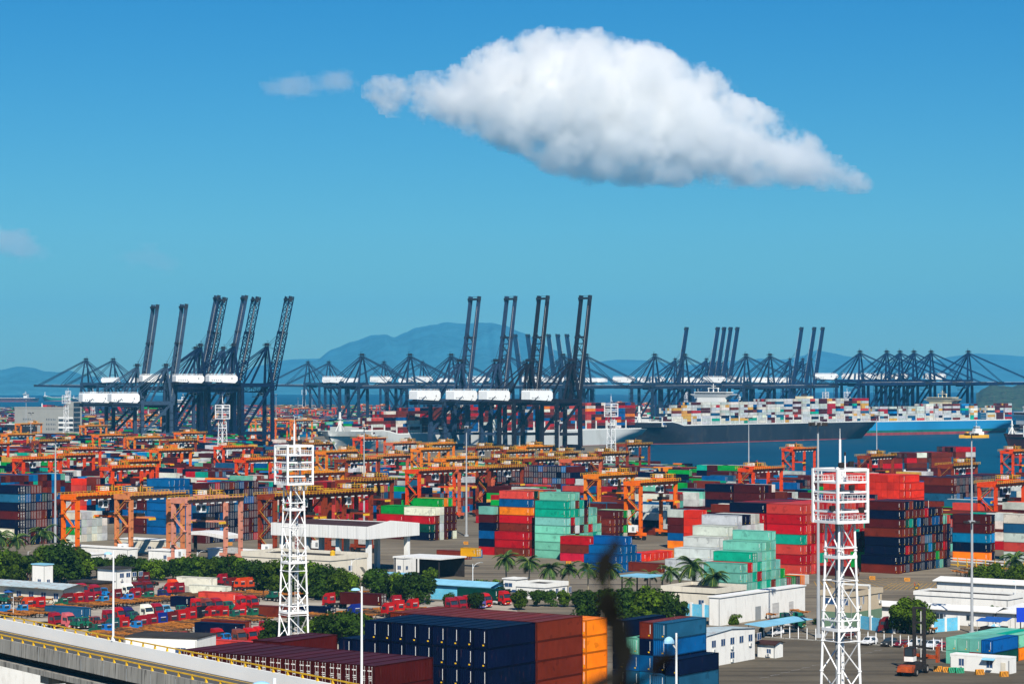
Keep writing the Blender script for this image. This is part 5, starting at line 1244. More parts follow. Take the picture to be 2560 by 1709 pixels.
ROWS = [('first row by the workshop', 1, [(14, 1510, 'gB'), (146, 1506, 'rC'), (204, 1492, 'cC'), (237, 1495, 'cC'), (264, 1494, 'uB'), (319, 1492, 'wC'), (343, 1488, 'dC'), (368, 1486, 'dC'), (432, 1481, 'oC'), (415, 1499, 'nB')]),
        ('backward row behind the workshop row', 0, [(17, 1537, 'uB'), (62, 1537, 'uB'), (83, 1528, 'oC'), (110, 1528, 'rC'), (160, 1521, 'gB'), (181, 1518, 'dC'), (206, 1517, 'rC'), (232, 1516, 'cC'), (263, 1514, 'uB'), (302, 1507, 'dC'), (325, 1509, 'uB'), (349, 1504, 'cC'), (376, 1503, 'gB'), (437, 1490, 'rC'), (459, 1490, 'cC')]),
        ('far backward row under the trees', 0, [(195, 1437, 'cC'), (371, 1462, 'dC'), (306, 1468, 'oC'), (566, 1466, 'cC'), (591, 1476, 'dC'), (612, 1477, 'oC'), (633, 1475, 'oC'), (545, 1464, 'gB')]),
        ('middle row facing out', 1, [(138, 1569, 'cC'), (171, 1570, 'pC'), (195, 1572, 'gB'), (217, 1571, 'gB'), (247, 1569, 'bB'), (271, 1563, 'cC'), (298, 1556, 'rC'), (319, 1555, 'nC'), (341, 1556, 'gB'), (366, 1548, 'wC'), (391, 1545, 'cC'), (421, 1540, 'lB'), (461, 1540, 'gB'), (492, 1532, 'rC'), (517, 1532, 'bC'), (541, 1531, 'cC'), (579, 1529, 'gB'), (604, 1524, 'rC'), (630, 1524, 'rC')]),
        ('middle backward row', 0, [(250, 1588, 'gB'), (271, 1588, 'uB'), (295, 1584, 'tC'), (320, 1582, 'rC'), (344, 1580, 'uB'), (366, 1577, 'cC'), (391, 1573, 'cC'), (416, 1570, 'yC'), (443, 1567, 'dC'), (465, 1562, 'rC'), (489, 1556, 'rC'), (516, 1553, 'kC'), (541, 1553, 'rC'), (569, 1553, 'rC'), (590, 1551, 'gB'), (613, 1550, 'rC'), (637, 1547, 'gB')]),
        ('near row by the dark roofed hut', 1, [(503, 1626, 'rB'), (516, 1619, 'gB'), (544, 1612, 'rC'), (574, 1613, 'uB'), (597, 1614, 'bC'), (625, 1611, 'rC'), (650, 1607, 'rC'), (664, 1592, 'cC'), (460, 1622, 'rC'), (438, 1622, 'cC')]),
        ('row beyond the lattice tower', 0, [(836, 1517, 'rC'), (688, 1502, 'gB'), (901, 1547, 'yC'), (985, 1543, 'rC'), (1010, 1537, 'rC'), (1046, 1533, 'rC')]),
        ('short row before the low trees', 1, [(1128, 1530, 'cC'), (1150, 1527, 'cC'), (1172, 1524, 'rC'), (1197, 1521, 'vC'), (1213, 1518, 'rC')])]
for rname, fwd, items in ROWS:
    items = sorted(items, key=lambda q: q[0])
    for i, (px, py, code) in enumerate(items):
        nm, col = TC[code[0]]; p = G(px, py); a = math.radians(-(132-90)) if fwd else math.radians(-(132-90))+math.pi
        d = Vector((math.cos(a), math.sin(a), 0)); p = p+d*(1.3 if fwd else 3.2); col = tuple(min(.9, x*rnd.uniform(.85, 1.15)) for x in col[:3])+(1,)
        o = (KC if code[1] == 'C' else KB).spawn('truck', p, a+rnd.uniform(-.06, .06), 1, col)
        tag(o, '%s %s truck without trailer, %s from the left in the %s' % (nm, 'flat nosed' if code[1] == 'C' else 'long nosed', nth(i), rname.split(' by ')[0].split(' behind ')[0]) if len(rname.split()) > 4 and False else '%s %s truck, %s from left in the %s' % (nm, 'cabover' if code[1] == 'C' else 'bonneted', nth(i), rname), 'truck', 'trucks parked in the lot')
def trailer_kit(seed, m):
    rg = random.Random(seed); K = Kit(); b = MB()
    for s in (-1, 1): b.box(-12.2, s*.5-.09, 1.0, 0, s*.5+.09, 1.32, m)
    for i in range(8): b.box(-12+i*1.65, -1.15 if i % 3 == 0 else -.42, 1.05, -11.8+i*1.65, 1.15 if i % 3 == 0 else .42, 1.28, m)
    for x in (-12.15, -6.1, -.15): b.box(x-.12, -1.22, 1.28, x+.12, 1.22, 1.42, m)
    tl = MB(); tl.box(-12.35, -1.1, .75, -12.25, 1.1, .95, P_mark); tl.box(-12.36, -1.0, .78, -12.345, -.3, .92, TAIL)
    K.add('frame_beam', b, [('rear_bar', tl)])
    for x in (-11.3, -10.0, -8.7):
        for s in (-1, 1): a, h = wheel_mb(x, s*.92, .5, .5); K.add('wheel', a, [('wheel_hub', h)])
    for s in (-1, 1): q = MB(); q.beam((-3.0, s*.6, 0), (-3.0, s*.6, 1.1), .16, .16, P_dark); q.cbox(-3.0, s*.6, .04, .4, .4, .08, P_dark); K.add('landing_leg', q)
    return K
KTR = [trailer_kit(1, RUST), trailer_kit(2, RUST2), trailer_kit(3, RUST)]
def trailer(px, py, a, k, label, group): o = KTR[k % 3].spawn('skeleton_trailer', G(px, py), a, 1); tag(o, label, 'trailer', group); return o
rg = random.Random(31); n = 0
aT = math.radians(-(132-90))
for (x0, y0, x1, y1, cnt, nm) in ((290, 1520, 700, 1492, 20, 'beside the first row'), (70, 1548, 330, 1516, 13, 'left of the grey blue container'), (330, 1600, 680, 1556, 20, 'behind the middle backward row'), (300, 1612, 470, 1592, 9, 'nearest the viaduct rail'), (640, 1500, 920, 1490, 10, 'behind the lattice tower'), (840, 1556, 1100, 1534, 12, 'before the navy stack'), (60, 1512, 190, 1504, 5, 'before the workshop')):
    for i in range(cnt):
        t = i/max(1, cnt-1); px = x0+(x1-x0)*t; py = y0+(y1-y0)*t+rg.uniform(-2, 2)
        trailer(px, py, aT+rg.uniform(-.05, .05), rg.randrange(3), 'rusty orange skeleton trailer, %s in the dense row %s' % (nth(i), nm), 'skeleton trailers parked in the lot')
for i, (px, py) in enumerate(((2385, 1436), (2405, 1430), (2425, 1424), (2445, 1417), (2460, 1411))): trailer(px, py, aT+2.6, i, 'yellow and brown skeleton trailer, %s of the group before the striped stack' % nth(i), 'trailers before the striped stack')
trailer(2015, 1542, aT-.5, 0, 'orange skeleton trailer beside the green truck by the white shed', 'trailers by the light blue walls'); trailer(1935, 1548, aT-.5, 0, 'orange skeleton trailer behind the dark green lorry', 'trailers by the light blue walls')
def boxput(px, py, ang, Ln, key, label, z=0.0, H=2.59, door=False):
    p = G(px, py); p.z = z; k, body = BOX[(Ln, H, 1 if door else 0)]; o = k.spawn('container', p, ang, 1, jitter(key, rnd), body); tag(o, label, 'container', 'containers in the truck lot'); return o
boxput(211, 1546, AV+.10, 12.19, 'A', 'long grey blue container lying among the trailers'); boxput(474, 1518, AV+.1, 6.06, 'N', 'short navy container beside the red cabs'); boxput(592, 1508, AV+.1, 12.19, 'S', 'faded salmon container on the ground in the truck lot')
boxput(565, 1490, AV+.1, 12.19, 'C', 'cream white container behind the salmon one in the lot'); boxput(597, 1590, AV+.1, 12.19, 'N', 'long navy container behind the near truck row'); boxput(612, 1582, AV+.1, 12.19, 'B', 'brown container just behind the long navy one in the lot')
boxput(735, 1545, AV+.1, 12.19, 'B', 'rust red container on the ground at the lattice tower foot', door=False); boxput(826, 1545, AV+.1, 12.19, 'N', 'navy container with door bars right of the lattice tower', door=True); boxput(953, 1528, AV+.1, 12.19, 'M', 'maroon container with white marks behind the white pole', 1.35, 2.9, True)
boxput(632, 1636, AV+.1, 12.19, 'S', 'orange red container low before the near truck row'); boxput(1248, 1512, AV+.12, 12.19, 'D', 'dark green container on a trailer behind the low trees', 1.35); boxput(1191, 1418, AV, 6.06, 'X', 'bright yellow container raised on a blue frame', 3.2, door=True)
boxput(530, 1468, AV+.1, 12.19, 'C', 'rust streaked old white container under the trees'); boxput(55, 1452, AV+.1, 12.19, 'M', 'maroon container under the trees at the left edge')
boxput(1660, 1443, AV, 12.19, 'B', 'brown container under the blue open canopy', 1.4); boxput(1905, 1535, AV, 6.06, 'W', 'pale grey box body on the lorry by the light blue wall', 1.3)
for px, py, c, a, lb in ((985, 1521, 'c', aT+2.7, 'crimson cabover tractor hauling an empty trailer past the trees'), (1270, 1513, 'r', aT-.1, 'red cabover tractor in front of the dark green container'), (2010, 1570, 'g', aT+.2, 'dark green cabover lorry beside the white shed'), (2196, 1580, 'd', R(180)-.2, 'maroon cabover tractor with long orange trailer under the round tree'), (1985, 1560, 'g', aT, 'green bonneted truck behind the blue carport')):
    o = (KB if 'bonneted' in lb else KC).spawn('truck', G(px, py), a, 1, TC[c][1]); tag(o, lb, 'truck', 'trucks near the light blue walls')
trailer(2205, 1580, R(180)-.2+.0, 0, 'orange trailer behind the maroon tractor under the round tree', 'trailers by the light blue walls'); trailer(1005, 1521, aT+2.7, 1, 'empty dark trailer behind the crimson tractor by the trees', 'trailers by the trees')
def car_kit(kind):
    K = Kit(); h = 1.45 if kind == 'sedan' else 1.72; l = 4.6 if kind == 'sedan' else 4.5; b = MB()
    if kind == 'sedan': top = [(0, .45), (.05, .75), (1.15, .95), (1.9, h), (3.35, h-.03), (4.1, 1.05), (4.55, .98), (4.6, .5)]
    else: top = [(0, .5), (.05, .9), (1.0, 1.08), (1.6, h), (4.1, h-.02), (4.42, 1.1), (4.5, .5)]
    n = len(top); W1 = .88
    def yy(z): return W1 if z < 1.06 else W1-.22*(z-1.06)/(h-1.06)
    v = [(-x, -yy(z), z) for x, z in top]+[(-x, yy(z), z) for x, z in top]; b.poly(v, VP, [(i, i+1, n+i+1, n+i) for i in range(n-1)]+[(n-1, 0, n, 2*n-1)]+[tuple(range(n-1, -1, -1)), tuple(range(n, 2*n))])
    b.box(-l+.1, -.84, .22, -.1, .84, .5, P_dark); K.add('body', b)
    i0 = 2; w_ = MB(); A, B_ = top[i0], top[i0+1]; w_.poly([(-A[0]-.06, -.74, A[1]+.07), (-A[0]-.06, .74, A[1]+.07), (-B_[0]+.02, .62, B_[1]-.02), (-B_[0]+.02, -.62, B_[1]-.02)], GLASS); K.add('windscreen', w_)
    w_ = MB(); A, B_ = top[-3 if kind == 'suv' else -4], top[-2 if kind == 'suv' else -3]; w_.poly([(-A[0]-.08, -.6, A[1]-.05), (-A[0]-.08, .6, A[1]-.05), (-B_[0]-.02, .7, B_[1]+.08), (-B_[0]-.02, -.7, B_[1]+.08)], GLASS); K.add('rear_window', w_)
    for s in (-1, 1):
        w_ = MB(); x1 = 3.75; w_.poly([(-1.35, s*.872, 1.0), (-x1, s*.872, 1.06), (-x1+.45, s*.72, h-.10), (-2.0, s*.72, h-.08)], GLASS); K.add('side_window', w_)
        hl = MB(); hl.box(-.12, s*.62-.18, .62, .03, s*.62+.18, .78, LAMP); K.add('headlight', hl)
        for x in (-.85, -l+.9): a, hh = wheel_mb(x, s*.78, .33, .22); K.add('wheel', a, [('wheel_hub', hh)])
    return K
KS, KU = car_kit('sedan'), car_kit('suv')
CARS = [(2160, 1613, 'suv', (.75, .76, .78, 1), 'white van like car at the left end of the fenced car row'), (2210, 1616, 'suv', (.03, .035, .04, 1), 'dark grey car behind the fence posts'), (2242, 1618, 'sedan', (.18, .012, .025, 1), 'maroon sedan beside the dark grey car'), (2275, 1619, 'suv', (.62, .64, .66, 1), 'silver car partly behind the black lift mast'), (2302, 1619, 'sedan', (.07, .10, .13, 1), 'slate blue sedan right of the black lift mast'),
        (2320, 1622, 'suv', (.66, .70, .75, 1), 'white hatchback right of the slate blue sedan'), (2347, 1623, 'sedan', (.25, .010, .02, 1), 'red sedan right of the white hatchback'), (2378, 1625, 'sedan', (.10, .13, .16, 1), 'steel grey sedan near the end of the fenced row'), (2425, 1628, 'sedan', (.02, .03, .06, 1), 'dark blue sedan at the end of the fenced row by the teal container'),
        (1925, 1590, 'suv', (.75, .76, .78, 1), 'white car under the blue carport'), (2105, 1595, 'sedan', (.12, .02, .02, 1), 'dark red car behind the near lattice tower')]
for px, py, k, c, lb in CARS: o = (KS if k == 'sedan' else KU).spawn('parked_car', G(px, py), R(-90-38), 1, c); tag(o, lb, 'car', 'cars parked along the fence')
# container handler
h = empty('container_handler', G(2286, 1683), R(62)); tag(h, 'black and orange container handler with a tall lift mast on the apron', 'container handler')
HO = mat('handler orange', (0.34, 0.055, 0.010, 1), .5, .4, 1.0, dirt=(.1, .04, .02, 1))
b = MB(); b.box(-4.2, -1.3, .9, 3.2, 1.3, 1.9, P_dark); b.box(-3.0, -1.2, 1.9, 1.2, 1.2, 2.3, P_dark); b.build('chassis', h)
b = MB(); b.frustum([(-6.0, -1.5, .9), (-4.0, -1.5, .8), (-4.0, 1.5, .8), (-6.0, 1.5, .9)], [(-5.7, -1.4, 2.0), (-3.6, -1.4, 2.1), (-3.6, 1.4, 2.1), (-5.7, 1.4, 2.0)], HO); b.build('counterweight', h)
b = MB(); b.box(-3.4, -.9, 2.7, -1.4, .9, 3.6, P_mark); b.box(-3.4, -.9, 3.6, -1.4, .9, 5.3, P_dark); c_ = b.build('cab', h); b = MB(); b.box(-3.2, -.93, 3.8, -1.6, -.9, 5.1, GLASS); b.box(-3.43, -.7, 3.8, -3.4, .7, 5.1, GLASS); b.build('cab_window', c_)
b = MB()
for s in (-1, 1): b.box(2.6, s*1.0-.28, .8, 3.3, s*1.0+.28, 12.6, P_dark)
for z in (2.5, 4.8, 7.1, 9.4, 12.2): b.box(2.7, -.75, z, 3.2, .75, z+.4, P_dark)
b.tube((2.9, -.35, 1), (2.9, -.35, 11.8), .12, .12, P_steel, 8); b.build('lift_mast', h)
b = MB(); b.box(3.3, -1.6, 3.0, 3.9, 1.6, 3.5, HO); b.box(3.9, -3.2, 2.6, 4.6, 3.2, 3.3, HO)
for s in (-1, 1): b.box(3.9, s*3.2-.25, 1.9, 5.0, s*3.2+.25, 5.0, HO)
b.build('spreader', h)
for x, s in ((2.3, -1), (2.3, 1), (-3.9, -1), (-3.9, 1)):
    a, q = wheel_mb(x, s*1.55, .85 if x > 0 else .75, .7); o = a.build('wheel', h); q.build('wheel_hub', o)
# ---------------------------------------------------------------- buildings
B_white = mat('white render', (0.76, 0.76, 0.73, 1), .7, .06, .15, dirt=(.66, .65, .62, 1), stretch=(1, 1, .3)); B_cream = mat('cream render', (0.66, 0.61, 0.50, 1), .7, .08, .15, dirt=(.56, .52, .43, 1), stretch=(1, 1, .3)); B_dark = mat('dark flat roof', (0.035, 0.032, 0.030, 1), .9, .4, .15)
B_clad = mat('white cladding', (0.74, 0.74, 0.72, 1), .5, .05, .2, dirt=(.60, .58, .54, 1), stretch=(3, 3, .05)); B_brown = mat('brown sheet roof', (0.050, 0.022, 0.018, 1), .7, .3, .3); B_blueroof = mat('light blue sheet roof', (0.22, 0.50, 0.66, 1), .5, .12, .3); B_grey = mat('grey office wall', (0.33, 0.33, 0.30, 1), .8, .06, .1)
B_green = mat('green painted wall', (0.12, 0.20, 0.13, 1), .7, .1, .2); B_tan = mat('tan tiled wall', (0.46, 0.38, 0.27, 1), .7, .08, .3); B_bwall = mat('light blue wall', (0.12, 0.48, 0.70, 1), .7, .15, .4, dirt=(.25, .5, .6, 1)); B_rustroof = mat('rust streaked pale roof', (0.42, 0.52, 0.55, 1), .6, .15, .3, dirt=(.28, .12, .05, 1), stretch=(.3, 1.5, 1))
B_concrete = mat('stained concrete', (0.30, 0.29, 0.26, 1), .85, .25, .25, dirt=(.06, .055, .05, 1), stretch=(1.6, 1.6, .12)); B_rdeck = mat('white parapet', (0.86, 0.86, 0.83, 1), .7, .06, .1); B_glassb = mat_glass('dark blue window', (0.015, 0.06, 0.16, 1)); B_fr = mat('window frame', (0.6, 0.6, 0.58, 1), .6, .1)
def corner_from(px, py, z): 
    p = G(px, py, z); return Vector((p.x, p.y, 0))
def house(name, P, a, b, h, wall, roof, label, cat='building', wins=(), over=0.25, para=0.0, rot=AV, doors=(), pitch=None, group=None, z0=0.0, band=None):
    """near corner P; a metres along V (left face), b metres along U (right face); wins: (face, start, sill, width, height)"""
    r = empty(name, Vector((P.x, P.y, z0)), rot); tag(r, label, cat, group)
    m = MB()
    if para:
        m.box(0, -b, 0, a, 0, h-para, wall)
        t = .3
        for q in ((-.25, -b-.25, a+.25, -b-.25+t), (-.25, -t+.25, a+.25, .25), (-.25, -b-.25+t, -.25+t, -t+.25), (a+.25-t, -b-.25+t, a+.25, -t+.25)): m.box(q[0], q[1], h-para-.4, q[2], q[3], h, wall)
    else: m.box(0, -b, 0, a, 0, h, wall)
    m.build('wall', r)
    rf = MB()
    if para: rf.box(-.0, -b, h-para+.002, a, -.0, h-para+.12, roof)
    elif pitch:
        hr = pitch; rf.poly([(-over, over, h-.02), (a+over, over, h-.02), (a+over, -b/2, h+hr), (-over, -b/2, h+hr)], roof); rf.poly([(-over, -b/2, h+hr), (a+over, -b/2, h+hr), (a+over, -b-over, h-.02), (-over, -b-over, h-.02)], roof)
        for x in (0.0, a): rf.poly([(x, 0, h), (x, -b, h), (x, -b/2, h+hr-.05)], wall)
        rf.box(-over, over-.05, h-.22, a+over, over+.03, h-.02, roof)
    else: rf.box(-over, -b-over, h+.003, a+over, over, h+.28, roof)
    rf.build('roof', r)
    if band:
        m = MB(); m.box(-.03, -b-.03, band[0], a+.03, .03, band[1], band[2]); m.build('painted_band', r)
    for (f, s, z, w_, hh) in wins:
        fr = MB(); gl = MB(); o = .06
        if f == 'L': fr.box(s-.1, -.02, z-.1, s+w_+.1, .05, z+hh+.1, B_fr); gl.box(s, .045, z, s+w_, .075, z+hh, B_glassb if cat != 'office' else GLASS); fr.box(s+w_/2-.04, .07, z, s+w_/2+.04, .09, z+hh, B_fr)
        else: fr.box(-.05, -s-w_-.1, z-.1, .02, -s+.1, z+hh+.1, B_fr); gl.box(-.075, -s-w_, z, -.045, -s, z+hh, B_glassb); fr.box(-.09, -s-w_/2-.04, z, -.07, -s-w_/2+.04, z+hh, B_fr)
        w = fr.build('window', r); gl.build('pane', w)
    for x in (.15, a-.15):
        m = MB(); m.tube((x, .1, 0), (x, .1, h-.3), .07, .07, C_louv, 6); m.build('downpipe', r)
    for k_, (f, s, z, w_, hh) in enumerate(wins):
        if k_ % 2 == 0 and h < 9:
            m = MB(); zz = max(.3, z-.95)
            if f == 'L': m.box(s+.1, .08, zz, s+.95, .42, zz+.62, S_white); m.box(s+.2, .42, zz+.08, s+.7, .45, zz+.55, C_louv)
            else: m.box(-.42, -s-.95, zz, -.08, -s-.1, zz+.62, S_white); m.box(-.45, -s-.7, zz+.08, -.42, -s-.2, zz+.55, C_louv)
            m.build('air_conditioner', r)
    for (f, s, w_, hh, dm) in doors:
        m = MB()
        if f == 'L': m.box(s, -.02, .02, s+w_, .06, hh, dm)
        else: m.box(-.06, -s-w_, .02, .02, -s, hh, dm)
        m.build('door', r)
    return r
def sized(px, py, z, pl, pr): P = corner_from(px, py, z); return P, ext(P, V, pl), ext(P, U, pr)
# gate canopy with deep white fascia
P = corner_from(919, 1316, 14.0); a, b_ = ext(P, V, 678), ext(P, U, 1049)
r = empty('gate_canopy', P, AV); tag(r, 'big white gate canopy with deep ribbed fascia and brown roof', 'canopy')
m = MB(); t = .35
m.box(0, -t, 10.3, a, 0, 14, B_clad); m.box(a-t, -b_, 10.3, a, -t, 14, B_clad); m.box(t, -b_, 10.3, a-t, -b_+t, 14, B_clad)
m.poly([(0, -t, 10.3), (0, -b_, 10.3), (0, -b_, 14), (0, -b_*.45, 15.3), (0, -t, 14), (t, -t, 10.3), (t, -b_, 10.3), (t, -b_, 14), (t, -b_*.45, 15.3), (t, -t, 14)], B_clad, [(0, 1, 2, 3, 4), (9, 8, 7, 6, 5), (0, 4, 9, 5), (4, 3, 8, 9), (3, 2, 7, 8), (1, 0, 5, 6)])
for i in range(int(a/.9)): m.box(.4+i*.9, 0, 10.32, .45+i*.9, .05, 13.98, C_louv if i % 4 == 0 else B_clad)
m.build('fascia', r)
m = MB(); m.poly([(t, -t, 13.8), (a-t, -t, 13.8), (a-t, -b_*.45, 14.7), (t, -b_*.45, 14.7)], B_brown); m.poly([(t, -b_*.45, 14.7), (a-t, -b_*.45, 14.7), (a-t, -b_+t, 13.8), (t, -b_+t, 13.8)], B_brown); m.box(t, -b_+t, 10.4, a-t, -t, 10.7, B_dark); m.build('roof', r)
for x in (2.0, a*.36, a*.68, a-2):
    for y in (-3.0, -b_+3.5):
        m = MB(); m.box(x-.65, y-.65, 0, x+.65, y+.65, 10.4, B_white); m.build('column', r)
P, a, b_ = sized(826, 1394, 6.4, 606, 918)
h = house('gate_office', P, a, b_, 7.0, B_cream, B_dark, 'cream two storey gate office with flat roof and blue windows', wins=[('L', 3+i*5.2, 2.6, 2.6, 1.3) for i in range(6)]+[('R', 3.2, 2.4, .9, 1.2), ('R', 8, 2.4, 1.6, 1.3)], para=1.0)
m = MB(); m.tube((a*.18, -b_*.5, 6.1), (a*.18, -b_*.5, 7.6), .75, .75, Y_rail, 14); m.tube((a*.18, -b_*.5, 7.6), (a*.18, -b_*.5, 7.9), .75, .2, Y_rail, 14); m.build('water_tank', h)
m = MB()
for i in range(12): m.box(-3.6, -b_*.62-.28*i-.3, 3.4-i*.28, -2.2, -b_*.62-.28*i, 3.62-i*.28, B_cream)
m.build('outside_stair', h)
P, a, b_ = sized(1008, 1436, 3.0, 919, 1020); house('lean_to_shed', P, a, 3.5, 3.0, B_cream, B_blueroof, 'low cream shed with light blue lean-to roof beside the canopy column', 'shed')
# fuel station style curved canopy
P = corner_from(558, 1340, 6.0); r = empty('curved_canopy', P, AV); tag(r, 'long white curved canopy on a single dark column by the pink gantry', 'canopy')
a, b_ = ext(P, V, 432), ext(P, U, 603); m = MB(); n = 14
for i in range(n):
    x0, x1 = a*i/n, a*(i+1)/n; zf = lambda x: 6.0+1.0*math.sin(math.pi*x/a)
    m.frustum([(x0, -b_, zf(x0)-.9), (x1, -b_, zf(x1)-.9), (x1, 0, zf(x1)-.9), (x0, 0, zf(x0)-.9)], [(x0, -b_, zf(x0)+.2), (x1, -b_, zf(x1)+.2), (x1, 0, zf(x1)+.2), (x0, 0, zf(x0)+.2)], B_clad)
m.build('roof', r)
for x in (a*.12, a*.72): m = MB(); m.tube((x, -b_/2, 0), (x, -b_/2, 5.4), .6, .6, P_dark, 10); m.build('column', r)
P, a, b_ = sized(640, 1378, 3.2, 520, 700); house('site_office', P, a, 5, 3.2, B_white, B_white, 'low white wall building below the curved canopy', 'building', wins=[('L', 2, 1, 1.2, 1.1)])
for i, (c, lb) in enumerate((((320, 1372, 4.0, 140, 345), 'white plant building under the orange gantry'), ((436, 1378, 3.6, 372, 470), 'white hut with small window left of the pink gantry'), ((412, 1352, 4.2, 300, 445), 'cream flat roofed office behind the white plant building'), ((232, 1386, 3.0, 190, 262), 'small white cabin at the orange gantry foot'), ((112, 1412, 6.2, 82, 122), 'white cabin with blue roof edge among the left trees'), ((1010, 1395, 4.5, 985, 1060), 'white roofed weighbridge booth right of the canopy'))):
    P, a, b_ = sized(*c); house('site_cabin', P, max(3, a), max(3, b_), c[2], B_cream if i in (2,) else B_white, B_white if i != 4 else B_blueroof, lb, 'cabin', wins=[('L', max(.8, a*.3), 1.2, 1.2, 1.1), ('R', .8, 1.2, 1.0, 1.0)], group='small cabins in the port')
# dark workshop under the canopy edge, blue roofed shed
P = corner_from(1100, 1395, 6.0); a, b_ = ext(P, V, 985), 12.0; r = empty('open_workshop', P, AV); tag(r, 'open dark workshop with pale roof beside the white canopy column', 'workshop')
m = MB(); m.box(-.5, -b_, 5.6, a, .5, 6.0, B_clad); m.build('roof', r); m = MB(); m.box(.2, -b_, 0, a-.2, -b_+.3, 5.6, P_dark); m.build('back_wall', r)
for x in (.3, a/2, a-.5): m = MB(); m.box(x, -.3, 0, x+.3, 0, 5.6, P_dark); m.build('post', r)
P, a, b_ = sized(1225, 1466, 4.0, 1076, 1260); house('blue_roofed_shed', P, a, b_, 4.0, B_bwall, B_blueroof, 'light blue shed with broad pale blue roof behind the hedge', 'shed', over=.8, pitch=1.0)
P, a, b_ = sized(1292, 1448, 3.4, 1258, 1310); house('site_cabin', P, max(4, a), 5, 3.4, B_white, B_white, 'small white hut with navy base behind the palms', 'cabin', wins=[('L', 1.5, 1.4, 2.4, 1.0)], band=(0.02, .7, B_glassb), group='small cabins in the port')
P, a, b_ = sized(1362, 1460, 4.0, 1290, 1418); house('long_shed', P, a, b_, 4.2, B_white, B_dark, 'low white building with dark flat roof behind the palms', 'building', wins=[('R', 2+i*3, 1.2, 1.1, 1.4) for i in range(4)], para=.7)
P = corner_from(1620, 1442, 5.2); r = empty('blue_canopy', P, AV); tag(r, 'flat light blue open canopy behind the palms', 'canopy'); a, b_ = ext(P, V, 1548), ext(P, U, 1662)
m = MB(); m.box(0, -b_, 5.0, a, 0, 5.35, B_blueroof); m.build('roof', r)
for x, y in ((.5, -.5), (a-.5, -.5), (.5, -b_+.5), (a-.5, -b_+.5)): m = MB(); m.box(x-.15, y-.15, 0, x+.15, y+.15, 5.0, P_dark); m.build('post', r)
# white shed with dark roof behind the palms
P, a, b_ = sized(1790, 1474, 6.2, 1655, 1862); house('warehouse', P, a, b_, 6.6, B_cream, B_dark, 'cream warehouse with dark flat roof behind the tallest palm', 'warehouse', wins=[('L', 3.4, 2.4, 1.4, 1.2)], para=.9, band=(5.0, 5.25, P_dark))
P, a, b_ = sized(1792, 1494, 6.4, 1770, 2004); house('warehouse', P+U*.6-V*.5, 3.0, b_, 6.4, B_white, B_white, 'bright white shed with roller doors behind the light blue wall', 'warehouse', doors=[('R', b_*.40, 2.6, 3.2, C_louv), ('R', b_*.60, 3.2, 3.4, P_steel), ('R', b_*.80, 2.2, 3.2, P_steel)])
# light blue boundary walls
def wall(px0, py0, px1, py1, h, label, piers=5, m=None):
    A, Bp = G(px0, py0), G(px1, py1); d = Bp-A; r = empty('boundary_wall', A, math.atan2(d.y, d.x)); tag(r, label, 'wall', 'light blue boundary walls'); l = d.length
    q = MB(); q.box(0, -.12, 0, l, .12, h, m or B_bwall); q.build('wall_panel', r)
    for i in range(piers+1): q = MB(); x = l*i/piers; q.box(x-.3, -.28, 0, x+.3, .28, h+.35, B_white); q.build('pier', r)
wall(1698, 1536, 1822, 1546, 2.9, 'light blue wall with white piers behind the grey box lorry', 4); wall(1822, 1546, 1895, 1530, 2.9, 'light blue wall returning beside the white shed', 2); wall(2330, 1580, 2395, 1574, 2.9, 'peeling light blue wall right of the round tree', 2); wall(2150, 1570, 2235, 1582, 2.9, 'light blue wall left of the round tree', 3)
# green and tan gatehouse
P, a, b_ = sized(2130, 1478, 8.4, 2051, 2203); h = house('gatehouse', P, a, b_, 8.4, B_tan, B_dark, 'tan and green two storey gatehouse behind the near lattice tower', 'building', wins=[('R', 3.0, 5.3, .6, 1.6), ('R', 5.2, 5.3, .6, 1.6), ('R', 13, 5.8, .6, 1.3), ('L', 1, 5.3, a-2, 1.4)], para=.8, band=(0.02, 3.6, B_green))
m = MB(); m.box(-.6, -b_*.55, 8.9, -.2, -b_*.55+.8, 9.6, B_white); m.box(-.6, -b_*.55, 0, -.2, -b_*.55+.5, 9.6, B_white); m.box(-.6, -b_*.55+.8, 9.2, a*.9, .3-b_*.55+.8, 9.6, B_white); m.build('white_frame', h)
# white single storey offices round a yard
P, a, b_ = sized(2485, 1528, 3.6, 2193, 2600); house('white_office', P, a, 6.5, 3.6, B_white, B_white, 'long white single storey office with ribbed walls and green windows', 'office', wins=[('L', a*f, 1.3, 1.8, 1.1) for f in (.17, .43, .83)], over=.9, pitch=.8)
house('white_office', P+U*.5-V*5.2, 5.0, 40, 3.6, B_white, B_white, 'white office wing running to the right edge', 'office', wins=[('R', 4+i*7, 1.3, 1.4, 1.1) for i in range(4)], over=.8, pitch=.9)
P2 = corner_from(2520, 1486, 4.0); house('white_office', P2, ext(P2, V, 2285), 9, 3.8, B_white, B_dark, 'rear white office with black flat roof and roof vents', 'office', para=.6)
P2 = corner_from(2590, 1462, 4.4); house('white_office', P2, ext(P2, V, 2340), 8, 4.4, B_white, B_white, 'farthest white office with long pale roof at the right', 'office', over=.8, pitch=.8)
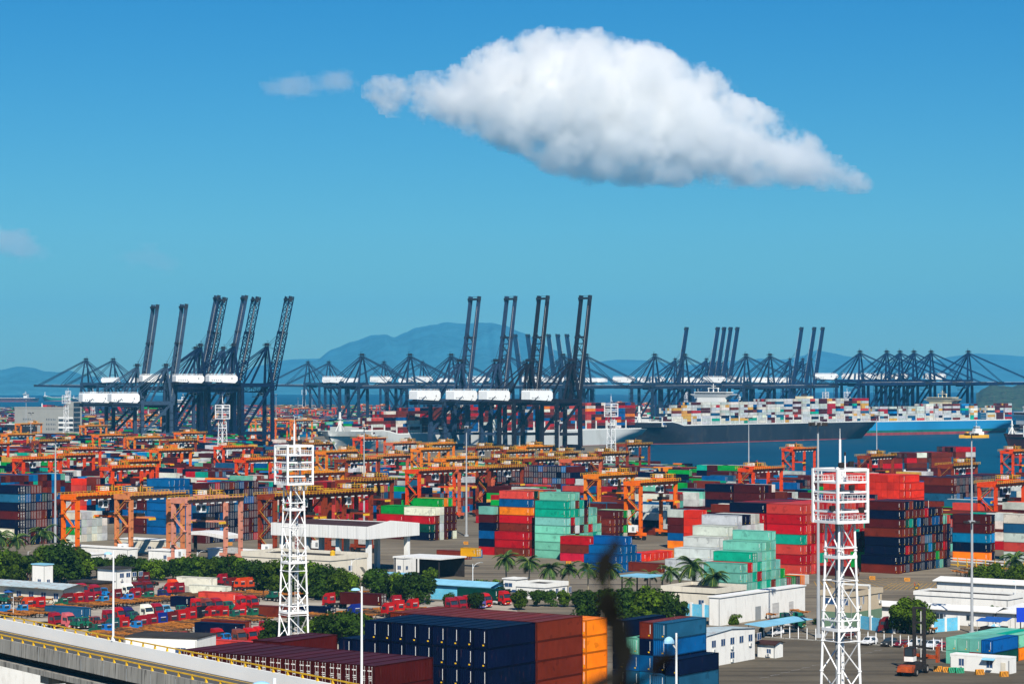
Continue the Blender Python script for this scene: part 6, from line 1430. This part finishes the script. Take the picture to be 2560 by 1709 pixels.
# front prefab with rusty roof
P = corner_from(1890, 1572, 6.4); 
a = 3.4; r = house('prefab_block', corner_from(1766, 1588, 6.3), 5.5, ext(corner_from(1766, 1588, 6.3), U, 1886), 6.3, B_white, B_rustroof, 'cream two storey prefab with rusty roof beside the blue stack', 'building', wins=[('R', 2.0+i*3.6, 3.8, 1.5, 1.3) for i in range(6)]+[('R', 9.2, 1.0, 1.5, 1.2)], over=.3, pitch=.6)
P, a, b_ = sized(1938, 1610, 2.8, 1898, 1945); house('kiosk', P, 4.2, 3.2, 2.9, B_white, B_brown, 'small white kiosk with brown roof at the apron edge', 'kiosk', wins=[('L', 1, .9, .9, .9)], over=.5, pitch=.5)
# white site cabin on the apron
P = G(2525, 1684); r = house('office_cabin', P, ext(P, V, 2373), 2.9, 2.9, B_white, B_white, 'white container office with blue awning on the apron', 'cabin', wins=[('L', 9.6, 1.0, 1.0, 1.3), ('L', 3.6, .95, 1.2, 1.4)], doors=[('L', .9, 1.0, 2.1, B_cream)], over=.03)
m = MB(); m.poly([(3.0, .05, 2.75), (5.6, .05, 2.75), (5.6, .95, 2.45), (3.0, .95, 2.45), (3.0, .05, 2.80), (5.6, .05, 2.80), (5.6, .95, 2.50), (3.0, .95, 2.50)], B_blueroof, MB.HEX); m.build('awning', r)
m = MB(); m.box(3.7, .06, .55, 4.7, .5, .9, P_mark); m.build('air_conditioner', r)
# far grey office
P = G(183, 1085); P2 = Vector((P.x, P.y, 0)); a = ext(P2, V, 37)
r = house('grey_office', P2, a, ext(P2, U, 205), 29, B_grey, B_dark, 'grey office block with small dark windows beyond the yard', 'office', wins=[('L', a*.30+i*a*.028, 4+k*5.2, a*.014, 2.4) for i in range(6) for k in range(3)]+[('L', a*.72+i*a*.03, 4+k*5.2, a*.014, 2.4) for i in range(5) for k in range(3)], para=1.2)
m = MB(); m.box(.0, -12, 29, a*.12, -.5, 35, B_grey); m.build('stair_tower', r)
m = MB(); m.box(-.3, -10, 3, .0, -.4, 34, GLASS)
for k in range(5): m.box(-.36, -10, 7+k*5.4, -.3, -.4, 7.5+k*5.4, P_steel)
m.build('curtain_wall', r)
m = MB()
for k in range(3): m.box(.3, .02, 3.4+k*5.2, a*.24, .09, 6.0+k*5.2, GLASS); m.box(.0, .02, 6.05+k*5.2, a*.25, .11, 8.2+k*5.2, B_white)
m.build('ribbon_window', r)
P = G(36, 1090); house('terminal_shed', P, 60, 30, 12, P_dark, B_white, 'dark sided terminal shed with white roof at the left edge', 'warehouse', over=1)
P = G(80, 1118); house('terminal_shed', P, 30, 14, 6, B_white, B_white, 'white terminal building with dark window bays among the left yard', 'building', wins=[('L', 3+i*6, 2, 4.4, 2.4) for i in range(4)])
# truck lot: workshop, cabin, hut
P, a, b_ = sized(168, 1492, 4.2, -30, 176); house('workshop', corner_from(160, 1466, 4.4), ext(corner_from(160, 1466, 4.4), V, -40), 7, 4.0, B_cream, B_rustroof, 'long low workshop with pale stained sheet roof at the truck lot', 'workshop', over=1.6, pitch=.9, wins=[('L', 2+i*4.5, 1.2, 1.6, 1.4) for i in range(7)])
house('rusty_shed', corner_from(245, 1458, 3.4), ext(corner_from(245, 1458, 3.4), V, 172), 6, 3.4, RUST2, B_dark, 'rusty brown shed between the workshop and the portable cabins', 'shed')
P = corner_from(293, 1422, 6.2); house('portable_cabin', P, ext(P, V, 245), ext(P, U, 330), 6.2, B_white, B_dark, 'white two storey portable cabin with outside stair in the truck lot', 'cabin', wins=[('R', 1+i*2.4, 3.9, 1.4, 1.1) for i in range(4)]+[('L', 1.5, .9, 1.2, 1.2)], over=.7)
P = corner_from(492, 1602, 4.2); house('flat_hut', P+V*0, ext(P, V, 352), 10, 4.6, B_white, B_dark, 'white walled hut with wide black flat roof beside the viaduct', 'hut', over=.15, wins=[('L', 2.4, 1.0, 2.2, 1.8)], rot=AV+.35)
P = corner_from(150, 1672, 5.0); house('roadside_building', P, 26, 6, 5.0, B_white, B_white, 'white roadside building under the viaduct', 'building', over=.3)
# ---------------------------------------------------------------- pale lot and dark apron, painted lines
def gsheet(name, pix, z, m): return sheet(name, [tuple(G(x, y)[:2]) for x, y in pix], z, m)
gsheet('lot_pavement', [(-120, 1470), (180, 1462), (520, 1452), (680, 1492), (930, 1496), (1290, 1510), (1300, 1560), (900, 1720), (-200, 1720)], .02, M_lot)
gsheet('apron', [(1560, 1640), (1760, 1600), (2100, 1598), (2560, 1632), (2700, 1640), (2800, 2300), (900, 2400)], .02, M_apron)
Y_line = mat('yellow road paint', (0.40, 0.24, 0.05, 1), .8, .3, .3); W_line = mat('worn white road paint', (0.36, 0.35, 0.33, 1), .8, .4, .3)
b = MB()
for i in range(16):
    A, C = G(2035+i*14, 1452-i*.6), G(2052+i*19, 1482-i*1.6); d = (C-A).normalized()*.12; n = Vector((-d.y, d.x, 0)); b.poly([(A-n)+Vector((0, 0, .03)), (A+n)+Vector((0, 0, .03)), (C+n)+Vector((0, 0, .03)), (C-n)+Vector((0, 0, .03))], Y_line)
for i in range(26):
    A, C = G(2230+i*11, 1457), G(2200+i*12, 1474); d = (C-A).normalized()*.12; n = Vector((-d.y, d.x, 0)); b.poly([(A-n)+Vector((0, 0, .03)), (A+n)+Vector((0, 0, .03)), (C+n)+Vector((0, 0, .03)), (C-n)+Vector((0, 0, .03))], Y_line)
struct(b.build('road_marking'))
b = MB()
for i in range(12):
    A = G(1900+i*26, 1694-i*6.2); d = Vector((.75, .66, 0)); n = Vector((-d.y, d.x, 0))*.09; C = A+d*2.6; b.poly([(A-n)+Vector((0, 0, .05)), (A+n)+Vector((0, 0, .05)), (C+n)+Vector((0, 0, .05)), (C-n)+Vector((0, 0, .05))], W_line)
struct(b.build('road_marking'))
# fence along the car row
fr = empty('post_fence', G(1910, 1588)); tag(fr, 'fence of white posts and wires along the parked cars', 'fence'); A0 = G(1910, 1588); pts = [(1910, 1592), (2150, 1608), (2440, 1636)]
for (x0, y0), (x1, y1) in zip(pts, pts[1:]):
    A, C = G(x0, y0)-A0, G(x1, y1)-A0; k = int((C-A).length/2.0)
    for i in range(k): q = MB(); p = A.lerp(C, i/k); q.box(p.x-.08, p.y-.08, 0, p.x+.08, p.y+.08, 2.6, T_white); q.poly([(p.x-.08, p.y-.08, 2.6), (p.x+.08, p.y-.08, 2.6), (p.x+.08, p.y+.08, 2.6), (p.x-.08, p.y+.08, 2.6), (p.x-.02, p.y-.35, 2.95), (p.x+.02, p.y-.35, 2.95), (p.x+.02, p.y-.30, 2.95), (p.x-.02, p.y-.30, 2.95)], T_white, MB.HEX); q.build('post', fr)
    q = MB()
    for z in (.7, 1.4, 2.1): q.beam(A+Vector((0, 0, z)), C+Vector((0, 0, z)), .025, .025, P_steel)
    q.beam(A+Vector((0, 0, .12)), C+Vector((0, 0, .12)), .3, .25, B_concrete); q.build('wire', fr)
r = empty('carport', G(1925, 1590), AU); tag(r, 'light blue carport roof on thin posts at the fence', 'carport'); m = MB(); m.poly([(-6, -2, 2.6), (16, -2, 2.6), (16, 3, 3.0), (-6, 3, 3.0), (-6, -2, 2.7), (16, -2, 2.7), (16, 3, 3.1), (-6, 3, 3.1)], B_blueroof, MB.HEX); m.build('roof', r)
for x in (-5, 1.5, 8, 15): m = MB(); m.box(x-.06, 2.5, 0, x+.06, 2.62, 2.95, P_steel); m.build('post', r)
r = empty('fence_post_row', G(1770, 1672)); tag(r, 'short fence of white posts before the cream prefab', 'fence'); A0 = G(1800, 1660); A, C = G(1800, 1660), G(1885, 1640); r.location = A
for i in range(9): q = MB(); p = (C-A)*(i/8); q.box(p.x-.08, p.y-.08, 0, p.x+.08, p.y+.08, 2.6, T_white); q.build('post', r)
# market awnings, umbrella
M_bl = mat('blue awning cloth', (0.02, 0.10, 0.36, 1), .7, .15, .5)
r = empty('market_stall', G(2470, 1580), AU); tag(r, 'market stall under sagging dark blue awnings', 'market stall'); m = MB()
for k in range(2): m.poly([(k*3.2, -3, 2.4-k*.0), (k*3.2+3.0, -3, 2.9), (k*3.2+3.0, 3, 2.9), (k*3.2, 3, 2.4), (k*3.2, -3, 2.48), (k*3.2+3.0, -3, 2.98), (k*3.2+3.0, 3, 2.98), (k*3.2, 3, 2.48)], M_bl, MB.HEX)
m.build('awning', r)
for x in (.2, 6): 
    for y in (-2.7, 2.7): m = MB(); m.box(x-.05, y-.05, 0, x+.05, y+.05, 2.5, P_steel); m.build('post', r)
m = MB(); m.box(1, -2.4, 0, 5.5, 2.4, 1.1, P_dark); m.build('counter', r)
def umbrella(px, py, label, cols):
    r = empty('umbrella', G(px, py)); tag(r, label, 'umbrella'); m = MB(); n = 16
    for k in range(n):
        a0, a1 = 2*math.pi*k/n, 2*math.pi*(k+1)/n; m.poly([(1.5*math.cos(a0), 1.5*math.sin(a0), 2.2), (1.5*math.cos(a1), 1.5*math.sin(a1), 2.2), (0, 0, 2.75)], cols[(k//2) % 2])
    m.build('canopy', r); m = MB(); m.tube((0, 0, 0), (0, 0, 2.75), .03, .03, P_steel, 6); m.build('pole', r)
umbrella(2486, 1588, 'light blue and white umbrella by the market stall', [P_mark, B_blueroof]); umbrella(22, 1500, 'blue patterned umbrella beside the green truck', [M_bl, M_bl])
M_bill = mat('blue signboard', (0.012, 0.05, 0.50, 1), .4, .05, .3); r = empty('signboard', G(2574, 1590), AU-.8); tag(r, 'blank bright blue signboard on posts at the right edge', 'signboard'); m = MB(); m.box(-3, -.1, 3.2, 4, .1, 6.4, M_bill); m.build('panel', r)
for x in (-2, 3): m = MB(); m.box(x-.1, .1, 0, x+.1, .3, 6, P_dark); m.build('post', r)
# striped barriers
S_or = mat('orange barrier paint', (0.75, 0.30, 0.02, 1), .6, .2, .8); S_gr = mat('green barrier paint', (0.02, 0.35, 0.18, 1), .6, .2, .8)
def barrier_kit(m, w_=1.6):
    K = Kit(); b = MB(); b.frustum([(-w_/2, -.4, 0), (w_/2, -.4, 0), (w_/2, .4, 0), (-w_/2, .4, 0)], [(-w_/2, -.3, 1.0), (w_/2, -.3, 1.0), (w_/2, .3, 1.0), (-w_/2, .3, 1.0)], m); st = MB()
    for i in range(5):
        x = -w_/2+.05+i*w_/5; yb = lambda z: -.4+.1*z-.012; st.poly([(x, yb(.05), .05), (x+.15, yb(.05), .05), (min(w_/2, x+.45), yb(.95), .95), (min(w_/2, x+.30), yb(.95), .95)], P_dark)
    K.add('block', b, [('stripe', st)]); return K
KBA, KBG = barrier_kit(S_or), barrier_kit(S_gr)
for i, (px, py, k, lb) in enumerate(((2345, 1677, KBA, 'orange and black striped block between handler and white cabin'), (2368, 1679, KBA, 'worn orange striped block at the left end of the white cabin'), (2382, 1680, KBG, 'green and black striped block before the white cabin'), (2399, 1681, KBG, 'dark green block beside the striped green one'), (2449, 1685, KBA, 'tilted orange striped block before the cabin window'), (2510, 1690, KBA, 'orange striped block before the cabin door'),
       (2181, 1448, KBA, 'orange block by the gatehouse roof'), (2268, 1452, KBA, 'orange striped block on the open yard before the dark wall'), (436, 1350, KBA, 'orange block on the yard left of the pink gantry'), (575, 1362, KBA, 'orange striped block right of the curved canopy'), (1421, 1410, KBA, 'orange block before the three high red stack'), (1622, 1418, KBA, 'orange block right of the blue stepped stack'), (1165, 1360, KBA, 'orange block on the open yard left of the red stack'))):
    o = k.spawn('barrier_block', G(px, py), R(-15+i*7 % 40), 1); tag(o, lb, 'barrier', 'striped barrier blocks')
# bent barrier rail before the striped stack
r = empty('barrier_rail', G(2372, 1418), AU-.9); A, C = G(2372, 1414), G(2560, 1428); d = C-A; r.location = A; r.rotation_euler = (0, 0, math.atan2(d.y, d.x)); tag(r, 'long white barrier beams with yellow black posts before the striped stack', 'barrier'); m = MB()
for z in (1.5, 2.3): m.box(0, -.15, z, d.length, .15, z+.35, B_white)
m.box(0, -.12, .4, d.length, .12, .7, Y_rail); m.build('beam', r)
for i in range(9): m = MB(); m.box(i*d.length/8-.12, -.2, 0, i*d.length/8+.12, .2, 2.7, Y_rail); m.build('post', r)
# lashing poles on the stacks
for px, py, pt, lb in ((2255+64, 1421, 1250, 'pale lashing pole, first from the left on the dark blue wall'), (2338, 1418, 1272, 'pale lashing pole, second from the left on the dark blue wall'), (2352, 1416, 1292, 'pale lashing pole, third from the left on the dark blue wall'), (1416, 1396, 1248, 'yellow lashing pole at the corner of the teal stack'), (1428, 1394, 1227, 'yellow lashing pole, second on the teal stack'), (1472, 1388, 1244, 'yellow lashing pole on the right part of the teal stack')):
    p = G(px, py)-V*.35; hgt = 56-(pt-YH)/FPX*p.y; m = MB(); m.tube((0, 0, 0), (0, 0, hgt), .07, .07, Y_line if px < 2000 else B_cream, 6); o = m.build('lashing_pole'); o.location = p; tag(o, lb, 'pole', 'lashing poles on the stacks')
# street lamps
for px, py, pt, lb in ((1182, 1492, 1404, 'white curved street lamp before the blue shed'), (878, 1482, 1394, 'white curved street lamp at the gate office'), (493, 1448, 1375, 'slim white lamp pole in the tree belt'), (671, 1432, 1374, 'white street lamp before the cream gate office'), (70, 1412, 1375, 'white street lamp by the left palms')):
    p = G(px, py); s = (56-(pt-YH)/FPX*p.y)/11; o = KL2.spawn('street_lamp', p, R(180), s); tag(o, lb, 'street lamp', 'street lamps in the port')
for px, py, pt, lb in ((485, 1600, 1565, 'white yard lamp before the long navy container'), (410, 1594, 1572, 'small white yard lamp beside the black roofed hut'), (2539, 1520, 1450, 'white lamp pole with twin heads among the white offices'), (33, 1545, 1490, 'thin pale pole beside the bright blue trucks')):
    p = G(px, py); s = (56-(pt-YH)/FPX*p.y)/12; o = KL.spawn('street_lamp', p, 0, s); tag(o, lb, 'street lamp', 'street lamps in the port')
# ---------------------------------------------------------------- viaduct
D = Vector((math.sin(R(145)), math.cos(R(145)), 0)); P0 = XY(0, 306.5); rot = math.atan2(D.y, D.x)
r = empty('viaduct', Vector((P0.x, P0.y, 0)), rot); tag(r, 'concrete road viaduct with white parapets and yellow guard rails', 'viaduct')
zd = 22.5; A_, Z_ = -150, 110; Wd = 10.4                        # local x runs towards the camera, y to the far side
m = MB(); m.box(A_, .3, zd-.35, Z_, Wd-.3, zd-.02, B_concrete); m.box(A_, 1.6, zd-1.3, Z_, Wd-1.6, zd-.35, P_dark); m.box(A_, -.1, zd-1.95, Z_, Wd, zd-1.3, B_concrete); m.build('deck', r)  # recessed web coloured near black for the shade under the deck edge
mr_, nt_, bb_ = nodes_of('viaduct asphalt'); bb_.inputs['Base Color'].default_value = (.062, .062, .058, 1); bb_.inputs['Roughness'].default_value = .85
m = MB(); m.box(A_, .45, zd-.02, Z_, Wd-.45, zd, mr_)
m.box(A_, Wd-1.15, zd, Z_, Wd-.98, zd+.006, Y_rail); m.box(A_, 1.1, zd, Z_, 1.25, zd+.006, P_mark)
for i in range(60): m.box(A_+i*4.4, Wd/2-.06, zd, A_+i*4.4+2, Wd/2+.06, zd+.006, P_mark)
m.build('road_surface', r)
m = MB(); m.poly([(A_, -.02, zd-.3), (Z_, -.02, zd-.3), (Z_, .45, zd-.3), (A_, .45, zd-.3), (A_, .05, zd+1.4), (Z_, .05, zd+1.4), (Z_, .35, zd+1.4), (A_, .35, zd+1.4)], B_concrete, MB.HEX)
for i in range(44): m.box(A_+i*6, -.06, zd-.32, A_+i*6+.10, -.015, zd+1.1, C_louv)
m.build('parapet', r)
m = MB(); m.poly([(A_, Wd-.45, zd-.6), (Z_, Wd-.45, zd-.6), (Z_, Wd, zd-.6), (A_, Wd, zd-.6), (A_, Wd-.35, zd+1.5), (Z_, Wd-.35, zd+1.5), (Z_, Wd-.05, zd+1.5), (A_, Wd-.05, zd+1.5)], B_rdeck, MB.HEX); m.build('parapet', r)
for y, z in ((.2, zd+1.4), (Wd-.2, zd+1.5)):
    m = MB(); m.box(A_, y-.07, z+.42, Z_, y+.07, z+.56, Y_rail)
    for i in range(int((Z_-A_)/3.2)): x = A_+i*3.2; m.poly([(x-.18, y-.1, z), (x+.18, y-.1, z), (x+.18, y+.1, z), (x-.18, y+.1, z), (x-.06, y-.06, z+.5), (x+.06, y-.06, z+.5), (x+.06, y+.06, z+.5), (x-.06, y+.06, z+.5)], Y_rail, MB.HEX)
    m.build('guard_rail', r)
for x in (-75, -32, 11, 54):
    m = MB(); m.tube((x, Wd/2, 0), (x, Wd/2, zd-3.0), 1.1, 1.1, B_concrete, 14); m.box(x-1.2, 1.2, zd-3.2, x+1.2, Wd-1.2, zd-1.96, B_concrete); m.build('pier', r)
def vlamp(px, Y, zb, pt, lb, shade=True):
    p = XY(px, Y, zb); s = (56-(pt-YH)/FPX*Y-zb)/12; o = KL.spawn('street_lamp', p, R(8), s); tag(o, lb, 'street lamp', 'lamps along the viaduct')
for px, t, lb in ((285, 1, 'tall white lamp with pale blue shade on the viaduct over the truck lot'), (905, 1, 'tall white lamp with pale blue shade before the maroon stack')):
    k = (px-1280)/FPX; q = P0+Vector((.819, .574, 0))*(Wd-.2); tt = (k*q.y-q.x)/(D.x-k*D.y); p = q+D*tt; pt = 1375 if px == 285 else 1464
    s = (56-(pt-YH)/FPX*p.y-(zd+1.5))/12; o = KL.spawn('street_lamp', Vector((p.x, p.y, zd+1.5)), R(5), s); tag(o, lb, 'street lamp', 'lamps along the viaduct')
o = KL.spawn('street_lamp', XY(1690, 262, 0), R(5), (56-(1580-YH)/FPX*262)/12*1.0); o.scale = (1.1, 1.1, o.scale[2]); tag(o, 'white lamp with pale blue shade before the blue mixed stack', 'street lamp', 'lamps along the viaduct')
o = KL.spawn('street_lamp', XY(688, 262, 0), R(5), (56-(1692-YH)/FPX*262)/12); o.scale = (2.0, 2.0, o.scale[2]); tag(o, 'pale blue lamp shade peeking over the viaduct deck', 'street lamp', 'lamps along the viaduct')
# ---------------------------------------------------------------- people
SKIN = mat('skin', (0.40, 0.24, 0.16, 1), .6, .1); CL1 = mat('orange vest cloth', (0.75, 0.16, 0.02, 1), .8, .1); CL2 = mat('yellow vest cloth', (0.80, 0.45, 0.02, 1), .8, .1); DKC = mat('dark trousers', (.02, .025, .04, 1), .8, .2); HATR = mat('red hard hat', (.6, .03, .03, 1), .35, .05)
def person(p, rot, vest, label, arm=.6):
    r = empty('person', p, rot); tag(r, label, 'person', 'people in the port')
    me = bpy.data.meshes.new('body'); J = [(0, 0, .95), (0, 0, 1.2), (0, 0, 1.42), (0, 0, 1.52), (.02, 0, 1.66), (0, .19, 1.42), (.06, .27, 1.15), (.06+.22*arm, .22, .95), (0, -.19, 1.42), (.06, -.27, 1.15), (.06+.22*arm, -.22, .95), (0, .1, .92), (.05, .11, .5), (0, .12, .07), (.16, .13, .04), (0, -.1, .92), (-.03, -.11, .5), (-.08, -.12, .07), (.08, -.13, .04)]
    E = [(0, 1), (1, 2), (2, 3), (3, 4), (2, 5), (5, 6), (6, 7), (2, 8), (8, 9), (9, 10), (0, 11), (11, 12), (12, 13), (13, 14), (0, 15), (15, 16), (16, 17), (17, 18)]
    rr = [.15, .15, .16, .06, .11, .07, .05, .045, .07, .05, .045, .1, .07, .05, .045, .1, .07, .05, .045]
    me.from_pydata(J, E, []); o = bpy.data.objects.new('body', me); COL.objects.link(o); o.parent = r; me.materials.append(DKC); o.modifiers.new('skin', 'SKIN'); 
    for v, q in zip(me.skin_vertices[0].data, rr): v.radius = (q, q)
    me.skin_vertices[0].data[0].use_root = True; s = o.modifiers.new('sub', 'SUBSURF'); s.levels = s.render_levels = 1
    b = MB(); n = 12
    for (z0, a0, b0_), (z1, a1, b1_) in zip([(.93, .16, .19), (1.15, .17, .2), (1.38, .17, .24)], [(1.15, .17, .2), (1.38, .17, .24), (1.5, .08, .1)]):
        v = [(a0*math.cos(2*math.pi*i/n), b0_*math.sin(2*math.pi*i/n), z0) for i in range(n)]+[(a1*math.cos(2*math.pi*i/n), b1_*math.sin(2*math.pi*i/n), z1) for i in range(n)]; b.poly(v, vest, [(i, (i+1) % n, n+(i+1) % n, n+i) for i in range(n)])
    b.build('vest', r); b = MB(); n = 10; v = []; f = []
    for j in range(7):
        t = -math.pi/2+math.pi*j/6
        for i in range(n): v.append((.02+.095*math.cos(t)*math.cos(2*math.pi*i/n), .08*math.cos(t)*math.sin(2*math.pi*i/n), 1.64+.12*math.sin(t)))
    for j in range(6):
        for i in range(n): f.append((j*n+i, j*n+(i+1) % n, (j+1)*n+(i+1) % n, (j+1)*n+i))
    b.poly(v, SKIN, f); b.box(.105, -.015, 1.6, .135, .015, 1.65, SKIN); b.build('face', r)
    b = MB(); v = []; f = []
    for j in range(4):
        t = math.pi/2*j/3
        for i in range(n): v.append((.02+.13*math.cos(t)*math.cos(2*math.pi*i/n), .115*math.cos(t)*math.sin(2*math.pi*i/n), 1.69+.11*math.sin(t)))
    for j in range(3):
        for i in range(n): f.append((j*n+i, j*n+(i+1) % n, (j+1)*n+(i+1) % n, (j+1)*n+i))
    b.poly(v, HATR if vest is CL1 else DKC, f); b.build('hat', r); return r
pA, pB = G(2287, 1471), G(2297, 1471); person(pA, R(10), CL1, 'person in orange vest and red helmet riding in front on the yellow scooter', 1.2); person(pB, R(190), CL2, 'person in yellow vest standing beside the scooter', .8); person(G(1125, 1420), 1.0, CL2, 'person in yellow walking on the dark workshop deck', .4)
r = empty('scooter', G(2292, 1473), R(60)); tag(r, 'yellow scooter between the two people on the open yard', 'scooter'); b = MB(); b.box(-.8, -.18, .3, .5, .18, .75, Y_rail); b.beam((.5, 0, .4), (.7, 0, 1.1), .1, .1, P_dark); b.beam((.7, -.35, 1.1), (.7, .35, 1.1), .06, .06, P_dark); b.build('body', r)
for x in (-.7, .8): a, q = wheel_mb(x, 0, .26, .12); o = a.build('wheel', r); q.build('wheel_hub', o)
b = MB(); b.box(-.75, -.16, .75, .1, .16, .88, P_dark); b.build('saddle', r)
bulk_mesh('stacked_containers', BULK, 'dense mass of stacked containers filling the port and the ships')
# ---------------------------------------------------------------- a dark twig close to the lens, out of focus
cam.dof.use_dof = True; cam.dof.focus_distance = 900.0; cam.dof.aperture_fstop = 6.0
TW = mat('shaded twig bark', (0.001, 0.001, 0.001, 1), .9, .2, 8.0); TL = mat('shaded leaf', (0.001, 0.0015, 0.001, 1), .7, .3, 8.0)  # bark and leaf blackened in base colour to imitate their shaded side
r = empty('twig', AT(1530, 1760, 2.4)); tag(r, 'out of focus dark leafy twig reaching up close to the lens', 'twig'); O = Vector(r.location)
def tw(pts, r0, r1, name):
    q = [AT(x, y, d)-O for x, y, d in pts]; b = MB()
    for i, (a, c) in enumerate(zip(q, q[1:])): b.tube(a, c, r0+(r1-r0)*i/(len(q)-1), r0+(r1-r0)*(i+1)/(len(q)-1), TW, 8)
    return b.build(name, r)
tw([(1535, 1790, 2.35), (1556, 1700, 2.38), (1560, 1640, 2.4), (1556, 1570, 2.42), (1528, 1510, 2.44), (1512, 1440, 2.46), (1526, 1360, 2.48)], .0068, .002, 'stem')
tw([(1550, 1740, 2.38), (1612, 1694, 2.36), (1662, 1650, 2.34), (1698, 1598, 2.32)], .0062, .002, 'side_stem')
def leaf(px, py, d, ln, w_, ang):
    c = AT(px, py, d)-O; k = d/FPX; b = MB(); n = 10; a = math.radians(ang); ux = Vector((math.cos(a), .15, math.sin(a))); vx = Vector((-math.sin(a), .3, math.cos(a)))
    v = [c+ux*(1.35*ln*k*math.cos(2*math.pi*i/n)*.5)+vx*(1.6*w_*k*math.sin(2*math.pi*i/n)*.5*(1+.3*math.cos(2*math.pi*i/n))) for i in range(n)]; b.poly(v+[p+Vector((0, .0006, 0)) for p in v], TL, [tuple(range(n)), tuple(range(2*n-1, n-1, -1))]+[(i, (i+1) % n, n+(i+1) % n, n+i) for i in range(n)]); b.build('leaf', r)
for a in ((1508, 1420, 2.45, 70, 30, 75), (1532, 1375, 2.47, 50, 20, 60), (1520, 1520, 2.44, 70, 34, 95), (1548, 1600, 2.4, 90, 34, 88), (1562, 1655, 2.38, 80, 26, 70), (1500, 1706, 2.36, 80, 22, 20), (1650, 1660, 2.35, 70, 22, 45)): leaf(*a)
# faded shipping mark on the lowest pale container
t = bpy.data.curves.new('lettering', 'FONT'); t.body = 'MATSON'; t.size = 1.7; t.extrude = .01; t.materials.append(P_dark)
for q in bpy.data.objects:
    if q.get('label', '').startswith('pale grey container, ground tier, first column of pale grey staircase'):
        f_ = bpy.data.objects.new('lettering', t); COL.objects.link(f_); bpy.context.view_layer.update(); me = bpy.data.meshes.new_from_object(f_.evaluated_get(bpy.context.evaluated_depsgraph_get())); bpy.data.objects.remove(f_); me.materials.clear(); me.materials.append(P_dark); o = bpy.data.objects.new('lettering', me); COL.objects.link(o); o.parent = q
        o.matrix_basis = Matrix(((-1, 0, 0, 9.6), (0, 0, 1, .05), (0, 1, 0, .75), (0, 0, 0, 1)))
